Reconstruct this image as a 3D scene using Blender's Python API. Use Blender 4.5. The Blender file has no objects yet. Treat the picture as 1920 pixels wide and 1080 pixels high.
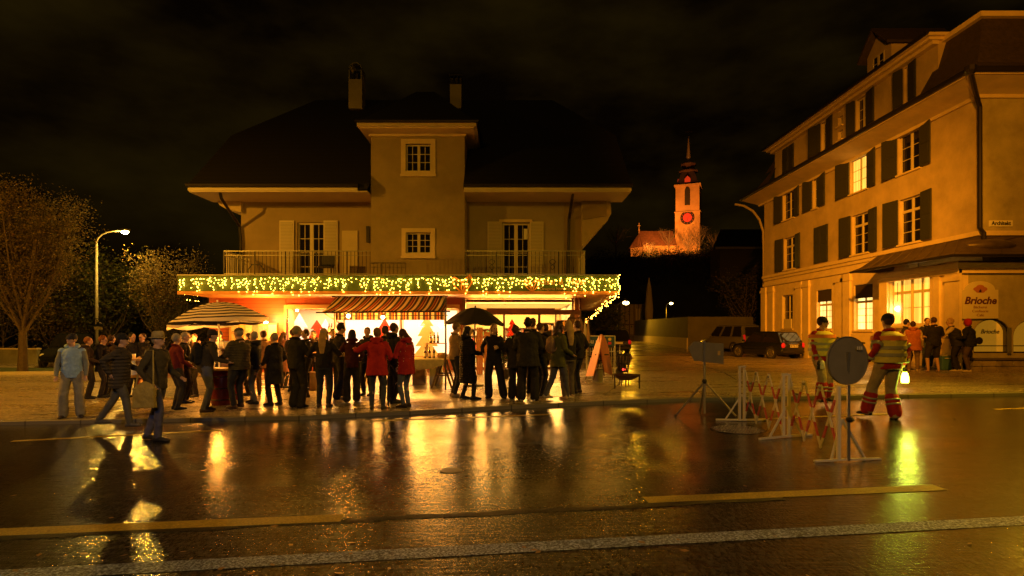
import bpy, bmesh, math, random
from mathutils import Vector, Matrix, noise
R = math.radians
PI = math.pi
sc = bpy.context.scene
COL = sc.collection
random.seed(7)
# ---------------------------------------------------------------- camera
FPX = 1100.0                       # focal length in pixels of the 1920 px wide photograph
HOR = 618.0                        # horizon row
CH = 1.65                          # camera height
cam = bpy.data.cameras.new('camera')
cam.sensor_width = 36.0
cam.lens = 36.0 * FPX / 1920.0
cam.shift_y = (HOR - 540.0) / 1920.0
cam.clip_end = 2000.0
camo = bpy.data.objects.new('camera', cam)
camo.location = (0, 0, CH)
camo.rotation_euler = (R(90), 0, 0)
COL.objects.link(camo)
sc.camera = camo
# ---------------------------------------------------------------- sky (night, town glow on low cloud)
w = bpy.data.worlds.new("World")
sc.world = w
w.use_nodes = True
nt = w.node_tree
nt.nodes.clear()
wo = nt.nodes.new('ShaderNodeOutputWorld')
bg1 = nt.nodes.new('ShaderNodeBackground'); bg2 = nt.nodes.new('ShaderNodeBackground')
ad = nt.nodes.new('ShaderNodeAddShader')
sky = nt.nodes.new('ShaderNodeTexSky'); sky.sky_type = 'NISHITA'; sky.sun_disc = False
sky.sun_elevation = R(-4); sky.sun_rotation = R(200)
nt.links.new(sky.outputs[0], bg1.inputs[0]); bg1.inputs[1].default_value = 0.004
tc = nt.nodes.new('ShaderNodeTexCoord')
mp = nt.nodes.new('ShaderNodeMapping'); mp.inputs['Scale'].default_value = (1.6, 1.6, 3.6)
mp.inputs['Location'].default_value = (0.35, 0.1, 0.2)
ns = nt.nodes.new('ShaderNodeTexNoise'); ns.inputs['Scale'].default_value = 2.3; ns.inputs['Detail'].default_value = 5
ns.inputs['Roughness'].default_value = 0.55
cr = nt.nodes.new('ShaderNodeValToRGB')
cr.color_ramp.elements[0].position = 0.36; cr.color_ramp.elements[0].color = (0.0014, 0.0006, 0.0001, 1)
cr.color_ramp.elements[1].position = 0.72; cr.color_ramp.elements[1].color = (0.011, 0.0065, 0.0006, 1)
nt.links.new(tc.outputs['Generated'], mp.inputs[0]); nt.links.new(mp.outputs[0], ns.inputs['Vector'])
nt.links.new(ns.outputs['Fac'], cr.inputs[0]); nt.links.new(cr.outputs[0], bg2.inputs[0]); bg2.inputs[1].default_value = 1.0
nt.links.new(bg1.outputs[0], ad.inputs[0]); nt.links.new(bg2.outputs[0], ad.inputs[1]); nt.links.new(ad.outputs[0], wo.inputs[0])
# ---------------------------------------------------------------- lamps of the street (sodium) and added spots, moonless night
K = dict(left=1050, right=1700, facade=4800, back=2150, far=210, near=5200)


def lamp(name, kind, loc, power, color, size=0.15, target=None, angle=120, blend=0.6):
    l = bpy.data.lights.new(name, kind)
    l.energy = power; l.color = color
    if kind == 'AREA':
        l.shape = 'RECTANGLE'; l.size, l.size_y = size
    elif kind == 'SUN':
        l.angle = size
    else:
        l.shadow_soft_size = size
    o = bpy.data.objects.new(name, l)
    o.location = loc
    if target is not None:
        o.rotation_euler = (Vector(target) - Vector(loc)).to_track_quat('-Z', 'Y').to_euler()
    if kind == 'SPOT':
        l.spot_size = R(angle); l.spot_blend = blend
    COL.objects.link(o)
    return o


SOD = (1.0, 0.31, 0.008); YEL = (1.0, 0.45, 0.012); WRM = (1.0, 0.36, 0.04); LGR = (1.0, 0.52, 0.06)
lamp('moon', 'SUN', (0, 0, 60), 0.004, (1.0, 0.9, 0.7), R(0.5), (4, 12, 0))
lamp('street_lamp_light_left', 'POINT', (-17.4, 26.4, 5.9), K['left'], LGR, 0.16)
lamp('street_lamp_light_right', 'SPOT', (11.6, 11.7, 6.0), K['right'], (1.0, 0.50, 0.02), 0.10, (6.0, 12.5, 0), 128, 0.7)
lamp('street_lamp_light_facade', 'SPOT', (7.2, 7.6, 9.5), K['facade'], SOD, 0.12, (17.0, 27.0, 6.5), 88, 0.75)
lamp('added_light_facade_far', 'SPOT', (4.5, 7.5, 9.8), 29000, SOD, 0.12, (16.0, 35.0, 2.5), 46, 1.0)  # added spot that brightens the far end of the facade
lamp('street_lamp_light_back', 'SPOT', (-3.5, -5.0, 8.6), K['back'], YEL, 0.14, (-4.5, 12.0, 1.5), 140, 0.7)
lamp('added_light_near_left', 'SPOT', (-17.5, 9.0, 8.0), K['near'], (1.0, 0.40, 0.02), 0.14, (-15.5, 16.0, 0.5), 130, 0.7)  # added off-frame lamp to brighten the left tree and pavement
lamp('added_light_white', 'SPOT', (1.5, -6.0, 7.0), 420, (0.88, 0.92, 1.0), 0.12, (0.5, 4.0, 0), 62, 0.9)  # added neutral lamp behind the camera, keeps the white line grey
lamp('added_light_white', 'SPOT', (-2.0, -6.0, 7.0), 800, (0.80, 0.88, 1.0), 0.12, (-8.3, 10.5, 1.0), 26, 1.0)  # added neutral lamp behind the camera, cools the clothing at the left
sc.view_settings.view_transform = 'Standard'
sc.view_settings.look = 'None'
sc.view_settings.exposure = 0.18
sc.view_settings.gamma = 1.0
sc.render.engine = 'CYCLES'
cy = sc.cycles
cy.use_denoising = True
try:
    cy.denoiser = 'OPENIMAGEDENOISE'
except Exception:
    pass
cy.max_bounces = 6; cy.diffuse_bounces = 3; cy.glossy_bounces = 3; cy.transparent_max_bounces = 10
cy.sample_clamp_indirect = 4.0; cy.sample_clamp_direct = 0
cy.use_light_tree = True
cy.caustics_reflective = False; cy.caustics_refractive = False
# ---------------------------------------------------------------- helpers


def wx(px, D): return (px - 960.0) * D / FPX
def wz(py, D): return CH + (HOR - py) * D / FPX
def P(px, py, D): return Vector((wx(px, D), D, wz(py, D)))


ORG = {}
MATS = {}


def nodes(m):
    m.use_nodes = True
    n = m.node_tree
    return n, n.nodes['Principled BSDF']


def mat(name, col, rough=0.7, metal=0.0, var=0.0, vscale=4.0, bump=0.0, bscale=40.0, emit=None, estr=0.0, spec=0.5, dirt=0.0, trans=0.0, nosample=False):
    if name in MATS:
        return MATS[name]
    m = bpy.data.materials.new(name)
    n, b = nodes(m)
    c4 = (*col, 1)
    b.inputs['Base Color'].default_value = c4
    b.inputs['Roughness'].default_value = rough
    b.inputs['Metallic'].default_value = metal
    b.inputs['Specular IOR Level'].default_value = spec
    if emit:
        b.inputs['Emission Color'].default_value = (*emit, 1)
        b.inputs['Emission Strength'].default_value = estr
        if nosample:
            m.cycles.emission_sampling = 'NONE'
    if var or bump:
        t = n.nodes.new('ShaderNodeTexCoord')
    if var:
        a = n.nodes.new('ShaderNodeTexNoise'); a.inputs['Scale'].default_value = vscale; a.inputs['Detail'].default_value = 6
        a.inputs['Roughness'].default_value = 0.65
        n.links.new(t.outputs['Object'], a.inputs['Vector'])
        r = n.nodes.new('ShaderNodeMapRange'); r.inputs[1].default_value = 0.3; r.inputs[2].default_value = 0.7
        r.inputs[3].default_value = 1.0 - var; r.inputs[4].default_value = 1.0 + var
        n.links.new(a.outputs['Fac'], r.inputs[0])
        mx = n.nodes.new('ShaderNodeVectorMath'); mx.operation = 'SCALE'
        mx.inputs[0].default_value = col
        n.links.new(r.outputs[0], mx.inputs['Scale'])
        n.links.new(mx.outputs[0], b.inputs['Base Color'])
    if bump:
        a2 = n.nodes.new('ShaderNodeTexNoise'); a2.inputs['Scale'].default_value = bscale; a2.inputs['Detail'].default_value = 5
        n.links.new(t.outputs['Object'], a2.inputs['Vector'])
        bp = n.nodes.new('ShaderNodeBump'); bp.inputs['Strength'].default_value = bump; bp.inputs['Distance'].default_value = 0.02
        n.links.new(a2.outputs['Fac'], bp.inputs['Height'])
        n.links.new(bp.outputs[0], b.inputs['Normal'])
    if trans:
        o = n.nodes['Material Output']
        tr = n.nodes.new('ShaderNodeBsdfTranslucent'); tr.inputs[0].default_value = c4
        src = b.inputs['Base Color'].links
        if src:
            n.links.new(src[0].from_socket, tr.inputs[0])
        mxs = n.nodes.new('ShaderNodeMixShader'); mxs.inputs[0].default_value = trans
        n.links.new(b.outputs[0], mxs.inputs[1]); n.links.new(tr.outputs[0], mxs.inputs[2]); n.links.new(mxs.outputs[0], o.inputs[0])
    MATS[name] = m
    return m


def glass(name='window_glass', tint=(0.9, 0.93, 0.95), refl=0.6):
    if name in MATS:
        return MATS[name]
    m = bpy.data.materials.new(name); m.use_nodes = True
    n = m.node_tree; n.nodes.clear()
    o = n.nodes.new('ShaderNodeOutputMaterial'); t = n.nodes.new('ShaderNodeBsdfTransparent'); t.inputs[0].default_value = (*tint, 1)
    g = n.nodes.new('ShaderNodeBsdfGlossy'); g.inputs['Roughness'].default_value = 0.02
    lw = n.nodes.new('ShaderNodeFresnel'); lw.inputs[0].default_value = 1.3
    mx = n.nodes.new('ShaderNodeMixShader')
    n.links.new(lw.outputs[0], mx.inputs[0]); n.links.new(t.outputs[0], mx.inputs[1]); n.links.new(g.outputs[0], mx.inputs[2])
    n.links.new(mx.outputs[0], o.inputs[0])
    MATS[name] = m
    return m


def ramp_mat(name, axis, period, stops, rough=0.8, trans=0.0, radial=False, bump=0.0, emit=0):
    """stripes: constant colour ramp over a repeating object coordinate"""
    if name in MATS:
        return MATS[name]
    m = bpy.data.materials.new(name); n, b = nodes(m)
    t = n.nodes.new('ShaderNodeTexCoord'); s = n.nodes.new('ShaderNodeSeparateXYZ')
    n.links.new(t.outputs['Object'], s.inputs[0])
    if radial:
        cx = n.nodes.new('ShaderNodeCombineXYZ')
        n.links.new(s.outputs[0], cx.inputs[0]); n.links.new(s.outputs[1], cx.inputs[1])
        ln = n.nodes.new('ShaderNodeVectorMath'); ln.operation = 'LENGTH'
        n.links.new(cx.outputs[0], ln.inputs[0]); sb_ = n.nodes.new('ShaderNodeMath'); sb_.operation = 'SUBTRACT'; n.links.new(ln.outputs['Value'], sb_.inputs[0]); n.links.new(s.outputs[2], sb_.inputs[1]); src = sb_.outputs[0]
    else:
        src = s.outputs[axis]
    d = n.nodes.new('ShaderNodeMath'); d.operation = 'DIVIDE'; d.inputs[1].default_value = period
    n.links.new(src, d.inputs[0])
    f = n.nodes.new('ShaderNodeMath'); f.operation = 'FRACT'; n.links.new(d.outputs[0], f.inputs[0])
    c = n.nodes.new('ShaderNodeValToRGB'); c.color_ramp.interpolation = 'CONSTANT'
    el = c.color_ramp.elements
    el[0].position = stops[0][0]; el[0].color = (*stops[0][1], 1)
    el[1].position = stops[1][0]; el[1].color = (*stops[1][1], 1)
    for p, q in stops[2:]:
        e = el.new(p); e.color = (*q, 1)
    n.links.new(f.outputs[0], c.inputs[0]); n.links.new(c.outputs[0], b.inputs['Base Color'])
    b.inputs['Roughness'].default_value = rough
    if bump:
        w_ = n.nodes.new('ShaderNodeBump'); w_.inputs['Strength'].default_value = bump; w_.inputs['Distance'].default_value = 0.02
        n.links.new(f.outputs[0], w_.inputs['Height']); n.links.new(w_.outputs[0], b.inputs['Normal'])
    if trans:
        o = n.nodes['Material Output']; tr = n.nodes.new('ShaderNodeBsdfTranslucent')
        n.links.new(c.outputs[0], tr.inputs[0]); mx = n.nodes.new('ShaderNodeMixShader'); mx.inputs[0].default_value = trans
        n.links.new(b.outputs[0], mx.inputs[1]); n.links.new(tr.outputs[0], mx.inputs[2]); n.links.new(mx.outputs[0], o.inputs[0])
    MATS[name] = m
    return m


class MB:
    """collects shapes and links them as one mesh object"""

    def __init__(s):
        s.v = []; s.f = []; s.mi = []; s.cur = 0

    def add(s, vs, fs):
        o = len(s.v)
        s.v += [Vector(v) for v in vs]
        for f in fs:
            s.f.append([i + o for i in f]); s.mi.append(s.cur)
        return s

    def box(s, x0, x1, y0, y1, z0, z1, rz=0.0, piv=None):
        vs = [(x, y, z) for z in (z0, z1) for (x, y) in ((x0, y0), (x1, y0), (x1, y1), (x0, y1))]
        if rz:
            c = Vector(piv) if piv else Vector(((x0 + x1) / 2, (y0 + y1) / 2, 0))
            M = Matrix.Rotation(rz, 3, 'Z')
            vs = [M @ (Vector(v) - c) + c for v in vs]
        return s.add(vs, [(0, 3, 2, 1), (4, 5, 6, 7), (0, 1, 5, 4), (1, 2, 6, 5), (2, 3, 7, 6), (3, 0, 4, 7)])

    def bar(s, a, b, wd, ht, up=(0, 0, 1)):
        a = Vector(a); b = Vector(b); d = (b - a).normalized(); up = Vector(up)
        if abs(d.dot(up)) > 0.98:
            up = Vector((0, 1, 0))
        x = d.cross(up).normalized() * wd / 2; z = x.cross(d).normalized() * ht / 2
        vs = [a - x - z, a + x - z, a + x + z, a - x + z, b - x - z, b + x - z, b + x + z, b - x + z]
        return s.add(vs, [(0, 1, 2, 3), (7, 6, 5, 4), (0, 4, 5, 1), (1, 5, 6, 2), (2, 6, 7, 3), (3, 7, 4, 0)])

    def tube(s, pts, rad, n=8, caps=True):
        pts = [Vector(p) for p in pts]
        if not isinstance(rad, (list, tuple)):
            rad = [rad] * len(pts)
        rings = []; prev = None
        for i, p in enumerate(pts):
            d = (pts[min(i + 1, len(pts) - 1)] - pts[max(i - 1, 0)])
            d = d.normalized() if d.length > 1e-9 else Vector((0, 0, 1))
            if prev is None:
                u = d.cross(Vector((0, 0, 1)))
                if u.length < 0.05:
                    u = d.cross(Vector((0, 1, 0)))
            else:
                u = prev - d * prev.dot(d)
            u = u.normalized(); prev = u
            v = d.cross(u)
            rings.append([p + (u * math.cos(2 * PI * k / n) + v * math.sin(2 * PI * k / n)) * rad[i] for k in range(n)])
        return s.rings(rings, caps)

    def rings(s, rings, caps=True):
        n = len(rings[0]); vs = [v for r in rings for v in r]; fs = []
        for i in range(len(rings) - 1):
            for k in range(n):
                a = i * n + k; b = i * n + (k + 1) % n
                fs.append((a, b, b + n, a + n))
        if caps:
            fs.append(tuple(range(n - 1, -1, -1)))
            fs.append(tuple((len(rings) - 1) * n + k for k in range(n)))
        return s.add(vs, fs)

    def limb(s, pts, rad, n=10):
        """tapered tube with rounded ends through points"""
        pts = [Vector(p) for p in pts]
        d0 = (pts[1] - pts[0]).normalized(); d1 = (pts[-1] - pts[-2]).normalized()
        P_ = [pts[0] - d0 * rad[0] * 0.95, pts[0] - d0 * rad[0] * 0.6] + pts + [pts[-1] + d1 * rad[-1] * 0.6, pts[-1] + d1 * rad[-1] * 0.95]
        R_ = [rad[0] * 0.3, rad[0] * 0.8] + list(rad) + [rad[-1] * 0.8, rad[-1] * 0.3]
        return s.tube(P_, R_, n)

    def ell(s, c, r, n=12, m=8, rot=None):
        c = Vector(c)
        if not isinstance(r, (list, tuple, Vector)):
            r = (r, r, r)
        rings = []
        for i in range(1, m):
            t = PI * i / m
            rings.append([Vector((r[0] * math.sin(t) * math.cos(2 * PI * k / n), r[1] * math.sin(t) * math.sin(2 * PI * k / n), -r[2] * math.cos(t))) for k in range(n)])
        vs = [Vector((0, 0, -r[2]))] + [v for q in rings for v in q] + [Vector((0, 0, r[2]))]
        fs = [(0, 1 + (k + 1) % n, 1 + k) for k in range(n)]
        for i in range(m - 2):
            for k in range(n):
                a = 1 + i * n + k; b = 1 + i * n + (k + 1) % n
                fs.append((a, b, b + n, a + n))
        L = len(vs) - 1; o = 1 + (m - 2) * n
        fs += [(L, o + k, o + (k + 1) % n) for k in range(n)]
        M = rot if rot is not None else Matrix.Identity(3)
        return s.add([M @ v + c for v in vs], fs)

    def loft(s, secs, n=16, rot=None, caps=True, fn=None):
        """secs: (cx, cy, z, rx, ry) elliptical rings"""
        rg = []
        for (cx, cy_, z, rx, ry) in secs:
            q = []
            for k in range(n):
                a = 2 * PI * k / n
                q.append(Vector((cx + rx * math.cos(a), cy_ + ry * math.sin(a), z)))
            rg.append(q)
        if rot is not None:
            rg = [[rot @ v for v in q] for q in rg]
        return s.rings(rg, caps)

    def lathe(s, prof, c=(0, 0, 0), n=20, caps=True):
        c = Vector(c)
        return s.rings([[c + Vector((r * math.cos(2 * PI * k / n), r * math.sin(2 * PI * k / n), z)) for k in range(n)] for r, z in prof], caps)

    def prism(s, poly, a, b):
        """poly: 3-D points of one face, extruded by vector b-a"""
        d = Vector(b) - Vector(a); n = len(poly)
        vs = [Vector(p) for p in poly] + [Vector(p) + d for p in poly]
        fs = [tuple(range(n)), tuple(range(2 * n - 1, n - 1, -1))] + [(k, n + k, n + (k + 1) % n, (k + 1) % n) for k in range(n)]
        return s.add(vs, fs)

    def quad(s, *p):
        return s.add(p, [tuple(range(len(p)))])

    def builds(s, name, m, parent=None, **kw):
        '''one object per connected piece'''
        par = list(range(len(s.v)))
        def find(a):
            while par[a] != a:
                par[a] = par[par[a]]; a = par[a]
            return a
        for f in s.f:
            for i in f[1:]: par[find(i)] = find(f[0])
        grp = {}
        for f in s.f: grp.setdefault(find(f[0]), []).append(f)
        out = []
        for fs in grp.values():
            q = MB(); mp_ = {}
            for f in fs:
                for i in f:
                    if i not in mp_: mp_[i] = len(q.v); q.v.append(s.v[i])
                q.f.append([mp_[i] for i in f]); q.mi.append(0)
            out.append(q.build(name, m, parent, **kw))
        return out

    def build(s, name, m, parent=None, world=True, smooth=False, bevel=0.0, loc=None, remesh=0.0, disp=0.0, fixn=True):
        me = bpy.data.meshes.new(name)
        off = Vector((0, 0, 0))
        if loc is not None:
            off = Vector(loc)
        elif parent is not None and world:
            off = ORG.get(parent.name, Vector((0, 0, 0)))
        me.from_pydata([v - off for v in s.v], [], s.f)
        ms = m if isinstance(m, (list, tuple)) else [m]
        for q in ms:
            me.materials.append(q)
        if len(ms) > 1:
            me.polygons.foreach_set('material_index', s.mi)
        if fixn:
            bm = bmesh.new(); bm.from_mesh(me); bmesh.ops.recalc_face_normals(bm, faces=bm.faces); bm.to_mesh(me); bm.free()
        if smooth:
            me.polygons.foreach_set('use_smooth', [True] * len(me.polygons))
        me.update()
        o = bpy.data.objects.new(name, me)
        COL.objects.link(o)
        if loc is not None:
            o.location = loc
        if parent is not None:
            o.parent = parent
        ORG[o.name] = off.copy()
        if remesh:
            md = o.modifiers.new('remesh', 'REMESH'); md.mode = 'VOXEL'; md.voxel_size = remesh; md.use_smooth_shade = True
            sm = o.modifiers.new('smooth', 'SMOOTH'); sm.factor = 0.5; sm.iterations = 3
        if disp:
            tx = bpy.data.textures.get('folds') or bpy.data.textures.new('folds', 'CLOUDS')
            tx.noise_scale = 0.11; tx.noise_depth = 2
            md = o.modifiers.new('folds', 'DISPLACE'); md.texture = tx; md.strength = disp; md.mid_level = 0.5; md.texture_coords = 'GLOBAL'
        if bevel:
            bv = o.modifiers.new('bevel', 'BEVEL'); bv.width = bevel; bv.segments = 2; bv.limit_method = 'ANGLE'
        return o


def tag(o, label=None, cat=None, group=None, kind=None):
    if label: o['label'] = label
    if cat: o['category'] = cat
    if group: o['group'] = group
    if kind: o['kind'] = kind
    return o


def thing(name, label, cat, loc=(0, 0, 0), rz=0.0, group=None):
    o = bpy.data.objects.new(name, None)
    o.empty_display_size = 0.2
    COL.objects.link(o); o.location = loc; o.rotation_euler = (0, 0, rz)
    ORG[o.name] = Vector(loc)
    return tag(o, label, cat, group)


def kids(o):
    return [c for c in COL.objects if c.parent == o]


def copy_tree(o, parent=None):
    c = o.copy(); COL.objects.link(c)
    if parent is not None:
        c.parent = parent
    for ch in kids(o):
        copy_tree(ch, c)
    return c


def text(name, body, size, m, parent, loc, rot=(PI / 2, 0, 0), ext=0.004, shear=0.0, bold=0.0, sx=1.0, align='CENTER', world=True):
    cu = bpy.data.curves.new(name, 'FONT'); cu.body = body; cu.size = size; cu.extrude = ext; cu.shear = shear; cu.offset = bold
    cu.align_x = align; cu.align_y = 'CENTER'; cu.resolution_u = 3
    cu.materials.append(m)
    o = bpy.data.objects.new(name, cu); COL.objects.link(o)
    off = ORG.get(parent.name, Vector((0, 0, 0))) if (parent is not None and world) else Vector((0, 0, 0))
    o.location = Vector(loc) - off; o.rotation_euler = rot; o.scale = (sx, 1, 1)
    bpy.context.view_layer.update()
    me = bpy.data.meshes.new_from_object(o.evaluated_get(bpy.context.evaluated_depsgraph_get()))
    me.name = name
    q = bpy.data.objects.new(name, me); COL.objects.link(q)
    q.location = o.location; q.rotation_euler = o.rotation_euler; q.scale = o.scale
    bpy.data.objects.remove(o)
    q.name = name
    if parent is not None: q.parent = parent
    return q


def gz(x, y):
    """height of the paved ground"""
    wgt = 1.0 if y < 20 else max(0.0, 1 - (y - 20) / 12.0)
    z = 0.012 * max(-14, min(x, 20)) * wgt + 0.07 + 0.005 * (min(max(y, 12), 22) - 12)
    if y > 46:
        z += 0.0205 * (y - 46)
    return z


def rz_(x): return 0.012 * x     # height of the carriageway


KERB = [(-40, 9.6), (-14, 10.35), (-9.46, 10.84), (-6.5, 10.95), (-4.0, 11.05), (-1.5, 11.7), (0, 12.2), (1.9, 12.75), (3.6, 13.1), (7, 13.25), (11.7, 13.4), (20, 14.1), (40, 16.2)]


def kerb_y(x):
    for (x0, y0), (x1, y1) in zip(KERB, KERB[1:]):
        if x <= x1:
            return y0 + (y1 - y0) * (x - x0) / (x1 - x0)
    return KERB[-1][1]
# ================================================================ materials
def wet_asphalt(name, base, r_lo, r_hi, grain=0.5, gscale=90.0, patch=0.35, coat=1.0, seed=0.0, wave=(4.0, 26.0, 0.007), film=False):
    m = bpy.data.materials.new(name); n, b = nodes(m)
    L = n.links
    g = n.nodes.new('ShaderNodeNewGeometry')
    mpn = n.nodes.new('ShaderNodeMapping'); mpn.inputs['Rotation'].default_value = (0, 0, R(-6.5)); mpn.inputs['Scale'].default_value = (0.45, 1.5, 1)
    mpn.inputs['Location'].default_value = (seed, seed, 0)
    L.new(g.outputs['Position'], mpn.inputs[0])
    a = n.nodes.new('ShaderNodeTexNoise'); a.inputs['Scale'].default_value = patch; a.inputs['Detail'].default_value = 8; a.inputs['Roughness'].default_value = 0.68
    L.new(mpn.outputs[0], a.inputs['Vector'])
    mr = n.nodes.new('ShaderNodeMapRange'); mr.inputs[1].default_value = 0.42; mr.inputs[2].default_value = 0.66
    mr.inputs[3].default_value = 0.0; mr.inputs[4].default_value = 1.0
    L.new(a.outputs['Fac'], mr.inputs[0])
    if film:   # the near lane is coarser than the freshly worn middle of the road
        sp = n.nodes.new('ShaderNodeSeparateXYZ'); L.new(g.outputs['Position'], sp.inputs[0])
        ma = n.nodes.new('ShaderNodeMath'); ma.operation = 'MULTIPLY_ADD'; ma.inputs[1].default_value = -0.125; L.new(sp.outputs[0], ma.inputs[0]); L.new(sp.outputs[1], ma.inputs[2])
        mb_ = n.nodes.new('ShaderNodeMath'); mb_.operation = 'MULTIPLY_ADD'; mb_.inputs[1].default_value = 3.0; L.new(a.outputs['Fac'], mb_.inputs[0]); L.new(ma.outputs[0], mb_.inputs[2])
        mk = n.nodes.new('ShaderNodeMapRange'); mk.inputs[1].default_value = 7.1; mk.inputs[2].default_value = 6.6; mk.inputs[3].default_value = 0.0; mk.inputs[4].default_value = 0.85
        L.new(mb_.outputs[0], mk.inputs[0])
        mm = n.nodes.new('ShaderNodeMath'); mm.operation = 'MAXIMUM'; L.new(mr.outputs[0], mm.inputs[0]); L.new(mk.outputs[0], mm.inputs[1]); mr = mm
    rr = n.nodes.new('ShaderNodeMapRange'); rr.inputs[3].default_value = r_lo; rr.inputs[4].default_value = r_hi
    L.new(mr.outputs[0], rr.inputs[0]); L.new(rr.outputs[0], b.inputs['Roughness'])
    f1 = n.nodes.new('ShaderNodeTexNoise'); f1.inputs['Scale'].default_value = gscale; f1.inputs['Detail'].default_value = 3
    L.new(g.outputs['Position'], f1.inputs['Vector'])
    f2 = n.nodes.new('ShaderNodeTexNoise'); f2.inputs['Scale'].default_value = 16.0; f2.inputs['Detail'].default_value = 4
    L.new(mpn.outputs[0], f2.inputs['Vector'])
    # aggregate colour
    cr_ = n.nodes.new('ShaderNodeValToRGB')
    cr_.color_ramp.elements[0].position = 0.35; cr_.color_ramp.elements[0].color = (*[c * 0.55 for c in base], 1)
    cr_.color_ramp.elements[1].position = 0.75; cr_.color_ramp.elements[1].color = (*[c * 1.9 for c in base], 1)
    L.new(f1.outputs['Fac'], cr_.inputs[0])
    dk = n.nodes.new('ShaderNodeMapRange'); dk.inputs[1].default_value = 0.3; dk.inputs[2].default_value = 0.7; dk.inputs[3].default_value = 0.6; dk.inputs[4].default_value = 1.3
    L.new(f2.outputs['Fac'], dk.inputs[0])
    sc_ = n.nodes.new('ShaderNodeVectorMath'); sc_.operation = 'SCALE'
    L.new(cr_.outputs[0], sc_.inputs[0]); L.new(dk.outputs[0], sc_.inputs['Scale']); L.new(sc_.outputs[0], b.inputs['Base Color'])
    st = n.nodes.new('ShaderNodeMapRange'); st.inputs[3].default_value = grain * 0.30; st.inputs[4].default_value = grain
    L.new(mr.outputs[0], st.inputs[0])
    bp = n.nodes.new('ShaderNodeBump'); bp.inputs['Distance'].default_value = 0.005
    mp4 = n.nodes.new('ShaderNodeMapping'); mp4.inputs['Scale'].default_value = (1, 0.45, 1); L.new(g.outputs['Position'], mp4.inputs[0])
    f4 = n.nodes.new('ShaderNodeTexNoise'); f4.inputs['Scale'].default_value = 34; f4.inputs['Detail'].default_value = 4; f4.inputs['Roughness'].default_value = 0.7
    L.new(mp4.outputs[0], f4.inputs['Vector'])
    L.new(st.outputs[0], bp.inputs['Strength']); L.new(f4.outputs['Fac'], bp.inputs['Height'])
    L.new(f4.outputs['Fac'], cr_.inputs[0]); cr_.color_ramp.elements[0].position = 0.42; cr_.color_ramp.elements[0].color = (*[c * 0.25 for c in base], 1)
    cr_.color_ramp.elements[1].position = 0.66; cr_.color_ramp.elements[1].color = (*[min(.8, c * 3.2) for c in base], 1)
    mp3 = n.nodes.new('ShaderNodeMapping'); mp3.inputs['Rotation'].default_value = (0, 0, R(-6.5)); mp3.inputs['Scale'].default_value = (wave[0], wave[1], 1)
    L.new(g.outputs['Position'], mp3.inputs[0])
    f3 = n.nodes.new('ShaderNodeTexNoise'); f3.inputs['Scale'].default_value = 1.0; f3.inputs['Detail'].default_value = 3; f3.inputs['Roughness'].default_value = 0.6
    L.new(mp3.outputs[0], f3.inputs['Vector'])
    bp2 = n.nodes.new('ShaderNodeBump'); bp2.inputs['Distance'].default_value = wave[2]; bp2.inputs['Strength'].default_value = 1.0
    L.new(f3.outputs['Fac'], bp2.inputs['Height']); L.new(bp.outputs[0], bp2.inputs['Normal'])
    L.new(bp2.outputs[0], b.inputs['Normal'])
    if film:
        b.inputs['Coat Weight'].default_value = 1.0; b.inputs['Coat IOR'].default_value = 1.65
        r3 = n.nodes.new('ShaderNodeMapRange'); r3.inputs[3].default_value = 0.035; r3.inputs[4].default_value = 0.13
        L.new(mr.outputs[0], r3.inputs[0]); L.new(r3.outputs[0], b.inputs['Coat Roughness']); L.new(bp2.outputs[0], b.inputs['Coat Normal'])
    b.inputs['IOR'].default_value = 1.45
    b.inputs['Specular IOR Level'].default_value = coat
    MATS[name] = m
    return m


M_ROAD = wet_asphalt('wet_asphalt', (0.021, 0.020, 0.018), 0.30, 0.50, 1.0, 75, 0.42, 0.16, wave=(3.0, 26.0, 0.0040), film=True)
M_WALK = wet_asphalt('wet_paving', (0.25, 0.215, 0.165), 0.24, 0.48, 0.9, 60, 0.5, 0.5, 3.1, wave=(6.0, 16.0, 0.0035))
M_STREET = wet_asphalt('wet_side_street', (0.12, 0.10, 0.075), 0.15, 0.40, 0.8, 60, 0.35, 0.6, 7.7, wave=(6.0, 16.0, 0.004))
M_PLAST = mat('plaster_ochre', (0.33, 0.26, 0.15), 0.9, var=0.16, vscale=0.7, bump=0.25, bscale=30)
M_PLAST2 = mat('plaster_grey', (0.36, 0.31, 0.25), 0.9, var=0.14, vscale=0.8, bump=0.2, bscale=30)
M_TOWER = mat('plaster_tower', (0.34, 0.27, 0.15), 0.9, var=0.22, vscale=0.7, bump=0.4, bscale=22)
M_RB = mat('plaster_render', (0.50, 0.40, 0.27), 0.92, var=0.22, vscale=0.9, bump=0.5, bscale=22)
M_RB2 = mat('plaster_rough_grey', (0.40, 0.36, 0.22), 0.92, var=0.22, vscale=1.6, bump=0.6, bscale=45)
M_STONE = mat('stone_trim', (0.70, 0.57, 0.38), 0.85, var=0.12, vscale=2.0, bump=0.2, bscale=25)
M_CREAM = mat('cream_paint', (0.62, 0.55, 0.42), 0.6, var=0.06, vscale=3)
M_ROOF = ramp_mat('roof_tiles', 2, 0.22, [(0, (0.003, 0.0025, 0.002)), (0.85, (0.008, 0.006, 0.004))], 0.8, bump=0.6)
M_ROOFR = mat('roof_tiles_rust', (0.05, 0.036, 0.024), 0.7, var=0.35, vscale=7, bump=0.8, bscale=16)
M_METAL = mat('dark_metal', (0.04, 0.035, 0.03), 0.4, 0.6)
M_STEEL = mat('galvanised_steel', (0.34, 0.33, 0.30), 0.42, 0.75, var=0.1)
M_WOODRED = ramp_mat('red_board_cladding', 2, 0.14, [(0, (0.40, 0.085, 0.022)), (0.90, (0.06, 0.015, 0.006))], 0.45, bump=0.15)
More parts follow.
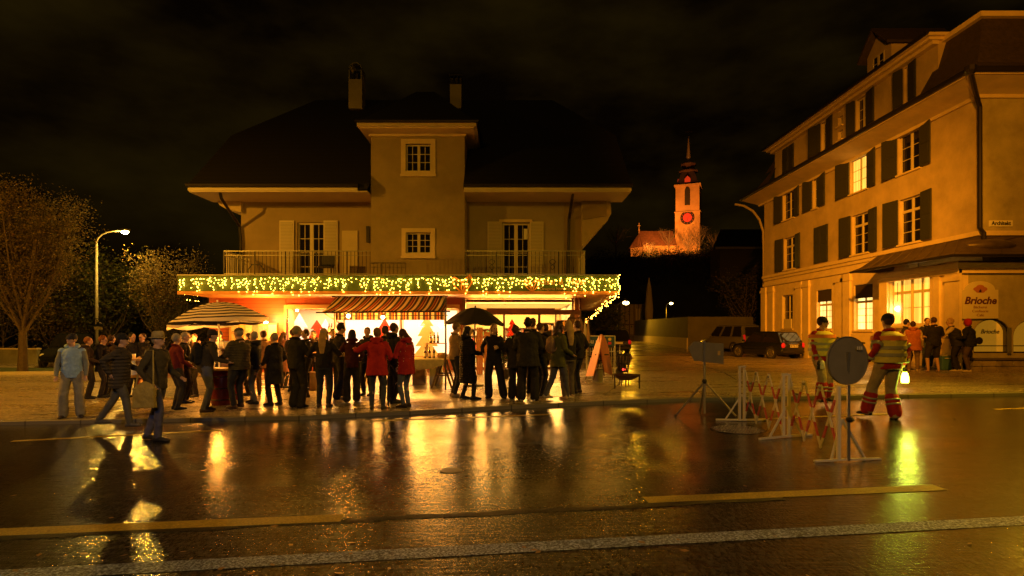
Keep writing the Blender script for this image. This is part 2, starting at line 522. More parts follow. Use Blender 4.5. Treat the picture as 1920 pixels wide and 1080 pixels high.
M_REDPAN = mat('dark_red_panel', (0.30, 0.06, 0.02), 0.5, var=0.12)
M_SOFFIT = mat('varnished_soffit_boards', (0.66, 0.30, 0.08), 0.5, var=0.15, vscale=1.5)
M_GREEN = mat('green_fascia_paint', (0.06, 0.12, 0.02), 0.5, var=0.15, vscale=3)
M_DARKGL = mat('dark_window_glass', (0.012, 0.011, 0.010), 0.015, spec=0.7)
M_SHUTG = mat('green_shutter_paint', (0.036, 0.038, 0.014), 0.55, var=0.15)
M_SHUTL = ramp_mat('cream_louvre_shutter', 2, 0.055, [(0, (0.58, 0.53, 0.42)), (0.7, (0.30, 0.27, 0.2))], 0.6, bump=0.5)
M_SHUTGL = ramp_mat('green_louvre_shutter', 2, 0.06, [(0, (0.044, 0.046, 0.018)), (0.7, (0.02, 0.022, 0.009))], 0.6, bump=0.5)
M_BULB = mat('warm_fairy_bulb', (1, 0.7, 0.3), 0.4, emit=(1.0, 0.46, 0.045), estr=46)
M_LAMPY = mat('sodium_lamp_glow', (1, 0.8, 0.4), 0.4, emit=(1.0, 0.78, 0.30), estr=60, nosample=True)
M_LAMPW = mat('warm_lamp_glow', (1, 0.85, 0.6), 0.4, emit=(1.0, 0.70, 0.32), estr=45, nosample=True)
M_LITY = mat('lit_curtain', (0.9, 0.75, 0.35), 0.8, var=0.1, vscale=3, emit=(1.0, 0.56, 0.09), estr=0.95)
def folds(m, sc, lo, hi):
    n = m.node_tree; b = n.nodes['Principled BSDF']; t = n.nodes.new('ShaderNodeTexCoord'); mp = n.nodes.new('ShaderNodeMapping'); mp.inputs['Scale'].default_value = (sc, sc, 0.4)
    q = n.nodes.new('ShaderNodeTexNoise'); q.inputs['Scale'].default_value = 1.0; q.inputs['Detail'].default_value = 4
    r = n.nodes.new('ShaderNodeMapRange'); r.inputs[1].default_value = .35; r.inputs[2].default_value = .65; r.inputs[3].default_value = lo; r.inputs[4].default_value = hi
    n.links.new(t.outputs['Object'], mp.inputs[0]); n.links.new(mp.outputs[0], q.inputs['Vector']); n.links.new(q.outputs['Fac'], r.inputs[0]); n.links.new(r.outputs[0], b.inputs['Emission Strength'])
folds(M_LITY, 9, 0.55, 1.15)
M_SIGNW = mat('sign_cream', (0.66, 0.60, 0.46), 0.5)
M_BLACK = mat('black_paint', (0.015, 0.013, 0.012), 0.5)
M_WOOD = mat('raw_wood', (0.34, 0.20, 0.10), 0.7, var=0.25, vscale=6, bump=0.2)
M_WOODD = mat('dark_wood', (0.10, 0.055, 0.03), 0.6, var=0.3, vscale=6)
M_CARD = mat('cardboard', (0.42, 0.29, 0.16), 0.85, var=0.1)
M_WHITE = mat('white_paint', (0.78, 0.76, 0.70), 0.5)
M_RED = mat('signal_red', (0.55, 0.03, 0.02), 0.5)

# ================================================================ ground
def grid_sheet(name, xs, ys, fz, m, parent=None):
    mb = MB(); nx = len(xs)
    for y in ys:
        for x in xs:
            mb.v.append(Vector((x, y, fz(x, y))))
    for j in range(len(ys) - 1):
        for i in range(nx - 1):
            a = j * nx + i
            mb.f.append([a, a + 1, a + nx + 1, a + nx]); mb.mi.append(0)
    return mb.build(name, m, parent, smooth=True, fixn=False)


def hill_z(x, y):
    s = max(0.0, min(1.0, (y - 112) / 30.0)); s = s * s * (3 - 2 * s)
    e = 0.55 + 0.45 * math.exp(-((x - 45) / 60.0) ** 2)
    return gz(x, min(y, 112)) - 0.1 + s * 18.3 * e + (noise.noise(Vector((x * 0.04, y * 0.04, 0))) * 2.0 * s)


def frange(a, b, n): return [a + (b - a) * i / n for i in range(n + 1)]


M_DARKG = mat('night_meadow', (0.03, 0.035, 0.015), 0.9, var=0.4, vscale=0.3, bump=0.5, bscale=2)
tag(grid_sheet('ground', frange(-400, 400, 80), [-60, -30, 0, 8] + frange(20, 110, 9) + frange(115, 200, 17) + [260, 400, 800],
               lambda x, y: hill_z(x, y) - (0.65 if y < 46 else 0.06), M_DARKG), kind='structure')
# road: one sheet up to the kerb
xs = frange(-40, 40, 64)
mb = MB()
for i, x in enumerate(xs):
    ky = kerb_y(x)
    for y in (-14, 0, 5, ky):
        mb.v.append(Vector((x, y, rz_(x))))
for i in range(len(xs) - 1):
    for k in range(3):
        a = i * 4 + k; mb.f.append([a, a + 4, a + 5, a + 1]); mb.mi.append(0)
tag(mb.build('road', M_ROAD, smooth=True, fixn=False), kind='structure')
# pavement / forecourt behind the kerb
mb = MB(); ROWS = 15
for x in xs:
    ky = kerb_y(x) + 0.14
    for j in range(ROWS):
        y = ky + (34 - ky) * j / (ROWS - 1)
        mb.v.append(Vector((x, y, gz(x, y))))
for i in range(len(xs) - 1):
    for k in range(ROWS - 1):
        a = i * ROWS + k
        mb.f.append([a, a + ROWS, a + ROWS + 1, a + 1]); mb.mi.append(0)
tag(mb.build('pavement', M_WALK, smooth=True, fixn=False), kind='structure')
tag(grid_sheet('side_street', frange(-40, 40, 20), frange(34, 46, 4) + frange(50, 112, 16), lambda x, y: gz(x, y), M_STREET), kind='structure')
# kerb stones, joint every metre
M_KERB = ramp_mat('granite_kerb', 0, 1.0, [(0, (0.17, 0.155, 0.125)), (0.975, (0.05, 0.045, 0.04))], 0.45, bump=0.1)
mb = MB()
kx = frange(-40, 40, 160)
for x0, x1 in zip(kx, kx[1:]):
    y0, y1 = kerb_y(x0), kerb_y(x1)
    low = lambda x: 0.012 * x + 0.07
    t0, t1 = max(gz(x0, 12), low(x0)) + 0.004, max(gz(x1, 12), low(x1)) + 0.004
    mb.add([(x0, y0, -0.9), (x1, y1, -0.9), (x1, y1, t1 - 0.012), (x0, y0, t0 - 0.012), (x0, y0 + 0.015, t0), (x1, y1 + 0.015, t1), (x1, y1 + 0.16, t1), (x0, y0 + 0.16, t0)],
           [(0, 1, 2, 3), (3, 2, 5, 4), (4, 5, 6, 7)])
tag(mb.build('kerb', M_KERB, fixn=False), kind='structure')


def road_mark(name, a, b, wdt, m, z=0.004, label=None):
    a = Vector(a); b = Vector(b); n_ = max(2, int((b - a).length / 0.5)); mb = MB()
    d = (b - a).normalized(); q = Vector((-d.y, d.x)) * wdt / 2
    for i in range(n_ + 1):
        p = a + (b - a) * i / n_
        for s in (-1, 1):
            mb.v.append(Vector((p.x + q.x * s, p.y + q.y * s, rz_(p.x) + z)))
    for i in range(n_):
        mb.f.append([2 * i, 2 * i + 2, 2 * i + 3, 2 * i + 1]); mb.mi.append(0)
    return tag(mb.build(name, m, fixn=False), kind='structure')


def line_mat(name, c, lo):
    m = bpy.data.materials.new(name); n, b = nodes(m); g = n.nodes.new('ShaderNodeNewGeometry')
    f = n.nodes.new('ShaderNodeTexNoise'); f.inputs['Scale'].default_value = 48; f.inputs['Detail'].default_value = 4; f.inputs['Roughness'].default_value = 0.75
    n.links.new(g.outputs['Position'], f.inputs['Vector'])
    cr_ = n.nodes.new('ShaderNodeValToRGB'); cr_.color_ramp.elements[0].position = 0.46; cr_.color_ramp.elements[0].color = (*[q * lo for q in c], 1)
    cr_.color_ramp.elements[1].position = 0.60; cr_.color_ramp.elements[1].color = (*c, 1)
    n.links.new(f.outputs['Fac'], cr_.inputs[0]); n.links.new(cr_.outputs[0], b.inputs['Base Color'])
    bp = n.nodes.new('ShaderNodeBump'); bp.inputs['Strength'].default_value = 0.9; bp.inputs['Distance'].default_value = 0.01
    n.links.new(f.outputs['Fac'], bp.inputs['Height']); n.links.new(bp.outputs[0], b.inputs['Normal'])
    b.inputs['Roughness'].default_value = 0.42
    return m


M_LW = line_mat('white_road_paint', (0.46, 0.56, 0.80), 0.06)
M_LY = line_mat('yellow_road_paint', (0.62, 0.44, 0.06), 0.55)
road_mark('road_line', (-9.0, 3.42), (11.0, 5.66), 0.2, M_LW)
road_mark('road_marking', (-7.0, 4.66), (-1.5, 5.19), 0.2, M_LY)
road_mark('road_marking', (1.28, 5.62), (4.33, 5.93), 0.2, M_LY)
road_mark('road_marking', (-7.8, 9.15), (-4.9, 9.95), 0.13, M_LY)
road_mark('road_marking', (-2.6, 10.75), (0.75, 11.35), 0.12, M_LY)
road_mark('road_marking', (3.75, 10.35), (7.0, 10.9), 0.13, M_LY)
road_mark('road_marking', (9.3, 11.3), (12.5, 11.8), 0.13, M_LY)
mb = MB(); r_s = random.Random(12); m_ = 90
for i in range(m_ + 1):
    u = i / m_; x = -4.6 + 7.2 * u; y = 4.72 + 7.2 * u * 0.125 + 0.05 * noise.noise(Vector((x * 1.7, 3, 0)))
    wv_ = 0.045 + 0.05 * abs(noise.noise(Vector((x * 4, 9, 0))))
    for s in (-1, 1): mb.v.append(Vector((x, y + s * wv_ + r_s.uniform(-.012, .012), rz_(x) + 0.0035)))
for i in range(m_): mb.f.append([2 * i, 2 * i + 2, 2 * i + 3, 2 * i + 1]); mb.mi.append(0)
tag(mb.build('tar_seam', mat('tar', (0.012, 0.011, 0.010), 0.5, var=.4, vscale=30, bump=1.0, bscale=70), fixn=False), kind='structure')
def seam(pts, wd, seed):
    mb = MB(); rr = random.Random(seed); P_ = []
    for (x0, y0), (x1, y1) in zip(pts, pts[1:]):
        n_ = max(2, int(math.hypot(x1 - x0, y1 - y0) / .2)); P_ += [(x0 + (x1 - x0) * i / n_, y0 + (y1 - y0) * i / n_) for i in range(n_)]
    P_.append(pts[-1])
    for i, (x, y) in enumerate(P_):
        a = P_[max(0, i - 1)]; b = P_[min(len(P_) - 1, i + 1)]; d = Vector((b[0] - a[0], b[1] - a[1])).normalized(); q = Vector((-d.y, d.x)) * wd * rr.uniform(.3, .8)
        for s in (-1, 1): mb.v.append(Vector((x + q.x * s, y + q.y * s, gz(x, y) + 0.004)))
    for i in range(len(P_) - 1): mb.f.append([2 * i, 2 * i + 2, 2 * i + 3, 2 * i + 1]); mb.mi.append(0)
    tag(mb.build('paving_joint', MATS['tar'], fixn=False), kind='structure')
seam([(-8, 12.5), (-4, 12.6), (-1, 13.0), (2, 13.9), (6, 14.6), (14, 15.2)], .035, 1)
seam([(-14, 14.5), (-10, 14.0), (-8.2, 13.0), (-8.4, 12.2), (-9.6, 11.6)], .04, 2)
seam([(2.2, 13.9), (3.2, 17), (3.9, 21), (5.2, 30)], .035, 3); seam([(6, 14.6), (7.2, 20), (8.5, 30)], .035, 4); seam([(-3, 12.7), (-2.9, 16), (-2.6, 21)], .03, 5)
# grass verge and its kerb on the left
M_GRASS = mat('verge_grass', (0.05, 0.07, 0.02), 0.9, var=0.5, vscale=8, bump=0.9, bscale=30)
mb = MB()
for i in range(9):
    x = -33 + i * 2.1
    for y in (19.8 + (x + 33) * 0.14, 24.5):
        mb.v.append(Vector((x, y, gz(x, y) + 0.05)))
for i in range(8):
    mb.f.append([2 * i, 2 * i + 2, 2 * i + 3, 2 * i + 1]); mb.mi.append(0)
tag(mb.build('grass_verge', M_GRASS, fixn=False), kind='structure')
mb = MB()
for i in range(9):
    x = -33 + i * 2.1; y = 19.8 + (x + 33) * 0.14
    if i:
        mb.bar((px_, py_, gz(px_, py_) + 0.05), (x, y, gz(x, y) + 0.05), 0.12, 0.12)
    px_, py_ = x, y
tag(mb.build('verge_kerb', mat('pale_kerb', (0.55, 0.5, 0.4), 0.5)), kind='structure')
# drain covers
def manhole(x, y, r, label, dots):
    t = thing('manhole_cover', label, 'manhole', (x, y, rz_(x)), group='iron covers set in the road')
    mb = MB(); mb.lathe([(r, 0.001), (r, 0.005), (r * 0.9, 0.006), (0.001, 0.006)], n=32)
    mb.build('cover_plate', mat('cast_iron', (0.05, 0.045, 0.04), 0.35, 0.7, var=0.3, vscale=20, bump=0.3), t, world=False, smooth=False)
    if dots:
        mb = MB(); k = 0; st = 0.052; nn = int(r / st) + 1
        for i in range(-nn, nn + 1):
            for j in range(-nn, nn + 1):
                px, py = (i + 0.5 * (j % 2)) * st, j * st
                if px * px + py * py < (r * 0.9) ** 2 and abs(py) > 0.03:
                    mb.box(px - 0.014, px + 0.014, py - 0.014, py + 0.014, 0.0055, 0.011)
        tag(mb.build('cover_studs', mat('bright_studs', (0.75, 0.72, 0.68), 0.25, 0.8), t, world=False), kind='stuff')
    return t


manhole(3.62, 9.42, 0.42, 'large round iron manhole cover with shining studs before the red and white barrier', True)
manhole(-0.72, 6.9, 0.13, 'small round iron cover alone in the wet road before the black umbrella', False)
# fallen leaves on the road
mb = MB(); rnd = random.Random(3)
for i in range(150):
    if rnd.random() < 0.6:
        x = rnd.gauss(-1.5, 2.0); y = rnd.uniform(3.2, 4.6)
    else:
        x = rnd.uniform(-8, 9); y = rnd.uniform(3.5, 11)
    a = rnd.random() * 6.3; s = rnd.uniform(0.015, 0.04)
    c = Vector((x, y, rz_(x) + 0.008)); u = Vector((math.cos(a), math.sin(a), 0)) * s; v = Vector((-math.sin(a), math.cos(a), rnd.uniform(-0.3, 0.3))) * s * 0.55
    mb.quad(c - u, c - v * 0.9 - u * 0.2, c + u, c + v)
tag(mb.build('fallen_leaves', mat('wet_leaf', (0.30, 0.17, 0.05), 0.35, var=0.4, vscale=3), fixn=False),
    'wet fallen leaves scattered over the road near the white line', 'leaves', kind='stuff')
# ================================================================ the shop house
HD = 22.5                      # distance of its front wall
GZ0 = 0.13
ZS = 2.86                      # soffit height
house = thing('shop_house', 'wide two-storey house with a dark hipped roof and stair tower above the glowing shop', 'house', (-4, HD, GZ0))
XL, XR = wx(452, HD), wx(1092, HD)
XSL, XSR = wx(392, HD), wx(1088, HD)


def wall_holes(x0, x1, z0, z1, holes, y, th, mbx=None):
    """upright wall in the XZ plane with rectangular holes; front at y, back at y+th"""
    mb = mbx or MB()
    xs_ = sorted(set([x0, x1] + [h[0] for h in holes] + [h[1] for h in holes]))
    zs_ = sorted(set([z0, z1] + [h[2] for h in holes] + [h[3] for h in holes]))
    def solid(i, j):
        if i < 0 or j < 0 or i >= len(xs_) - 1 or j >= len(zs_) - 1: return False
        cx, cz = (xs_[i] + xs_[i + 1]) / 2, (zs_[j] + zs_[j + 1]) / 2
        return not any(h[0] < cx < h[1] and h[2] < cz < h[3] for h in holes)
    for i in range(len(xs_) - 1):
        for j in range(len(zs_) - 1):
            if not solid(i, j): continue
            a, b, c, d = xs_[i], xs_[i + 1], zs_[j], zs_[j + 1]
            mb.quad((a, y, c), (b, y, c), (b, y, d), (a, y, d))
            mb.quad((a, y + th, c), (a, y + th, d), (b, y + th, d), (b, y + th, c))
            if not solid(i - 1, j): mb.quad((a, y, c), (a, y, d), (a, y + th, d), (a, y + th, c))
            if not solid(i + 1, j): mb.quad((b, y, c), (b, y + th, c), (b, y + th, d), (b, y, d))
            if not solid(i, j - 1): mb.quad((a, y, c), (a, y + th, c), (b, y + th, c), (b, y, c))
            if not solid(i, j + 1): mb.quad((a, y, d), (b, y, d), (b, y + th, d), (a, y + th, d))
    return mb


# upper storey walls
fwL = (wx(557, HD), wx(609, HD), 3.46, wz(417, HD))
fwR = (wx(942, HD), wx(993, HD), 3.46, wz(418, HD))
DT = 21.3
XT0, XT1 = wx(695.5, DT), wx(871, DT)
mb = wall_holes(XL, XR, 3.40, 7.15, [fwL, fwR], HD, 0.3)
mb.build('wall', M_PLAST, house)
mb = MB(); mb.box(XL + 0.003, XR - 0.003, HD + 0.303, 36, 3.4, 7.1); mb.build('rear_wall', M_PLAST, house)
# the grey painted half to the right of the tower: a thin skin on the wall
wall_holes(XT1 + 0.1, wx(1058, HD), 3.40, 7.0, [fwR], HD - 0.012, 0.010).build('render_panel', M_PLAST2, house)
# gable wall sides up to roof
mb = MB()
for x in (XL + 0.01, XR - 0.21):
    mb.prism([(x, HD + 0.35, 7.1), (x, 33, 7.1), (x, 27, 11.0)], (0, 0, 0), (0.2, 0, 0))
mb.build('gable_wall', M_PLAST, house)
# tower
tw = (wx(761, DT), wx(808, DT), wz(321, DT), wz(270, DT))
tw2 = (wx(761, DT), wx(808, DT), wz(475, DT), wz(436, DT))
wall_holes(XT0, XT1, 3.46, 9.12, [tw, tw2], DT, 0.25).build('tower_wall', M_TOWER, house)
mb = MB(); mb.box(XT0 + 0.002, XT1 - 0.002, DT + 0.252, 24.6, 3.46, 9.10); mb.build('tower_core', M_TOWER, house)


def casement(parent, x0, x1, z0, z1, y, name='window', cols=2, rows=3, fr=0.05, fm=None, gm=None, frame_out=0.0, sill=True, depth=0.10, transom=None):
    """window in an XZ wall opening whose outer face is at y"""
    fm = fm or M_CREAM; gm = gm or M_DARKGL
    yy = y + depth
    mb = MB()
    mb.box(x0, x0 + fr, yy, yy + 0.06, z0, z1); mb.box(x1 - fr, x1, yy, yy + 0.06, z0, z1)
    mb.box(x0 + fr, x1 - fr, yy, yy + 0.06, z0, z0 + fr); mb.box(x0 + fr, x1 - fr, yy, yy + 0.06, z1 - fr, z1)
    xm = (x0 + x1) / 2
    mb.box(xm - fr, xm + fr, yy - 0.01, yy + 0.055, z0 + fr, z1 - fr)
    t = 0.011
    zt = z1 - fr
    if transom:
        zt = z0 + (z1 - z0) * transom
        mb.box(x0 + fr, xm - fr, yy - 0.004, yy + 0.05, zt - fr * .8, zt + fr * .8); mb.box(xm + fr, x1 - fr, yy - 0.004, yy + 0.05, zt - fr * .8, zt + fr * .8)
    for a, b in ((x0 + fr, xm - fr), (xm + fr, x1 - fr)):
        for c in range(1, cols):
            q = a + (b - a) * c / cols
            mb.box(q - t, q + t, yy + 0.005, yy + 0.045, z0 + fr, zt)
        for r in range(1, rows):
            q = z0 + fr + (zt - z0 - fr) * r / rows
            mb.box(a, b, yy + 0.008, yy + 0.042, q - t, q + t)
    f = mb.build(name, fm, parent)
    g = MB().box(x0 + fr * .5, x1 - fr * .5, yy + 0.025, yy + 0.03, z0 + fr * .5, z1 - fr * .5).build('pane', gm, f)
    if frame_out:
        o = frame_out; e = 0.05; mb = MB()
        mb.box(x0 - o, x0, y - e, y + 0.09, z0 - o, z1 + o); mb.box(x1, x1 + o, y - e, y + 0.09, z0 - o, z1 + o)
        mb.box(x0, x1, y - e, y + 0.09, z1, z1 + o); mb.box(x0, x1, y - e, y + 0.09, z0 - o, z0)
        mb.box(x0 - o - 0.02, x1 + o + 0.02, y - e - 0.05, y - e - 0.002, z0 - o - 0.04, z0 - o + 0.05)
        mb.build('surround', M_STONE, f)
    return f


casement(house, *tw, DT, frame_out=0.17)
casement(house, *tw2, DT, frame_out=0.15)
# curtain behind the panes of the balcony doors
M_GAUZE = mat('gauze_curtain', (0.05, 0.045, 0.035), 0.9, var=0.5, vscale=9)
for h_ in (fwL, fwR):
    casement(house, *h_, HD, name='balcony_door', cols=2, rows=4, fr=0.07, frame_out=0.0)
# shutters of the balcony doors
def shutter(x0, x1, z0, z1, y, m, rz=0.0):
    mb = MB(); mb.box(x0, x1, y - 0.05, y - 0.012, z0, z1, rz)
    s = mb.build('shutter', M_CREAM if m is M_SHUTL else M_SHUTG, house)
    e = 0.05
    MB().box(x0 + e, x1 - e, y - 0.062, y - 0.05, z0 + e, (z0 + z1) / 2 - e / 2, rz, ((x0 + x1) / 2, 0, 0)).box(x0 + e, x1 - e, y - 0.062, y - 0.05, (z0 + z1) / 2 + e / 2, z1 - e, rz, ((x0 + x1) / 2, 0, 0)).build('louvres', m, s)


for a, b in ((525, 552), (607.5, 634)):
    shutter(wx(a, HD), wx(b, HD), 3.5, wz(414, HD), HD - 0.02, M_SHUTL)
for a, b in ((914, 941), (993, 1019)):
    shutter(wx(a, HD), wx(b, HD), 3.5, wz(416, HD), HD - 0.02, M_SHUTL)
MB().box(wx(642, HD), wx(671, HD), HD - 0.06, HD - 0.004, 3.5, wz(433, HD)).build('service_door', mat('pale_door', (0.55, 0.47, 0.30), 0.6, var=.08), house)
MB().box(wx(936, HD), wx(998, HD), HD - 0.09, HD - 0.004, wz(417, HD), wz(412, HD)).build('lintel', M_STONE, house)
MB().box(wx(688, HD), wx(694, HD), HD - 0.12, HD - 0.003, wz(455, HD), wz(425, HD)).build('meter_box', M_METAL, house)
# ---- roof
ZE = 6.62; XE0, XE1 = wx(353, 20.8), wx(1184, 20.8); YE, YR = 20.8, 27.0; ZR = wz(196, 27.0)
slope = (ZR - ZE) / (YR - YE); YB = 2 * YR - YE
def rzv(y): return ZE + slope * (min(y, 2 * YR - y) - YE)
yh = 24.0; xr0, xr1 = wx(592, YR), wx(1036, YR)
yn = 23.3
def roof_piece(poly):
    mb = MB(); n_ = len(poly); mb.add([(x, y, z + 0.2) for x, y, z in poly] + list(poly), [tuple(range(n_)), tuple(range(2 * n_ - 1, n_ - 1, -1))] + [(k, k + n_, (k + 1) % n_ + n_, (k + 1) % n_) for k in range(n_)])
    return mb
nx0, nx1 = XT0 - 0.0, XT1 + 0.0
mb = roof_piece([(XE0, YE, ZE), (nx0, YE, ZE), (nx0, yn, rzv(yn)), (nx1, yn, rzv(yn)), (nx1, YE, ZE), (XE1, YE, ZE), (XE1, yh, rzv(yh)), (xr1, YR, ZR), (xr0, YR, ZR), (XE0, yh, rzv(yh))])
Yh2 = 2 * YR - yh
for poly in ([(XE1, YB, ZE), (XE0, YB, ZE), (XE0, Yh2, rzv(yh)), (xr0, YR, ZR), (xr1, YR, ZR), (XE1, Yh2, rzv(yh))], [(XE0, Yh2, rzv(yh)), (XE0, yh, rzv(yh)), (xr0, YR, ZR)], [(XE1, yh, rzv(yh)), (XE1, Yh2, rzv(yh)), (xr1, YR, ZR)]):
    q = roof_piece(poly); mb.add(q.v, q.f)
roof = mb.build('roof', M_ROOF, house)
# eaves board, gutter, flat soffit
mb = MB()
mb.box(XE0, XT0 - 0.35, YE - 0.03, YE - 0.004, ZE - 0.05, ZE + 0.06); mb.box(XT1 + 0.02, XE1, YE - 0.03, YE - 0.004, ZE - 0.05, ZE + 0.06)
mb.box(XE0 + 0.02, XT0 - 0.01, YE, HD - 0.005, ZE - 0.09, ZE - 0.05); mb.box(XT1 + 0.01, XE1 - 0.02, YE, HD - 0.005, ZE - 0.09, ZE - 0.05)
mb.builds('eaves_board', M_CREAM, house)
mb = MB()
for a, b in ((XE0 - 0.03, XT0 - 0.3), (XT1 + 0.02, XE1 + 0.03)):
    mb.tube([(a, YE - 0.10, ZE + 0.14), (b, YE - 0.10, ZE + 0.13)], 0.075, 10)
mb.builds('gutter', M_METAL, house)
# coved gable brackets left and right
def cove(sg):
    if sg < 0:
        pts = [(452, 358), (400, 360), (404, 372), (412, 385), (424, 392), (452, 398)]
    else:
        pts = [(1090, 370), (1144, 366), (1146, 400), (1139, 414), (1128, 424), (1091, 462)]
    D = HD - 0.2
    poly = [P(a, b, D) for a, b in pts]
    mb = MB(); mb.prism(poly, (0, 0, 0), (0, 11, 0)); o = mb.build('gable_cove', mat('cove_boards', (0.50, 0.40, 0.24), 0.7, var=0.1), house)
    if sg > 0:
        q = MB(); a = P(1093, 375, D - 0.01); b = P(1137, 372, D - 0.01); c = P(1137, 405, D - 0.01); d = P(1093, 412, D - 0.01)
        q.prism([a, b, c, d], (0, 0, 0), (0, -0.04, 0)); q.build('cove_panel', M_PLAST, o)


cove(-1); cove(1)
# downpipes
mb = MB(); mb.tube([P(412, 357, 20.9), P(415, 372, 21.0), P(449, 424, HD - 0.12), P(451, 450, HD - 0.12), P(451, 513, HD - 0.12)], 0.055, 8)
mb.build('downpipe', M_METAL, house)
mb = MB(); mb.tube([P(1075, 357, 20.9), P(1073, 372, 21.6), P(1067, 410, HD - 0.12), P(1066, 470, HD - 0.12), P(1066, 514, HD - 0.12)], 0.055, 8)
mb.build('downpipe', M_METAL, house)
# tower eaves and little roof
TE = 20.55; tx0, tx1 = wx(669, TE), wx(893, TE); tz = wz(236, TE)
mb = MB(); mb.box(tx0, tx1, TE, 24.0, tz, tz + 0.14); mb.box(tx0 + 0.10, tx1 - 0.10, TE + 0.10, 23.9, tz - 0.05, tz)
mb.box(XT0 - 0.06, XT1 + 0.06, DT - 0.06, 23.8, tz - 0.13, tz - 0.052)
mb.build('tower_eaves', M_STONE, house)
mb = MB(); mb.tube([(tx0 - 0.05, TE - 0.06, tz + 0.16), (tx1 + 0.06, TE - 0.06, tz + 0.16), (tx1 + 0.06, 23.2, tz + 0.16)], 0.065, 8); mb.builds('gutter', M_METAL, house)
zp = wz(179, 26.0)
mb = MB(); xm = wx(800, 26.0)
mb.add([(tx0, TE, tz + 0.142), (tx1, TE, tz + 0.142), (tx1, 26, tz + 0.142), (tx0, 26, tz + 0.142), (xm - 0.4, 25.6, zp), (xm + 0.4, 25.6, zp), (xm, 29, zp - 0.5)],
       [(0, 1, 5, 4), (1, 2, 5), (3, 0, 4), (2, 6, 5), (3, 4, 6), (4, 5, 6), (0, 3, 6, 2, 1)])
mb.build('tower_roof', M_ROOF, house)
# skylight left of tower
mb = MB(); zz = wz(297, 23.6); mb.box(wx(677, 23.6), wx(693, 23.6), 23.3, 23.5, zz - 0.05, zz + 0.04); mb.build('skylight', mat('lead_flashing', (0.25, 0.25, 0.3), 0.4), house)
# chimneys
def chimney(px0, px1, py0, py1, D, hood):
    x0, x1 = wx(px0, D), wx(px1, D); z0, z1 = wz(py1 + 12, D), wz(py0, D); wdt = x1 - x0
    mb = MB()
    if hood:
        zh = z1 - 0.75
        mb.box(x0, x1, D - 0.3, D + 0.3, z0, zh); c = mb.build('chimney', M_PLAST2, roof)
        k = MB(); prof = []
        for i in range(9):
            a = PI * i / 8
            prof.append((x0 + wdt / 2 - wdt / 2 * math.cos(a), zh + 0.42 + 0.33 * math.sin(a)))
        for (a, b), (a2, b2) in zip(prof, prof[1:]):
            k.prism([(a, D - 0.3, b), (a2, D - 0.3, b2), (a2, D - 0.3, b2 - 0.06), (a, D - 0.3, b - 0.06)], (0, 0, 0), (0, 0.6, 0))
        k.box(x0, x0 + 0.06, D - 0.3, D + 0.3, zh + 0.002, zh + 0.42); k.box(x1 - 0.06, x1, D - 0.3, D + 0.3, zh + 0.002, zh + 0.42)
        k.build('cowl', M_STEEL, c)
        MB().lathe([(0.13, 0), (0.16, 0.3), (0.12, 0.45)], (x0 + wdt / 2, D, zh), 12).build('flue', M_BLACK, c)
    else:
        zh = z1 - 0.48
        mb.box(x0, x1, D - 0.3, D + 0.3, z0, zh); c = mb.build('chimney', M_PLAST2, roof)
        k = MB()
        for a in (0.12, 0.5, 0.88):
            k.lathe([(0.075, 0), (0.085, 0.28), (0.10, 0.34)], (x0 + wdt * a, D, zh), 10)
        k.box(x0 - 0.04, x1 + 0.04, D - 0.33, D + 0.33, z1 - 0.11, z1 - 0.06)
        for a in (0.02, 0.34, 0.66, 0.98):
            k.bar((x0 + wdt * a, D - 0.28, zh), (x0 + wdt * a, D - 0.28, z1), 0.03, 0.03)
        k.build('chimney_pots', M_BLACK, c)


chimney(657, 682, 122, 196, 26.2, True)
chimney(845, 866, 143, 196, 26.2, False)
# ---- canopy slab over the shop with its green fascia
DF = 19.9
FX0, FX1 = wx(336, DF), wx(1157, DF); FZ0, FZ1 = wz(546, DF), wz(517, DF)
FXB0, FXB1 = FX0 - 1.2, wx(1115, 37.5)
mb = MB(); bot = [(FX0, DF, ZS), (FX1, DF, ZS), (FXB1, 37.5, ZS), (FXB0, 37.5, ZS)]
mb.prism(bot, (0, 0, 0), (0, 0, FZ1 - ZS - 0.06)); mb.build('canopy_slab', M_SOFFIT, house)
fas = MB().box(FX0 - 0.02, FX1 + 0.02, DF - 0.06, DF - 0.004, FZ0, FZ1).build('green_fascia', M_GREEN, house)
MB().box(FX0 - 0.02, FX1 + 0.02, DF - 0.075, DF - 0.006, ZS - 0.02, FZ0 - 0.003).build('fascia_trim', M_SOFFIT, house)
MB().box(FX0 - 0.03, FX1 + 0.03, DF - 0.08, DF + 0.14, FZ1 + 0.002, FZ1 + 0.035).build('capping', M_STEEL, house)
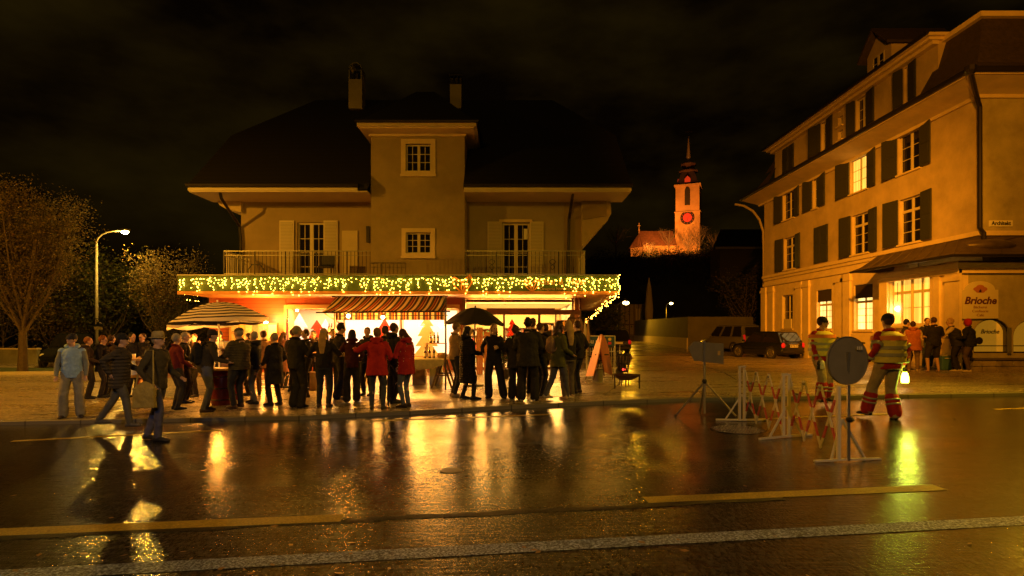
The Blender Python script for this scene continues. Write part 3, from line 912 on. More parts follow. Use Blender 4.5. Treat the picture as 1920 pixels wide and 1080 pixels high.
# lettering and leaf emblem on the fascia
M_GOLD = mat('gold_lettering', (0.62, 0.42, 0.16), 0.4, 0.3)
yl = DF - 0.075
text('lettering', 'Käser & Vögeli', 0.285, M_GOLD, fas, ((wx(1010, DF) + wx(1096, DF)) / 2, yl, wz(529, DF)), sx=0.95, bold=0.004)
text('lettering', 'Drogerie Naturheilmittel', 0.135, M_GOLD, fas, ((wx(1010, DF) + wx(1092, DF)) / 2, yl, wz(542, DF)), sx=1.02)
def emblem(px, py, s):
    c = P(px, py, yl); mb = MB()
    for (dx, lean, hh) in ((-0.30, -0.62, 0.9), (0.32, 0.25, 1.0)):
        for e in (0, 1):
            pts = []
            for i in range(9):
                t = i / 8; wv = math.sin(PI * t) * 0.26 * (1 if e else -1)
                pts.append(c + Vector(((dx * t + lean * t * 0.3 + wv) * s, 0, (-0.5 + t * hh) * s)))
            mb.tube(pts, 0.022 * s / 0.5, 6)
        mid = [c + Vector(((dx * t + lean * t * 0.3) * s, 0, (-0.5 + t * hh) * s)) for t in (0, .25, .5, .75, 1)]
        mb.tube(mid, 0.012, 6)
    mb.build('leaf_emblem', mat('emblem_orange', (0.72, 0.30, 0.06), 0.4), fas)


emblem(868, 532, 0.62); emblem(998, 534, 0.46)
# ---- shop ground floor walls
op1 = (wx(537, HD), wx(862, HD) - 0.02, wz(668, HD), wz(579, HD))
op2 = (wx(873, HD), wx(1086, HD), 0.19, wz(560, HD))
wall_holes(XSL, wx(535, HD), GZ0 - 0.2, ZS, [], HD, 0.25).build('board_wall', M_WOODRED, house)
wall_holes(wx(535, HD) + 0.002, XSR, GZ0 - 0.2, ZS - 0.002, [op1, op2], HD + 0.02, 0.2).build('shop_wall', M_REDPAN, house)
MB().box(XSL, XSL + 0.2, HD + 0.26, 36, GZ0 - 0.2, ZS).box(XSR - 0.2, XSR, HD + 0.26, 36, GZ0 - 0.2, ZS).box(XSL, XSR, 35.8, 36, GZ0 - .2, ZS).build('side_wall', M_PLAST, house)
# display window frame
fr = MB()
x0, x1, z0, z1 = op1
fr.box(x0 - 0.02, x1 + 0.02, HD - 0.06, HD + 0.02, z1, z1 + 0.16); fr.box(x0 - 0.08, x0, HD - 0.05, HD + 0.12, z0, z1 + 0.14)
fr.box(x1, x1 + 0.06, HD - 0.05, HD + 0.12, z0, z1); fr.box(x0, x1, HD - 0.08, HD + 0.12, z0 - 0.06, z0)
for px in (645, 752):
    fr.box(wx(px, HD) - 0.03, wx(px, HD) + 0.03, HD + 0.0, HD + 0.08, z0, z1)
fr = fr.build('display_window', mat('brass_frame', (0.55, 0.36, 0.14), 0.45), house)
MB().box(x0, x1, HD + 0.04, HD + 0.05, z0, z1).build('pane', glass(), fr)
# shopfront frame
fr = MB(); x0, x1, z0, z1 = op2
zb0, zb1 = wz(590, HD), wz(581, HD)
fr.box(x0 - 0.12, x0, HD - 0.04, HD + 0.12, z0 - 0.06, z1); fr.box(x1, x1 + 0.07, HD - 0.04, HD + 0.12, z0 - 0.06, z1)
fr.box(x0, x1, HD - 0.06, HD + 0.10, zb0, zb1)
fr.box(wx(913, HD), wx(1040, HD), HD - 0.14, HD - 0.062, zb0 + 0.05, zb1 + 0.06)
for px, t in ((945, 0.04), (1011, 0.05), (1042, 0.03), (1076, 0.03)):
    fr.box(wx(px, HD) - t, wx(px, HD) + t, HD, HD + 0.08, z0, zb0)
fr.box(wx(1072, HD), wx(1076, HD), HD, HD + 0.08, zb1, z1)
fr.box(x0, x1, HD, HD + 0.08, z0 - 0.06, z0 + 0.02)
fr = fr.build('shopfront', mat('walnut_frame', (0.16, 0.075, 0.03), 0.5, var=0.15), house)
MB().box(x0, x1, HD + 0.04, HD + 0.05, z0, z1).build('pane', glass(), fr)
# ---- shop interior
M_IW = mat('shop_white', (0.80, 0.76, 0.66), 0.7)
M_IWY = mat('shop_warm_wall', (0.75, 0.55, 0.22), 0.7, var=0.12, vscale=2)
ix0, ix1 = op1[0] - 0.6, XSR - 0.22
MB().box(ix0, ix1, HD + 0.22, 29.5, 0.12, 0.17).build('shop_floor', mat('shop_floor_tiles', (0.5, 0.42, 0.3), 0.3), house)
MB().box(ix0, ix1, HD + 0.22, 29.5, ZS - 0.16, ZS - 0.10).build('shop_ceiling', M_IW, house)
MB().box(ix0, ix1, 29.5, 29.6, 0.1, ZS - 0.05).build('shop_back_wall', M_IWY, house)
MB().box(ix0 - 0.1, ix0, HD + 0.22, 29.6, 0.1, ZS - 0.05).build('shop_partition', M_IW, house)
# display box of the big window: white backdrop 1.2 m in, floor at sill
bx0, bx1 = op1[0], op1[1]
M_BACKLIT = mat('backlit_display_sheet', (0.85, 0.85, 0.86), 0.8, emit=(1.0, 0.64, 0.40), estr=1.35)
MB().box(bx0, bx1, HD + 1.35, HD + 1.39, op1[2] - 0.05, op1[3] - 0.0).build('display_backdrop', M_IW, house)
mb = MB()
for a, b in ((647, 748), (757, 856)):
    mb.box(wx(a, HD + 1.3), wx(b, HD + 1.3), HD + 1.32, HD + 1.345, op1[2] + 0.05, op1[3] - 0.03)
mb.build('lit_display_panel', M_BACKLIT, house)
MB().box(bx0, bx1, HD + 0.23, HD + 1.35, op1[2] - 0.08, op1[2] - 0.04).build('display_floor', M_IW, house)
MB().box(bx0 - 0.04, bx0 - 0.002, HD + 0.23, HD + 1.35, op1[2] - 0.05, op1[3]).box(bx1 + 0.002, bx1 + 0.04, HD + 0.23, HD + 1.35, op1[2] - 0.05, op1[3]).build('display_side', M_IWY, house)
def area(name, loc, size, power, col, tgt): return lamp(name, 'AREA', loc, power, col, size, tgt)
SHOPW = (1.0, 0.58, 0.18)
area('display_light', ((bx0 + bx1) / 2, HD + 0.5, op1[3] - 0.03), (6.2, 0.3), 130, (1.0, 0.60, 0.24), ((bx0 + bx1) / 2, HD + 0.75, 0))
area('added_display_spill_light', ((bx0 + bx1) / 2, HD + 0.62, op1[3] - 0.05), (6.2, 0.7), 720, (1.0, 0.38, 0.045), ((bx0 + bx1) / 2, HD - 4.0, 0))  # added lamp throwing amber spill from the display onto the pavement
area('added_shop_spill_light', ((op2[0] + op2[1]) / 2, HD + 0.95, ZS - 0.22), (4.2, 1.2), 800, (1.0, 0.38, 0.045), ((op2[0] + op2[1]) / 2, HD - 4.0, 0))  # extra lamp added to send shopfront glow out over the pavement
area('shop_light', ((op2[0] + op2[1]) / 2, HD + 2.2, ZS - 0.2), (4.2, 2.5), 560, SHOPW, ((op2[0] + op2[1]) / 2, HD + 2.0, 0))
area('shop_light', ((op2[0] + op2[1]) / 2, HD + 5.2, ZS - 0.2), (4.2, 2.5), 420, SHOPW, ((op2[0] + op2[1]) / 2, HD + 5.2, 0))
# trees cut out of board in the display (white and red)
def board_tree(cx, y, z, h_, m, label, tiers=3):
    pts = []
    wd = h_ * 0.34
    for i in range(tiers):
        t0 = i / tiers; t1 = (i + 1) / tiers
        pts.append((cx + wd * (0.25 + 0.6 * t0) * 0.6, z + h_ * (1 - t0)) if i else (cx, z + h_))
        pts.append((cx + wd * (0.35 + 0.65 * t1), z + h_ * (1 - t1)))
    left = [(2 * cx - a, b) for a, b in reversed(pts[1:])]
    mb = MB(); mb.prism([(a, y, b) for a, b in pts + left], (0, 0, 0), (0, 0.03, 0))
    return tag(mb.build('tree_decoration', m), label, 'decoration', 'board trees in the shop windows')


M_REDT = mat('red_board', (0.62, 0.05, 0.02), 0.6, var=0.25, vscale=9, trans=0.3)
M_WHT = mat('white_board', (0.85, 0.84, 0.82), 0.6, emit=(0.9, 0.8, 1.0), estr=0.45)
zb = op1[2] - 0.04
board_tree(wx(561, 23.3), 23.3, zb, 1.72, M_WHT, 'white paper tree cutout at the left end of the display window')
board_tree(wx(594, 23.2), 23.2, zb, 1.45, M_REDT, 'red paper tree cutout right of the white tree in the display window', 4)
board_tree(wx(721, 23.3), 23.3, zb, 1.52, M_REDT, 'red paper tree cutout behind the market stall table')
board_tree(wx(610, 23.6), 23.6, zb, 1.5, M_WHT, 'white paper tree cutout behind the left corner post of the stall')
board_tree(wx(800, 23.4), 23.4, zb, 1.6, mat('straw_board', (0.5, 0.36, 0.12), 0.7), 'straw coloured tree cutout behind the bottles of the stall', 4)
t = board_tree(wx(960, 24.2), 24.2, 1.35, 0.75, M_REDT, 'small red tree standing inside the shop behind the glass door', 3)
# shop shelves and goods (inside the glazed front)
rnd = random.Random(11)
shelf_cols = [mat('pack_' + n_, c, 0.5) for n_, c in (('white', (0.75, 0.72, 0.65)), ('green', (0.10, 0.25, 0.08)), ('ochre', (0.6, 0.36, 0.08)), ('red', (0.45, 0.06, 0.03)), ('brown', (0.18, 0.09, 0.04)))]
def shelf_unit(x0, x1, y, z0, z1, levels, label, seed):
    t = thing('shelf', label, 'shelf', ((x0 + x1) / 2, y, z0), group='goods shelves inside the shop')
    mb = MB(); mb.box(x0, x0 + 0.03, y, y + 0.35, z0, z1); mb.box(x1 - 0.03, x1, y, y + 0.35, z0, z1); mb.box(x0 + .03, x1 - .03, y + 0.33, y + 0.35, z0, z1)
    for i in range(levels + 1):
        z = z0 + (z1 - z0 - 0.03) * i / levels; mb.box(x0 + 0.03, x1 - 0.03, y, y + 0.33, z, z + 0.025)
    mb.build('rack', M_WOOD, t)
    r = random.Random(seed); gd = MB()
    for i in range(levels):
        z = z0 + (z1 - z0 - 0.03) * i / levels + 0.026; x = x0 + 0.05; hh = (z1 - z0) / levels
        while x < x1 - 0.12:
            ww = r.uniform(0.05, 0.11); gd.cur = r.randrange(5)
            if r.random() < 0.85: gd.box(x, x + ww, y + 0.03, y + 0.12, z, z + hh * r.uniform(0.45, 0.8))
            x += ww + 0.012
    tag(gd.build('packets', shelf_cols, t), kind='stuff')


shelf_unit(wx(1012, 24.6), wx(1040, 24.6), 24.6, 0.17, 1.95, 6, 'narrow goods shelf just inside the shop door pane', 1)
shelf_unit(wx(1044, 24.0), wx(1064, 24.0), 24.0, 0.17, 2.05, 7, 'tall tightly packed shelf right of the shop door', 2)
shelf_unit(wx(946, 27.5), wx(1008, 27.5), 27.5, 0.17, 1.75, 5, 'wide goods shelf at the back of the shop', 3)
shelf_unit(wx(880, 26.0), wx(925, 26.0), 26.0, 0.17, 1.7, 5, 'goods shelf inside the shop behind the black umbrella', 4)
# little spotlight fixtures behind the transom
t = thing('ceiling_spotlight', 'white track spotlight under the shop ceiling above the door', 'lamp', P(947, 568, 24.0))
MB().tube([P(944, 563, 24), P(950, 571, 24)], 0.07, 10).build('lamp_head', M_WHITE, t)
MB().bar(P(947, 560, 24), P(947, 567, 24), 0.03, 0.03).build('arm', M_METAL, t)
for px in (557,):
    t = thing('window_spotlight', 'small round spotlight in the top of the display window', 'lamp', P(px, 583, 22.9)); MB().ell(P(px, 582, 22.9), 0.05).build('bulb', M_LAMPW, t, smooth=True)
    MB().lathe([(0.06, 0.03), (0.06, 0.08)], P(px, 582, 22.9), 12).build('housing', M_WHITE, t)


# ---- balcony railings
def railing(px0, px1, py_top, D, label, ret=None, scroll=()):
    x0, x1 = wx(px0, D), wx(px1, D); zt = wz(py_top, D); zb_ = FZ1 + 0.04
    t = thing('balcony_railing', label, 'railing', ((x0 + x1) / 2, D, zb_))
    mb = MB()
    mb.box(x0, x1, D - 0.025, D + 0.025, zt - 0.03, zt); mb.box(x0, x1, D - 0.012, D + 0.012, zt - 0.17, zt - 0.15); mb.box(x0, x1, D - 0.012, D + 0.012, zb_ + 0.06, zb_ + 0.085)
    mb.build('rails', M_STEEL, t)
    n_ = int((x1 - x0) / 0.13); k = MB()
    for i in range(n_ + 1):
        x = x0 + (x1 - x0) * i / n_
        b = 0.018 if i % 8 == 0 else 0.008
        k.box(x - b, x + b, D - b, D + b, zb_, zt - 0.031)
    k.build('balusters', M_METAL, t)
    if ret:
        xr, ys, s = ret
        k = MB(); k.box(xr - 0.02, xr + 0.02, D + 0.03, ys, zt - 0.03, zt); n2 = 12
        k.box(xr - 0.015, xr + 0.015, D + 0.03, ys, zt - 0.17, zt - 0.15)
        for i in range(n2 + 1):
            y = D + 0.03 + (ys - D - 0.06) * i / n2; k.box(xr - 0.014, xr + 0.014, y, y + 0.028, zb_, zt - 0.031)
        k.build('side_rail', mat('pale_rail', (0.6, 0.55, 0.45), 0.5), t)
    for px in scroll:
        c = P(px, 498, D - 0.02); k = MB()
        for sg in (-1, 1):
            pts = [c + Vector((sg * 0.13 * math.sin(a) * (1 - a / 9), 0, 0.22 - 0.06 * a)) for a in [i * 0.45 for i in range(15)]]
            k.tube(pts, 0.010, 5)
        k.build('scroll', M_METAL, t)
    return t


railing(420, 694, 470, 20.35, 'dark bar railing of the balcony left of the tower', ret=(wx(420, 20.35), 22.3, 1))
railing(873, 1062, 470, 20.35, 'dark bar railing with iron scrolls on the balcony right of the tower', scroll=(922, 1036))
railing(1062.8, 1097, 470, 20.35, 'pale end section of the right balcony railing by the corner', ret=(wx(1097, 20.35), 22.3, 1))
# balcony furniture
t = thing('balcony_chair', 'dark chair standing on the left balcony before the balcony door', 'chair', P(612, 512, 21.3))
x = wx(612, 21.3); z = FZ1
MB().box(x - 0.24, x + 0.24, 21.1, 21.5, z + 0.42, z + 0.46).build('seat', M_BLACK, t); MB().box(x - 0.24, x + 0.24, 21.5, 21.53, z + 0.48, z + 0.88).build('backrest', M_BLACK, t)
for a in (-0.22, 0.22):
    for b in (21.12, 21.48):
        MB().box(x + a - 0.015, x + a + 0.015, b - 0.015, b + 0.015, z, z + 0.418).build('leg', M_BLACK, t)
t = thing('balcony_arch', 'small iron arch rack on the left balcony near the corner', 'rack', P(480, 512, 21.2))
x = wx(480, 21.2)
MB().tube([(x - 0.28, 21.2, z), (x - 0.28, 21.2, z + 0.35), (x - 0.15, 21.2, z + 0.52), (x + 0.15, 21.2, z + 0.52), (x + 0.28, 21.2, z + 0.35), (x + 0.28, 21.2, z)], 0.02, 6).build('frame', M_METAL, t)
t = tag(MB().box(wx(982, 22.7), wx(989, 22.7), 22.56, 22.575, wz(450, 22.7), wz(430, 22.7)).build('wall_calendar', M_WHITE), 'small pale sheet hanging behind the panes of the right balcony door', 'sheet')
# ---- fairy lights
bulb_me = None
BUL = []
def light_string(name, label, pts_fn, group, seed, wires):
    """pts_fn -> list of bulb points; up to 95 bulbs are parts"""
    global bulb_me
    pts = pts_fn
    t = thing(name, label, 'fairy lights', pts[0], group=group)
    mb = MB()
    for w_ in wires: mb.tube(w_, 0.003, 4)
    mb.build('wire', mat('thin_wire', (0.12, 0.12, 0.06), 0.6), t)
    if bulb_me is None:
        b = MB().ell((0, 0, 0), 0.0115, 8, 6)
        o = b.build('bulb', M_BULB, t, world=False, smooth=True); bulb_me = o.data; BUL.append(o)
        o.location = (0, 0, 0)
        rest = pts[1:96]
    else:
        rest = pts[:96]
    for p in rest:
        o = bpy.data.objects.new('bulb', bulb_me); COL.objects.link(o); o.parent = t; o.location = Vector(p) - ORG[t.name]


rnd = random.Random(5)
NSEG = 6; seg = (FX1 - FX0) / NSEG
spots_ = ['above the striped umbrella', 'above the notice board', 'above the left end of the market stall', 'above the striped market awning', 'around the large leaf emblem', 'across the golden shop name at the right end']
for s_ in range(NSEG):
    a = FX0 + seg * s_; wires = []; pts = []; top_ = []
    yb = DF - 0.105
    for i in range(13):
        x = a + seg * i / 12; top_.append((x, yb, FZ1 + 0.01 - 0.025 * (i % 3)))
    wires.append(top_)
    x = a + 0.05
    while x < a + seg - 0.04:
        nb = rnd.choice([1, 2, 2, 3, 3, 4, 5]) if rnd.random() > 0.04 else 0
        L = 0.09 * nb + rnd.uniform(0.03, 0.1); px_ = x; pz = FZ1; wv = [(x, yb, FZ1)]
        for k in range(nb):
            pz -= rnd.uniform(0.075, 0.165); px_ += rnd.uniform(-0.05, 0.05)
            wv.append((px_, yb - 0.01, pz)); pts.append((px_ + rnd.uniform(-0.04, 0.04), yb - 0.02, pz + rnd.uniform(-.03, .01)))
        if nb: wires.append(wv)
        x += rnd.uniform(0.055, 0.10)
    rnd.shuffle(pts)
    light_string('icicle_lights', 'icicle fairy lights on the green fascia ' + spots_[s_], pts, 'strings of fairy lights along the shop canopy', s_, wires)
# string round the left corner, and rope falling off the right corner
pts = []; wires = []
for j in range(6):
    x = FX0 - 0.06 * j; y = DF + 0.35 * j
    n_ = 4; wv = [(x, y, FZ1)]
    for k in range(n_):
        wv.append((x + rnd.uniform(-.05, .05), y, FZ1 - 0.17 * (k + 1) * (1.15 if j > 1 else 0.9))); pts.append(wv[-1])
    wires.append(wv)
light_string('icicle_lights', 'icicle fairy lights hanging round the left corner of the shop canopy', pts, 'strings of fairy lights along the shop canopy', 9, wires)
pts = []; A_ = Vector((FX1 + 0.03, DF - 0.05, FZ1)); B_ = Vector((wx(1099, 37), 37, wz(603, 37)))
wv = []
for i in range(96):
    t_ = i / 95.0
    if i < 14:
        p = Vector((FX1 + 0.04, DF - 0.1, FZ1 - 0.62 * i / 14.0)) + Vector((rnd.uniform(-.04, .04), 0, rnd.uniform(-.02, .02)))
    else:
        u = (i - 14) / 81.0
        p = Vector((FX1 + 0.04, DF, ZS)).lerp(B_, u ** 1.25) + Vector((rnd.uniform(-.1, .1), 0, rnd.uniform(-.11, .11)))
    pts.append(tuple(p))
    if i % 4 == 0: wv.append(tuple(p))
light_string('rope_lights', 'dense rope of fairy lights running back along the right edge of the shop canopy', pts, 'strings of fairy lights along the shop canopy', 10, [wv])
# ---- wall lamp and posters on the board wall
t = thing('wall_lamp', 'bright round lamp glowing on the red board wall', 'lamp', P(498, 601, 22.0))
MB().ell(P(498, 601, 22.0), 0.11, 16, 12).build('globe', M_LAMPW, t, smooth=True)
MB().bar(P(498, 601, 22.1), P(498, 601, 22.49), 0.05, 0.05).build('bracket', M_METAL, t)
lamp('wall_lamp_light', 'POINT', P(498, 600, 21.7), 330, WRM, 0.22)
t = thing('notice_board', 'long pale notice board with posters on the red board wall', 'notice board', P(475, 640, 22.45))
MB().box(wx(430, 22.44), wx(520, 22.44), 22.42, 22.49, wz(655, 22.4), wz(606, 22.4)).build('panel', mat('board_ochre', (0.50, 0.30, 0.10), 0.6), t)
rnd = random.Random(2)
for i, (a, b, c, d, col) in enumerate([(433, 446, 608, 622, (0.6, 0.5, .3)), (449, 458, 609, 630, (0.7, .45, .12)), (460, 472, 609, 628, (.62, .5, .28)), (474, 484, 608, 622, (.15, .2, .12)), (486, 500, 612, 640, (.2, .25, .22)), (503, 518, 609, 634, (.66, .5, .3)), (450, 462, 632, 650, (.5, .2, .1)), (434, 446, 626, 650, (.55, .42, .2))]):
    p = MB().box(wx(a, 22.41), wx(b, 22.41), 22.405, 22.417, wz(d, 22.4), wz(c, 22.4)).build('poster', mat('paper_%d' % i, col, 0.6, var=0.3, vscale=14), t)
# ================================================================ the corner building on the right
XF = 16.0; DC = 20.1; DE = 37.2; GR = 0.1
corner = thing('corner_building', 'tall ochre corner building with green shutters, mansard roof and bakery on the right', 'building', (XF, DC, GR))
def Dx(px, X=XF): return X * FPX / (px - 960.0)
def casement_s(parent, d0, d1, z0, z1, X, gm=None, transom=None, rows=2, fm=None, depth=0.12, cols=1, half=False):
    """window in a wall of the plane x = X (outside towards -x); d = distances"""
    fm = fm or M_CREAM; gm = gm or M_DARKGL; fr = 0.055; xx = X + depth
    if half: d1h = d1
    mb = MB(); dm = (d0 + d1) / 2
    mb.box(xx, xx + .06, d0, d0 + fr, z0, z1); mb.box(xx, xx + .06, d1 - fr, d1, z0, z1)
    mb.box(xx, xx + .06, d0 + fr, d1 - fr, z0, z0 + fr); mb.box(xx, xx + .06, d0 + fr, d1 - fr, z1 - fr, z1)
    mb.box(xx - 0.01, xx + .055, dm - fr, dm + fr, z0 + fr, z1 - fr)
    zt = z1 - fr
    if transom:
        zt = z0 + (z1 - z0) * transom
        mb.box(xx - 0.006, xx + .05, d0 + fr, dm - fr, zt - fr, zt + fr); mb.box(xx - 0.006, xx + .05, dm + fr, d1 - fr, zt - fr, zt + fr)
    t = 0.012
    for a, b in ((d0 + fr, dm - fr), (dm + fr, d1 - fr)):
        for r in range(1, rows):
            q = z0 + fr + (zt - z0 - fr) * r / rows; mb.box(xx + .006, xx + .044, a, b, q - t, q + t)
        for c in range(1, cols):
            q = a + (b - a) * c / cols; mb.box(xx + .008, xx + .042, q - t, q + t, z0 + fr, zt)
    f = mb.build('window', fm, parent)
    MB().box(xx + .025, xx + .03, d0 + fr / 2, d1 - fr / 2, z0 + fr / 2, z1 - fr / 2).build('pane', gm, f)
    mb = MB().box(X - 0.09, X + 0.10, d0 - 0.06, d1 + 0.06, z0 - 0.07, z0 - 0.003); mb.build('sill', M_STONE, f)
    return f


def shut_s(parent, d0, d1, z0, z1, X, ang=0.0, hinge=None):
    """shutter lying on the wall or swung open by ang round its hinge distance"""
    wd = d1 - d0; o = X - 0.035
    hp = hinge if hinge is not None else d0
    sg = 1 if hp == d0 else -1
    v = Vector((-math.sin(ang), sg * math.cos(ang), 0)); nrm = Vector((v.y * sg, -v.x * sg, 0)) * -1
    a = Vector((o, hp, 0))
    def pl(t0, t1, za, zb, off, thk, m, par):
        p = [a + v * (wd * t0) + nrm * off, a + v * (wd * t1) + nrm * off]
        q = [x + nrm * thk for x in p]
        mb = MB(); mb.add([(*p[0].xy, za), (*p[1].xy, za), (*q[1].xy, za), (*q[0].xy, za), (*p[0].xy, zb), (*p[1].xy, zb), (*q[1].xy, zb), (*q[0].xy, zb)],
                          [(0, 3, 2, 1), (4, 5, 6, 7), (0, 1, 5, 4), (1, 2, 6, 5), (2, 3, 7, 6), (3, 0, 4, 7)])
        return mb.build('shutter' if par is parent else 'louvres', m, par)
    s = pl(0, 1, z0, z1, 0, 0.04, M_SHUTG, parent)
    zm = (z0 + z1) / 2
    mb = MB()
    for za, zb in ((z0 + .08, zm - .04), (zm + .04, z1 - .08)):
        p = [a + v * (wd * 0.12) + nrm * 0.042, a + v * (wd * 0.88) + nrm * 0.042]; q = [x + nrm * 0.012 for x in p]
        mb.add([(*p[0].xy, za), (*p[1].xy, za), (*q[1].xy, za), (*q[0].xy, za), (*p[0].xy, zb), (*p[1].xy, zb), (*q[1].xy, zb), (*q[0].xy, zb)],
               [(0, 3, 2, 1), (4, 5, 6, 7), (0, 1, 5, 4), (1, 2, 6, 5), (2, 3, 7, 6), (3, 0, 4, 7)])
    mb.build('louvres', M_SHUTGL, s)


def wall_side(d0, d1, z0, z1, holes, X, th, mb=None):
    mb2 = wall_holes(d0, d1, z0, z1, holes, 0, th)
    mb = mb or MB()
    mb.add([(X + v.y, v.x, v.z) for v in mb2.v], mb2.f)
    return mb


# windows of the three rows: (far shutter outer, far shutter inner, opening far/near, near shutter inner, outer) in picture columns
UP = 1.012
row3 = [(1660, 1684, 1726, 1751, 8.03, 9.62, 0), (1573, 1594, 1627, 1647, 8.03, 9.62, 1), (1510, 1524, 1534, 1553, 8.05, 9.62, 2), (1456, 1468, 1490, 1503, 8.05, 9.62, 0)]
row2 = [(1662, 1686, 1728, 1753, 5.14, 6.98, 0), (1579, 1597, 1630, 1650, 5.14, 6.98, 0), None, (1458, 1470, 1492, 1505, 5.14, 6.98, 0)]
holes = []; wins = []
for rw in (row3, row2):
    for r in rw:
        if r is None: continue
        d_near, d_far = Dx(r[2]), Dx(r[1]); holes.append((d_near, d_far, r[4], r[5])); wins.append((r, d_near, d_far))
ZT = 10.0
wall_side(DC, DE, 4.7, ZT, holes, XF, 0.35).build('wall', M_RB, corner)
for r, dn, df in wins:
    lit = r[6] == 1
    casement_s(corner, dn, df, r[4], r[5], XF, gm=M_LITY if lit else None, transom=0.72 if r[4] < 6 else None, rows=3)
    shut_s(corner, Dx(r[3]), dn - 0.02, r[4] - .03, r[5] + .03, XF, 0.12, hinge=dn - 0.02)
    shut_s(corner, df + 0.02, Dx(r[0]), r[4] - .03, r[5] + .03, XF, 0.14, hinge=df + 0.02)
# closed pair in row two
for a, b in ((1541, 1554), (1528, 1540.5)):
    shut_s(corner, Dx(a if a > b else b), Dx(min(a, b)), 5.12, 7.0, XF)
# frontal wall and rear body
wall_holes(XF + 0.002, 26.5, 4.7, ZT - 0.003, [], DC - 0.002, 0.3).build('front_wall', M_RB2, corner)
MB().box(XF + 0.40, 26.4, DC + 0.35, DE - 0.01, 0.0, ZT - 0.01).build('rear_wall', M_RB, corner)
# mouldings
mb = MB(); mb.box(XF - 0.14, XF + 0.1, DC - 0.14, DE + 0.05, 4.86, 5.02); mb.box(XF - 0.08, XF + 0.05, DC - 0.08, DE, 4.70, 4.857)
mb.box(XF + 0.102, 26.5, DC - 0.14, DC + 0.05, 4.86, 5.02); mb.box(XF + 0.052, 26.5, DC - 0.08, DC + 0.04, 4.70, 4.857)
mb.build('string_course', M_STONE, corner)
# eaves: sloping cove + gutter board
ex = 14.72; ed = DC - 1.28
def eave_prof(mb, pts):
    """pts (out, z): out = distance in front of wall; swept round the corner"""
    L_ = []
    for o, z in pts:
        L_.append([Vector((XF - o, DE + 0.6, z)), Vector((XF - o, DC - o, z)), Vector((26.5, DC - o, z))])
    for a, b in zip(L_, L_[1:]):
        mb.quad(a[0], a[1], b[1], b[0]); mb.quad(a[1], a[2], b[2], b[1])
    return mb


mb = eave_prof(MB(), [(-0.05, 9.56), (0.10, 9.56), (0.16, 9.66), (0.42, 9.74), (1.10, 9.90), (1.20, 9.90), (1.20, 10.05), (-0.3, 10.25)]); mb.build('eaves', M_STONE, corner, fixn=True)
mb = MB(); mb.tube([(ex, DE + 0.6, 10.02), (ex, ed, 10.02), (26.5, ed, 10.02)], 0.10, 10); mb.build('gutter', M_METAL, corner)
# mansard storey: long plastered dormer front
XM = 16.25; Z0m, Z1m = 10.15, 12.72
dr = [(1681, 1695, 1705, 1724, 10.95, 12.45, 0), (1593, 1605, 1626, 1646, 10.95, 12.45, 0), (1524, 1540, 1551, 1567, 10.95, 12.45, 0)]
hl = [(Dx(r[2], XM), Dx(r[1], XM), r[4], r[5]) for r in dr]
sm_ = [(Dx(1580, XM), Dx(1571, XM), 11.05, 11.5), (Dx(1580, XM), Dx(1571, XM), 11.75, 12.2)]
DM0, DM1 = Dx(1759, XM), Dx(1453, XM)
wall_side(DM0, DM1, Z0m, Z1m, hl + sm_, XM, 0.3).build('dormer_front', M_RB, corner)
MB().box(XM + 0.31, 25, DM0, DM1, Z0m, Z1m - 0.02).build('dormer_body', M_RB2, corner)
for r, h_ in zip(dr, hl):
    casement_s(corner, h_[0], h_[1], r[4], r[5], XM, rows=3)
    shut_s(corner, Dx(r[3], XM), h_[0] - .02, r[4] - .03, r[5] + .03, XM, 0.15, hinge=h_[0] - .02)
    shut_s(corner, h_[1] + .02, Dx(r[0], XM), r[4] - .03, r[5] + .03, XM, 0.25, hinge=h_[1] + .02)
for h_ in sm_: casement_s(corner, h_[0], h_[1], h_[2], h_[3], XM, rows=1)
for a, b in ((1490, 1480.5), (1479.5, 1469)): shut_s(corner, Dx(a, XM), Dx(b, XM), 10.95, 12.4, XM)
mb = MB(); mb.box(XM - 0.55, XM + 6, DM0 - 0.25, DM1 + 0.4, Z1m + 0.05, Z1m + 0.16); mb.box(XM - 0.42, XM + 0.2, DM0 - 0.12, DM1 + 0.3, Z1m - 0.06, Z1m + 0.048); mb.box(XM - 0.25, XM - 0.003, DM0 - 0.06, DM1 + 0.1, Z1m - 0.2, Z1m - 0.062)
mb.build('dormer_cornice', M_STONE, corner)
mb = MB(); mb.tube([(XM - 0.62, DM1 + 0.4, Z1m + 0.12), (XM - 0.62, DM0 - 0.3, Z1m + 0.12)], 0.07, 8); mb.build('gutter', M_METAL, corner)
# mansard tile slopes at both ends of the dormer and at the corner
mb = MB()
def mans(pa, pb, za, zb):
    a0, a1 = pa; b0, b1 = pb
    mb.quad((*a0, za), (*a1, za), (*b1, zb), (*b0, zb))
prof = [(14.9, 10.1), (15.75, 10.7), (16.25, 11.6), (16.55, 12.6)]
for (xa, za), (xb, zb_) in zip(prof, prof[1:]):
    mb.quad((xa, DC - (16 - xa) - 0.0, za), (xa, DM0 + 0.3, za), (xb, DM0 + 0.3, zb_), (xb, DC - (16 - xb), zb_))
    mb.quad((xa, DC - (16 - xa), za), (xb, DC - (16 - xb), zb_), (27, DC - (16 - xb), zb_), (27, DC - (16 - xa), za))
    mb.quad((xa, DM1 - 0.2, za), (xa, DE + 0.5, za), (xb, DE + (16 - xb) - .3, zb_), (xb, DM1 - 0.2, zb_))
mb.builds('mansard_roof', M_ROOFR, corner)
mb = MB(); xa = 16.55; da = DC + 0.55
mb.box(xa - 0.18, 26.5, da - 0.18, da + 0.1, 12.6, 12.78); mb.box(xa - 0.18, xa + 0.1, da + 0.102, DM0 + 0.5, 12.6, 12.78)
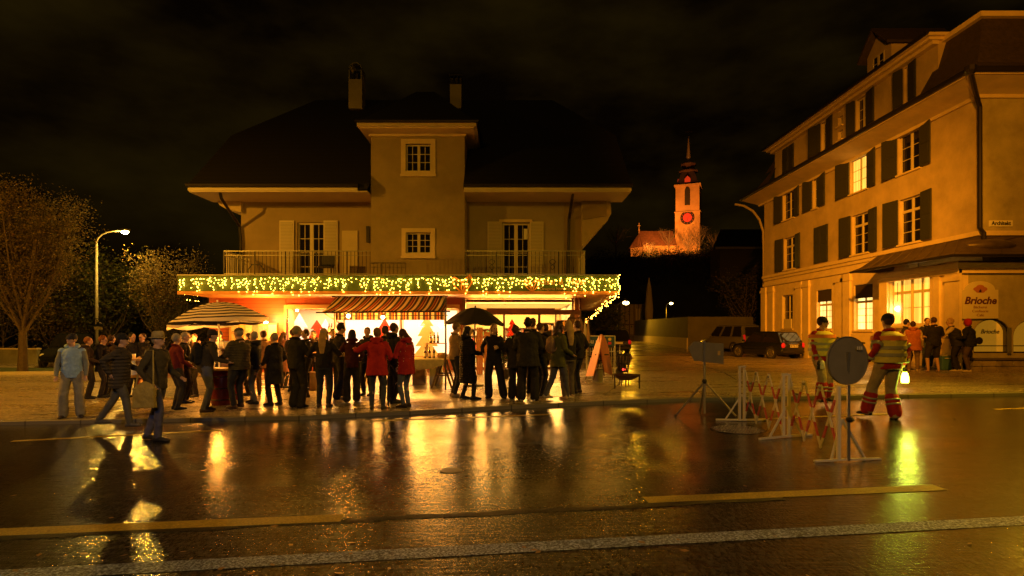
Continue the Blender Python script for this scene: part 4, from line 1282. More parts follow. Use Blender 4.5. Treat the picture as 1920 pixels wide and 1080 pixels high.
mb.box(xa - 0.1, 26.4, da - 0.05, DE - 1, 12.781, 12.84); mb.build('roof_cornice', M_STONE, corner)
MB().add([(16.7, DM0 + .6, 12.86), (27, DM0 + .6, 12.86), (27, DE, 12.86), (16.7, DE, 12.86), (20, DM0 + 3, 13.9), (25, DM0 + 3, 13.9), (25, DE - 3, 13.9), (20, DE - 3, 13.9)],
         [(0, 1, 5, 4), (1, 2, 6, 5), (2, 3, 7, 6), (3, 0, 4, 7), (4, 5, 6, 7), (0, 3, 2, 1)]).build('upper_roof', M_ROOF, corner)
# little gabled roof dormer
d0, d1 = 26.6, 28.4; xd = 17.2; z0, z1 = 13.1, 14.85
mb = MB(); mb.prism([(xd, d0, z0), (xd, d1, z0), (xd, d1, z1 - 0.1), (xd, (d0 + d1) / 2, z1 + 0.75), (xd, d0, z1 - 0.1)], (0, 0, 0), (3, 0, 0)); dm_ = mb.build('roof_dormer', M_RB, corner)
dmm = (d0 + d1) / 2; mb = MB()
for s_ in (-1, 1):
    e = d0 - 0.25 if s_ < 0 else d1 + 0.25
    mb.prism([(xd - 0.35, e, z1 - 0.30), (xd - 0.35, dmm, z1 + 0.80), (xd - 0.35, dmm, z1 + 0.93), (xd - 0.35, e, z1 - 0.17)], (0, 0, 0), (3.4, 0, 0))
mb.build('dormer_roof', M_ROOFR, dm_)
casement_s(corner, dmm - 0.42, dmm + 0.42, z0 + 0.35, z0 + 1.45, xd - 0.15, rows=3)
# ---- ground floor: side wall with pilasters and shop windows
g1 = (Dx(1487), Dx(1467), 1.72, 3.66); g2 = (Dx(1560), Dx(1532), 1.66, 3.70); g3 = (Dx(1637), Dx(1602), 1.62, 3.72)
wall_side(23.6, DE, GR - 0.1, 4.698, [g1, g2, g3], XF - 0.02, 0.35).build('shop_side_wall', M_STONE, corner)
M_LITW = mat('lit_shop_pane', (0.9, 0.8, 0.5), 0.6, var=0.3, vscale=2.5, emit=(1.0, 0.66, 0.20), estr=1.7)
M_BLIND = ramp_mat('dark_blind', 2, 0.06, [(0, (0.05, 0.035, 0.02)), (0.7, (0.025, 0.018, 0.01))], 0.7)
folds(M_LITW, 3.5, 0.8, 2.2)
casement_s(corner, g1[0], g1[1], g1[2], g1[3], XF, rows=2)
for g in (g2, g3):
    casement_s(corner, g[0], g[1], g[2], g[3], XF, gm=M_LITW, rows=4, cols=1, transom=0.62)
    MB().box(XF + 0.04, XF + 0.07, g[0] + 0.01, g[1] - 0.01, g[2] + (g[3] - g[2]) * 0.70, g[3] - 0.01).build('blind', M_BLIND, corner)
MB().box(XF + 0.02, XF + 0.10, g1[0] + 0.3, g1[1] - 0.15, g1[2] + 0.02, g1[2] + 0.55).build('window_box', M_CREAM, corner)
mb = MB()
for px in (1434, 1448, 1500, 1514, 1577, 1590):
    d = Dx(px); mb.box(XF - 0.12, XF - 0.022, d - 0.32, d + 0.32, GR, 4.3); mb.box(XF - 0.16, XF - 0.022, d - 0.4, d + 0.4, 3.95, 4.12)
mb.builds('pilaster', M_STONE, corner)
MB().box(XF - 0.10, XF - 0.021, 23.7, DE + 0.03, 4.35, 4.5).box(XF - 0.08, XF - 0.021, 23.7, DE + 0.02, GR, 1.45).build('plinth', M_STONE, corner)
MB().box(XF - 0.015, XF - 0.083, Dx(1622) - 0.14, Dx(1622) + 0.14, 1.0, 1.08).build('air_brick', M_BLACK, corner)
# ---- the bakery bay
XB = 15.1; DB1 = 24.0
gw = (Dx(1743, XB), Dx(1668, XB), 1.84, 3.62)
wall_side(DC - 0.3, DB1, GR - 0.1, 3.98, [gw], XB, 0.3).build('bay_wall', M_STONE, corner)
MB().box(XB + 0.31, XF - 0.03, DB1 - 0.2, DB1, GR, 3.97).build('bay_end', M_STONE, corner)
fw = gw
M_NET = ramp_mat('net_curtain_lit', 1, 0.09, [(0, (0.9, 0.7, 0.25)), (0.6, (0.7, 0.5, 0.15))], 0.8)
casement_s(corner, gw[0], (gw[0] + gw[1]) / 2 - .02, gw[2], gw[3], XB, gm=M_LITY, transom=0.70, rows=2, depth=0.14)
casement_s(corner, (gw[0] + gw[1]) / 2 + .02, gw[1], gw[2], gw[3], XB, gm=M_LITY, transom=0.70, rows=2, depth=0.14)
MB().box(XB + 0.1, XB + 0.25, (gw[0] + gw[1]) / 2 - 0.019, (gw[0] + gw[1]) / 2 + 0.019, gw[2], gw[3]).build('mullion', M_CREAM, corner)
t = thing('window_lamp', 'round bright lamp glowing behind the big bakery window', 'lamp', (XB + 0.10, Dx(1676.5, XB), 2.55)); MB().ell((XB + 0.13, Dx(1676.5, XB), wz(579, Dx(1676.5, XB))), 0.08).build('globe', M_LAMPW, t, smooth=True)
MB().bar((XB + 0.13, Dx(1676.5, XB), 2.75), (XB + 0.13, Dx(1676.5, XB), 3.5), 0.015, 0.015).build('cable', M_BLACK, t)
mb = MB(); mb.box(XB - 0.10, XB - 0.003, DC - 0.42, DC + 0.25, GR, 3.97); mb.box(XB - 0.08, XB - 0.003, DC + 0.55, DC + 0.85, GR, 3.97); mb.box(XB - 0.09, XB - 0.003, DB1 - 0.5, DB1, GR, 3.97)
mb.box(XB - 0.15, XB - 0.101, DC - 0.45, DC + 0.28, 3.3, 3.45); mb.box(XB - 0.07, XB - 0.003, DC + 0.9, DB1 - 0.5, GR, 1.35); mb.box(XB - 0.16, XB + 0.02, DC + 0.9, DB1 - 0.5, 1.72, 1.80)
mb.builds('pilaster', M_STONE, corner)
# frontal wall of the bakery with two arched windows
ay = DC - 0.3
ar = []
for c_, wd in ((wx(1860, ay), 0.62), (wx(1940, ay), 0.72)):
    ar.append((c_ - wd, c_ + wd, 0.86, 2.02))
wall_holes(XB + 0.30, 26.5, GR - 0.1, 3.975, [(a, b, c, d) for a, b, c, d in ar], ay + 0.003, 0.3).build('bakery_wall', M_RB2, corner)
for a, b, c, d in ar:
    cm = (a + b) / 2; r_ = (b - a) / 2; ztop = d; mb = MB(); pts = [(a, c), (b, c)]; zsp = ztop - r_ * 0.85
    arc = [(cm + r_ * math.cos(PI * k / 14), zsp + r_ * 0.85 * math.sin(PI * k / 14)) for k in range(15)]
    # spandrels fill square hole above the arch
    for k in range(14):
        (xa, za), (xb, zb_) = arc[k], arc[k + 1]
        mb.prism([(xa, ay + 0.006, za), (xb, ay + 0.006, zb_), (xb, ay + 0.006, ztop), (xa, ay + 0.006, ztop)], (0, 0, 0), (0, 0.28, 0))
    o = mb.build('arched_window', M_RB2, corner)
    fr = MB(); fr.tube([(a + .03, ay + .08, c)] + [(x_ * 0.97 + cm * 0.03, ay + .08, z_ - 0.01) for x_, z_ in reversed(arc)] + [(b - .03, ay + .08, c)], 0.035, 6)
    fr.bar((a, ay + .08, c + 0.02), (b, ay + .08, c + .02), .05, .05); fr.bar((a, ay + .08, c + 0.24), (b, ay + .08, c + .24), .03, .03)
    fr.build('frame', M_METAL, o)
    MB().box(a, b, ay + 0.10, ay + 0.11, c, ztop).build('pane', glass('shop_pane_tinted', (0.55, 0.5, 0.3)), o)
    MB().box(a - 0.2, b + 0.2, ay + 0.45, ay + 0.48, c - 0.1, ztop + .1).build('shop_back', mat('glowing_bakery_wall', (0.45, 0.33, 0.1), 0.8, var=0.4, vscale=1.5, emit=(1.0, 0.5, 0.06), estr=0.8), o)  # interior light is put into the emission of this back wall
yw = ay + 0.095
text('window_lettering', 'Brioche', 0.20, M_BLACK, corner, (wx(1860, ay), yw, wz(622, ay)), shear=0.3, bold=0.004)
x = wx(1840, ay); MB().lathe([(0.14, 0), (0.14, 0.02)], (0, 0, 0), 20)
mb = MB(); mb.rings([[Vector((x + 0.125 * math.cos(2 * PI * k / 20), yw + q, wz(639, ay) + 0.125 * math.sin(2 * PI * k / 20))) for k in range(20)] for q in (-0.01, 0.005)]); mb.build('round_sticker', M_BLACK, corner)
MB().box(wx(1886, ay), wx(1888, ay), ay - 0.10, ay - 0.06, wz(663, ay), wz(614, ay)).build('window_strip', M_STEEL, corner)
MB().box(wx(1890, ay), wx(1892, ay), ay - 0.10, ay - 0.06, wz(663, ay), wz(614, ay)).build('window_strip', M_STEEL, corner)
# stone faces of the low wall
sw = thing('garden_wall', 'low rough stone wall with a slab top under the bakery sign', 'wall', (18, ay - 0.6, 0.2))
M_RUB = mat('rubble_stone', (0.24, 0.20, 0.14), 0.85, var=0.5, vscale=3.5, bump=1.0, bscale=8)
mb = MB(); rnd = random.Random(8); x = wx(1827, ay - .5)
while x < 24:
    wd = rnd.uniform(0.25, 0.55); z = 0.22
    for hh in (0.22, 0.2):
        mb.box(x, x + wd - 0.015, ay - 0.45 + rnd.uniform(-.015, .015), ay - 0.01, z, z + hh - 0.012); z += hh
    x += wd
mb.build('stones', M_RUB, sw, bevel=0.012)
MB().box(wx(1822, ay - .5), 24.1, ay - 0.50, ay - 0.004, 0.645, 0.70).build('coping', mat('dark_coping', (0.10, 0.08, 0.06), 0.5), sw)
# bell-shaped sheet metal canopy round the corner
M_TIN = mat('weathered_canopy_metal', (0.10, 0.075, 0.05), 0.45, 0.3, var=0.3, vscale=3)
can = MB(); seams = MB()
cprof = [(0.80, 4.02), (0.78, 4.10), (0.55, 4.20), (0.28, 4.42), (0.02, 4.66)]
XBc = XB; DCc = DC - 0.3
def ring_at(o, z): return [Vector((XBc - o, DB1 + 0.15 + o * 0.6, z)), Vector((XBc - o, DCc - o, z)), Vector((26.5, DCc - o, z))]
rr_ = [ring_at(o, z) for o, z in cprof] + [[Vector((XF - .1, DB1 + .3, 4.78)), Vector((XF - .1, DC - .1, 4.84)), Vector((26.5, DC - .1, 4.84))]]
for a, b in zip(rr_, rr_[1:]):
    can.quad(a[0], a[1], b[1], b[0]); can.quad(a[1], a[2], b[2], b[1])
can.quad(*[rr_[0][0], rr_[0][1], rr_[-1][1], rr_[-1][0]])
can.quad(*[rr_[0][1], rr_[0][2], rr_[-1][2], rr_[-1][1]])
a0 = [Vector((XBc - 0.8, DB1 + 0.6, 4.02)), Vector((XF, DB1 + 0.6, 4.02)), Vector((XF, DB1 + .3, 4.78)), Vector((XBc - .2, DB1 + .2, 4.5))]
can.quad(*a0)
cn = can.build('canopy', M_TIN, corner)
for i in range(9):
    f_ = i / 8.0; seams.tube([a[1].lerp(a[0], f_) + Vector((-0.01, 0, 0.01)) for a in rr_], 0.018, 5)
for i in range(1, 14):
    xx = i * 0.75; seams.tube([a[1] + Vector((xx, -0.01, 0.01)) for a in rr_[:-1]] + [rr_[-1][1] + Vector((xx, 0, 0))], 0.018, 5)
seams.build('seams', M_TIN, cn)
mb = MB()   # onion hump at the corner
for k in range(2):
    c = Vector((XF + 0.0 + k * 2.5, DC - 0.32, 4.45)); mb.ell(c, (.95, 0.5, 0.24), 18, 10)
mb.build('canopy_hump', M_TIN, cn, smooth=True)
mb = MB(); mb.tube([(XBc - 0.85, DB1 + 0.7, 4.05), (XBc - 0.85, DCc - 0.85, 4.05), (26.5, DCc - 0.85, 4.05)], 0.05, 8); mb.build('canopy_gutter', M_METAL, cn)
mb = MB(); mb.box(XB - 0.22, 26.4, DCc - 0.22, DCc - 0.002, 3.70, 3.90); mb.box(XB - 0.22, XB - 0.002, DCc + 0.0, DB1 + .1, 3.70, 3.90); mb.box(XB - 0.12, 26.4, DCc - 0.12, DCc - 0.003, 3.55, 3.698); mb.box(XB - .12, XB - .003, DCc, DB1 + .05, 3.55, 3.698)
mb.build('canopy_moulding', M_STONE, corner)
# downpipes
mb = MB(); cxp = XF - 0.12
mb.tube([(ex + 0.03, ed + 0.05, 9.95), (cxp - 0.25, DC - 0.35, 9.55), (cxp, DC - 0.18, 9.2), (cxp, DC - 0.18, 5.1), (cxp, DC - 0.35, 4.9), (cxp, DC - .35, 4.6)], 0.075, 8)
mb.lathe([(0.09, 0), (0.17, 0.12), (0.17, 0.26)], (ex + 0.03, ed + 0.05, 9.86), 8); mb.build('downpipe', M_METAL, corner)
pp = [P(1378, 383, 38.7), P(1395, 386, 38.4), P(1412, 396, 38.0), P(1424, 412, 37.7), P(1431, 434, 37.6), P(1432, 470, 37.6), P(1433, 648, 37.6)]
MB().tube(pp, 0.075, 8).build('downpipe', mat('painted_pipe', (0.30, 0.24, 0.15), 0.6), corner)
# signs
s_ = thing('street_plate', 'white plate reading Architekt on the rough front wall under the eaves', 'sign', P(1875, 419, DC - 0.03))
MB().box(wx(1854, DC), wx(1897, DC), DC - 0.04, DC - 0.006, wz(425, DC), wz(413.5, DC)).build('plate', M_WHITE, s_)
text('lettering', 'Architekt', 0.185, M_BLACK, s_, ((wx(1854, DC) + wx(1897, DC)) / 2, DC - 0.042, wz(419.2, DC)), bold=0.006, sx=0.92)
ys = ay - 0.10
bs = thing('bakery_sign', 'cream sign with a rounded top and a brioche on the bakery front wall', 'sign', P(1839, 563, ys))
pts = [(1805, 598), (1872, 597), (1872, 543), (1866, 543)] + [(1838 + 28 * math.cos(a), 543 - 16 * math.sin(a)) for a in [PI * k / 12 for k in range(1, 12)]] + [(1810, 543), (1804, 545)]
def onp(px, py, y): return Vector((wx(px, y), y, wz(py, y)))
MB().prism([onp(a, b, ys) for a, b in pts], (0, 0, 0), (0, 0.05, 0)).build('board', M_SIGNW, bs)
M_MAR = mat('maroon_lettering', (0.10, 0.015, 0.02), 0.5)
text('lettering', 'Brioche', 0.34, M_MAR, bs, onp(1838, 564, ys - .004), shear=0.25, bold=0.010, sx=1.0)
for tx_, py in (('Bäckerei', 576), ('Confiserie', 583.5), ('Café', 591)):
    text('lettering', tx_, 0.125, mat('brown_lettering', (0.25, 0.10, 0.04), 0.5), bs, onp(1838, py, ys - .004), sx=1.05)
mb = MB(); c = onp(1838, 542, ys - .005); mc = mat('brioche_brown', (0.45, 0.17, 0.05), 0.5)
for dx, dz, r_ in ((0, .06, .12), (-.12, 0, .10), (.12, 0, .10), (-.06, -.06, .09), (.06, -.06, .09)):
    mb.rings([[c + Vector((dx + r_ * 1.15 * math.cos(2 * PI * k / 18), q - abs(dx) * .05, dz + r_ * .7 * math.sin(2 * PI * k / 18))) for k in range(18)] for q in (-0.002, 0.004)])
mb.build('brioche_emblem', mc, bs)

# ================================================================ church on its hill
ch = thing('church', 'floodlit orange church with a tall clock tower and thin spire on the hill', 'church', (45, 150, 22))
cz0 = 18.6; ct = Vector((wx(1291, 150), 150, 0)); ang = R(22)
RM = Matrix.Rotation(-ang, 3, 'Z')
def cb(mb, x0, x1, y0, y1, z0, z1, c=None):
    c = c or ct; vs = [(x, y, z) for z in (z0, z1) for (x, y) in ((x0, y0), (x1, y0), (x1, y1), (x0, y1))]
    mb.add([RM @ Vector(v) + c for v in vs], [(0, 3, 2, 1), (4, 5, 6, 7), (0, 1, 5, 4), (1, 2, 6, 5), (2, 3, 7, 6), (3, 0, 4, 7)]); return mb
M_CH = mat('church_plaster', (0.55, 0.32, 0.14), 0.9, var=0.25, vscale=0.35, bump=0.5, bscale=6)
M_CHR = mat('church_tiles', (0.22, 0.09, 0.05), 0.8, var=0.35, vscale=2.2, bump=0.8, bscale=12)
hw = 3.0
zc1 = wz(400, 150); zt1 = wz(353, 150)
cb(MB(), -hw, hw, -hw, hw, cz0, zc1).build('tower_base', M_CH, ch)
cb(MB(), -hw + .12, hw - .12, -hw + .12, hw - .12, zc1 + .01, zt1).build('tower_belfry', M_CH, ch)
mb = cb(MB(), -hw - .15, hw + .15, -hw - .15, hw + .15, zc1 - .25, zc1); cb(mb, -hw - .2, hw + .2, -hw - .2, hw + .2, zt1 + .01, zt1 + .4); mb.builds('cornice', M_CH, ch)
def cface(mb, side, u, z, pts, thick=0.12):
    """polygon on the front (0) or left (1) face; pts (u, z)"""
    q = []
    for a, b in pts:
        v = Vector((u + a, -hw - 0.02, z + b)) if side == 0 else Vector((-hw - 0.02, -(u + a), z + b))
        q.append(RM @ v + ct)
    nrm = RM @ (Vector((0, -thick, 0)) if side == 0 else Vector((-thick, 0, 0)))
    mb.prism(q, (0, 0, 0), nrm); return mb
mb = MB(); arch = [(-.65, 0), (.65, 0), (.65, 3.4)] + [(.65 * math.cos(a), 3.4 + 1.3 * math.sin(a)) for a in [PI * k / 8 for k in range(1, 8)]] + [(-.65, 3.4)]
for sd in (0, 1): cface(mb, sd, 0, wz(389, 150), arch, .02)
mb.build('belfry_opening', mat('louvre_dark', (0.03, 0.02, 0.01), 0.8), ch)
def disc(r, n=28): return [(r * math.cos(2 * PI * k / n), r * math.sin(2 * PI * k / n)) for k in range(n)]
for sd in (0, 1):
    zc = wz(412, 150); f = cface(MB(), sd, 0, zc, disc(1.72), .10).build('clock', M_BLACK, ch)
    cface(MB(), sd, 0, zc, disc(1.05), .14).build('clock_face', mat('red_clock_glow', (0.6, 0.02, 0.01), 0.5, emit=(1.0, 0.03, 0.01), estr=0.55), f)
    k = MB()
    for i in range(12):
        a = PI * i / 6; k2 = [(1.38 * math.cos(a) + .13 * math.cos(b), 1.38 * math.sin(a) + .13 * math.sin(b)) for b in (0, 1.57, 3.14, 4.71)]; cface(k, sd, 0, zc, k2, .13)
    k.build('numerals', M_RED, f)
    k = MB(); cface(k, sd, 0, zc, [(-.06, -.1), (.06, -.1), (.9, .42), (.82, .5)], .18); cface(k, sd, 0, zc, [(-.06, 0), (.06, 0), (.06, -.85), (-.06, -.85)], .19); k.build('hands', M_BLACK, f)
# tower roof: steep skirt, lantern, onion, needle
def sq(r, z, tw_=0): return [RM @ Vector((r * math.cos(PI / 4 + PI / 2 * k), r * math.sin(PI / 4 + PI / 2 * k), z)) + ct for k in range(4)]
def oc(r, z): return [RM @ Vector((r * math.cos(PI / 4 * k + PI / 8), r * math.sin(PI / 4 * k + PI / 8), z)) + ct for k in range(8)]
zt = zt1 + .4
mb = MB(); mb.rings([sq(4.1, zt), sq(3.2, zt + 1.22), sq(2.5, zt + 2.74), sq(2.1, zt + 3.50)]); mb.build('tower_roof', mat('slate_dark', (0.05, 0.03, 0.025), .6, var=.3), ch)
mb = MB(); mb.rings([oc(1.55, zt + 3.50), oc(1.5, zt + 5.32)]); mb.build('lantern', mat('lantern_dark', (0.10, 0.05, 0.03), .6), ch)
mb = MB(); mb.rings([oc(1.9, zt + 5.32), oc(1.95, zt + 5.70)]); mb.rings([oc(1.8, zt + 3.46), oc(2.5, zt + 3.65), oc(2.5, zt + 3.88)]); mb.build('gallery', MATS['lantern_dark'], ch)
mb = MB(); mb.rings([oc(1.5, zt + 5.70), oc(1.0, zt + 6.54), oc(.62, zt + 7.14), oc(.42, zt + 8.36), oc(.12, zt + 12.31)]); mb.build('spire', mat('copper_spire', (0.32, 0.24, 0.14), .5, var=.2), ch)
mb = MB(); top_ = RM @ Vector((0, 0, zt + 12.31)) + ct; mb.bar(top_, top_ + Vector((0, 0, 2.2)), .12, .12); mb.bar(top_ + Vector((-.9, 0, 1.7)), top_ + Vector((.9, 0, 1.75)), .3, .2); mb.ell(top_ + Vector((0, 0, .5)), .3); mb.build('weathervane', M_BLACK, ch)
mb = MB()
for sd in (0, 1):
    u0 = 0
    v = [(-.7, 0), (.7, 0), (.7, .8), (0, 1.6), (-.7, .8)]
    q = [RM @ (Vector((a, -2.7, zt + 0.61 + b)) if sd == 0 else Vector((-2.7, -a, zt + 0.61 + b))) + ct for a, b in v]
    mb.prism(q, (0, 0, 0), RM @ (Vector((0, 1.3, 0)) if sd == 0 else Vector((1.3, 0, 0))))
mb.build('roof_dormer', mat('red_lit_dormer', (0.5, 0.05, 0.03), .6, emit=(1, .08, .02), estr=.16), ch)
# nave and choir to the left of the tower
nb = Vector((wx(1226, 148), 150, 0)); zr = wz(433, 150); ze = wz(462, 150)
x0, x1 = wx(1203, 148), wx(1264, 148)
mb = MB(); mb.box(x0, x1, 146.5, 154, cz0 - 1, ze); mb.build('nave_wall', M_CH, ch)
mb = MB(); mb.prism([(x0 - .3, 145.9, ze - .3), (x0 - .3, 150.2, zr), (x0 - .3, 154.5, ze - .3)], (0, 0, 0), (x1 - x0 + .5, 0, 0)); mb.build('nave_roof', M_CHR, ch)
cA = Vector((x0 - .3, 149.6, 0)); 
def hx(r, z, k0=0): return [cA + Vector((r * math.cos(PI / 4 * k + PI / 8), r * 1.15 * math.sin(PI / 4 * k + PI / 8), z)) for k in range(8)]
mb = MB(); mb.rings([hx(2.6, cz0 - 1), hx(2.6, wz(463, 148))]); mb.build('apse_wall', M_CH, ch)
mb = MB(); mb.rings([hx(2.95, wz(465, 148)), hx(1.5, wz(450, 148)), hx(.08, wz(436, 148))]); mb.build('apse_roof', M_CHR, ch)
mb = MB(); mb.bar(cA + Vector((0, 0, wz(436, 148))), cA + Vector((0, 0, wz(416, 148))), .12, .12); mb.bar(cA + Vector((-.35, 0, wz(421, 148))), cA + Vector((.35, 0, wz(421, 148))), .1, .1); mb.ell(cA + Vector((0, 0, wz(429, 148))), .22); mb.build('apse_cross', M_CH, ch)
lamp('church_floodlight', 'SPOT', (38, 128, 20.5), 26000, (1.0, 0.30, 0.035), 0.4, (45.0, 149, 31), 70, 0.6)
lamp('church_floodlight', 'SPOT', (32, 136, 21.5), 12000, (1.0, 0.32, 0.04), 0.4, (34.5, 150, 24), 110, 0.8)
# ================================================================ trees and planting
M_BARK = mat('bark', (0.09, 0.065, 0.04), 0.9, var=0.3, vscale=8, bump=0.8, bscale=18)


def leaf_mat(name, c1, c2, c3):
    if name in MATS: return MATS[name]
    m = bpy.data.materials.new(name); n, b = nodes(m); g = n.nodes.new('ShaderNodeNewGeometry')
    f = n.nodes.new('ShaderNodeValToRGB'); e = f.color_ramp.elements
    e[0].position = 0.0; e[0].color = (*c1, 1); e[1].position = 1.0; e[1].color = (*c3, 1); k = e.new(0.5); k.color = (*c2, 1)
    n.links.new(g.outputs['Random Per Island'], f.inputs[0]); n.links.new(f.outputs[0], b.inputs['Base Color'])
    b.inputs['Roughness'].default_value = 0.75; b.inputs['Specular IOR Level'].default_value = 0.2
    o = n.nodes['Material Output']; tr = n.nodes.new('ShaderNodeBsdfTranslucent'); n.links.new(f.outputs[0], tr.inputs[0])
    mx = n.nodes.new('ShaderNodeMixShader'); mx.inputs[0].default_value = 0.3
    n.links.new(b.outputs[0], mx.inputs[1]); n.links.new(tr.outputs[0], mx.inputs[2]); n.links.new(mx.outputs[0], o.inputs[0])
    MATS[name] = m
    return m


ML_AUT = leaf_mat('leaf_autumn', (0.05, 0.045, 0.014), (0.12, 0.095, 0.03), (0.22, 0.15, 0.05))
ML_GRN = leaf_mat('leaf_green', (0.03, 0.042, 0.010), (0.06, 0.075, 0.015), (0.12, 0.115, 0.03))
ML_DRK = leaf_mat('leaf_dark', (0.015, 0.02, 0.008), (0.035, 0.04, 0.012), (0.07, 0.05, 0.02))
ML_FIR = leaf_mat('leaf_fir', (0.012, 0.03, 0.010), (0.025, 0.05, 0.015), (0.05, 0.08, 0.03))


def tree(name, label, cat, loc, h, trunk_h, rx, nlimb, nleaf, lsize, lm, seed, tr=0.13, up=0.5, group=None, twigs=True, shape=1.0):
    r = random.Random(seed); t = thing(name, label, cat, loc, group=group); o = Vector(loc)
    mb = MB(); tips = []
    top = Vector((r.uniform(-.1, .1), r.uniform(-.1, .1), h * 0.9))
    mb.tube([(0, 0, -0.1), (0.02, 0, trunk_h * .5), (0, 0.02, trunk_h), top * 0.5 + Vector((0, 0, trunk_h * .3)), top], [tr * 1.25, tr, tr * .85, tr * .5, tr * .08], 8)
    for i in range(nlimb):
        a = 2.4 * i + r.uniform(-.3, .3); s = trunk_h * 0.92 + (h * 0.65 - trunk_h) * (i / nlimb) ** 1.1
        f = (s - trunk_h * .9) / max(0.01, h - trunk_h)
        L = rx * (1.0 - 0.55 * f) * r.uniform(.8, 1.15)
        e = Vector((math.cos(a) * L, math.sin(a) * L, s + L * up * r.uniform(1.0, 2.2) + 0.3 * h * (1 - f) * up))
        e.z = min(e.z, h * 0.97)
        st = Vector((0, 0, s)); mid = st.lerp(e, .45) + Vector((math.cos(a), math.sin(a), -0.4)) * L * .13
        pts = [st, mid, e]; mb.tube(pts, [tr * .42, tr * .24, tr * .05], 5)
        for k in range(7):
            u = r.uniform(.3, 1.0); p = (st.lerp(mid, u * 2) if u < .5 else mid.lerp(e, (u - .5) * 2))
            q = p + Vector((r.gauss(0, 1), r.gauss(0, 1), r.uniform(.0, 1.6))) * rx * .26
            if twigs: mb.tube([p, p.lerp(q, .5) + Vector((0, 0, -.03)), q], [tr * .11, tr * .07, tr * .025], 3)
            tips += [(p, q)]
    mb.build('trunk', M_BARK, t, world=False)
    lf = MB()
    for i in range(nleaf):
        p, q = r.choice(tips); u = r.random() ** .6
        c = p.lerp(q, u) + Vector((r.gauss(0, 1), r.gauss(0, 1), r.gauss(0, 1))) * rx * 0.10 * shape
        if c.z < trunk_h * .75: continue
        a = Vector((r.gauss(0, 1), r.gauss(0, 1), r.gauss(0, .6))).normalized() * lsize * r.uniform(.6, 1.3)
        b = a.cross(Vector((r.gauss(0, 1), r.gauss(0, 1), r.gauss(0, 1)))).normalized() * a.length * .55
        lf.v += [c - a, c + b * .9 - a * .1, c + a, c - b * .9 - a * .1]; k = len(lf.v) - 4
        lf.f.append([k, k + 1, k + 2, k + 3]); lf.mi.append(0)
    if nleaf: lf.build('crown', lm, t, world=False, fixn=False)
    return t


def G(px, D): x = wx(px, D); return (x, D, gz(x, D))
tree('broadleaf_tree', 'large round autumn tree with a thick trunk at the far left verge', 'tree', G(42, 22.5), 6.9, 1.5, 1.7, 44, 38000, 0.040, ML_AUT, 1, tr=0.15, up=0.85, shape=1.5)
tree('hazel_tree', 'leafy green tree behind the left street lamp pole', 'tree', G(205, 31), 5.6, 0.8, 2.0, 26, 6500, 0.085, ML_GRN, 2, tr=0.10, up=0.6, group='leafy trees behind the left lamp', shape=1.5)
tree('hazel_tree', 'leafy green tree between the round autumn tree and the lamp pole', 'tree', G(140, 33), 5.6, 0.9, 1.8, 22, 4500, 0.085, ML_GRN, 3, tr=0.10, up=0.6, group='leafy trees behind the left lamp', shape=1.5)
tree('shrub_tree', 'thin brownish shrub tree left of the fairy lights corner', 'tree', G(305, 27.5), 5.0, 0.5, 1.5, 26, 5200, 0.05, ML_AUT, 4, tr=0.07, up=1.0, shape=1.4)
tree('shrub_tree', 'low dense shrub under the left end of the shop canopy', 'shrub', G(350, 26.5), 3.1, 0.3, 1.4, 18, 4200, 0.05, ML_DRK, 5, tr=0.06, up=0.6, shape=1.5)
tree('shrub_tree', 'dark shrub behind the parking sign pole', 'shrub', G(180, 31.5), 2.9, 0.3, 1.9, 18, 4200, 0.07, ML_GRN, 15, tr=0.06, up=0.5, shape=1.5)
tree('shrub_tree', 'dark shrub behind the trunk of the round tree', 'shrub', G(95, 31.0), 3.2, 0.3, 2.0, 18, 3600, 0.07, ML_AUT, 16, tr=0.06, up=0.5, shape=1.5)
tree('shrub_tree', 'dark shrub at the left edge beyond the low wall', 'shrub', G(5, 30.0), 3.2, 0.3, 2.2, 18, 3200, 0.07, ML_DRK, 17, tr=0.06, up=0.5, shape=1.5)
tree('shrub_tree', 'shrub lit by the distant lamp beside the half-timbered house', 'shrub', G(1130, 50), 3.2, 0.3, 1.9, 18, 2600, 0.12, ML_GRN, 6, tr=0.06, up=0.5, shape=1.5)
tree('sparse_tree', 'sparse dim tree beside the far end of the corner building', 'tree', G(1396, 50), 6.4, 1.2, 2.2, 20, 2200, 0.10, ML_DRK, 7, tr=0.09, up=0.7, shape=1.4)
for i, (px, py, D, h_, lab) in enumerate([(1155, 470, 142, 6.5, 'bare tree on the hill left of the church apse'), (1254, 470, 143, 6.0, 'bare tree between the church nave and tower'), (1290, 474, 138, 5.5, 'bare tree silhouetted against the foot of the church tower'), (1308, 472, 140, 6.5, 'bare tree at the right foot of the church tower'), (1342, 474, 142, 5.5, 'bare tree standing alone right of the church tower'), (1217, 478, 140, 3.6, 'bare bush before the lit church apse')]):
    x = wx(px, D); tree('bare_tree', lab, 'tree', (x, D, wz(py + 6, D)), h_, h_ * .25, h_ * .42, 16, 110, 0.13, ML_DRK, 30 + i, tr=0.16, up=0.8, group='bare trees around the church')
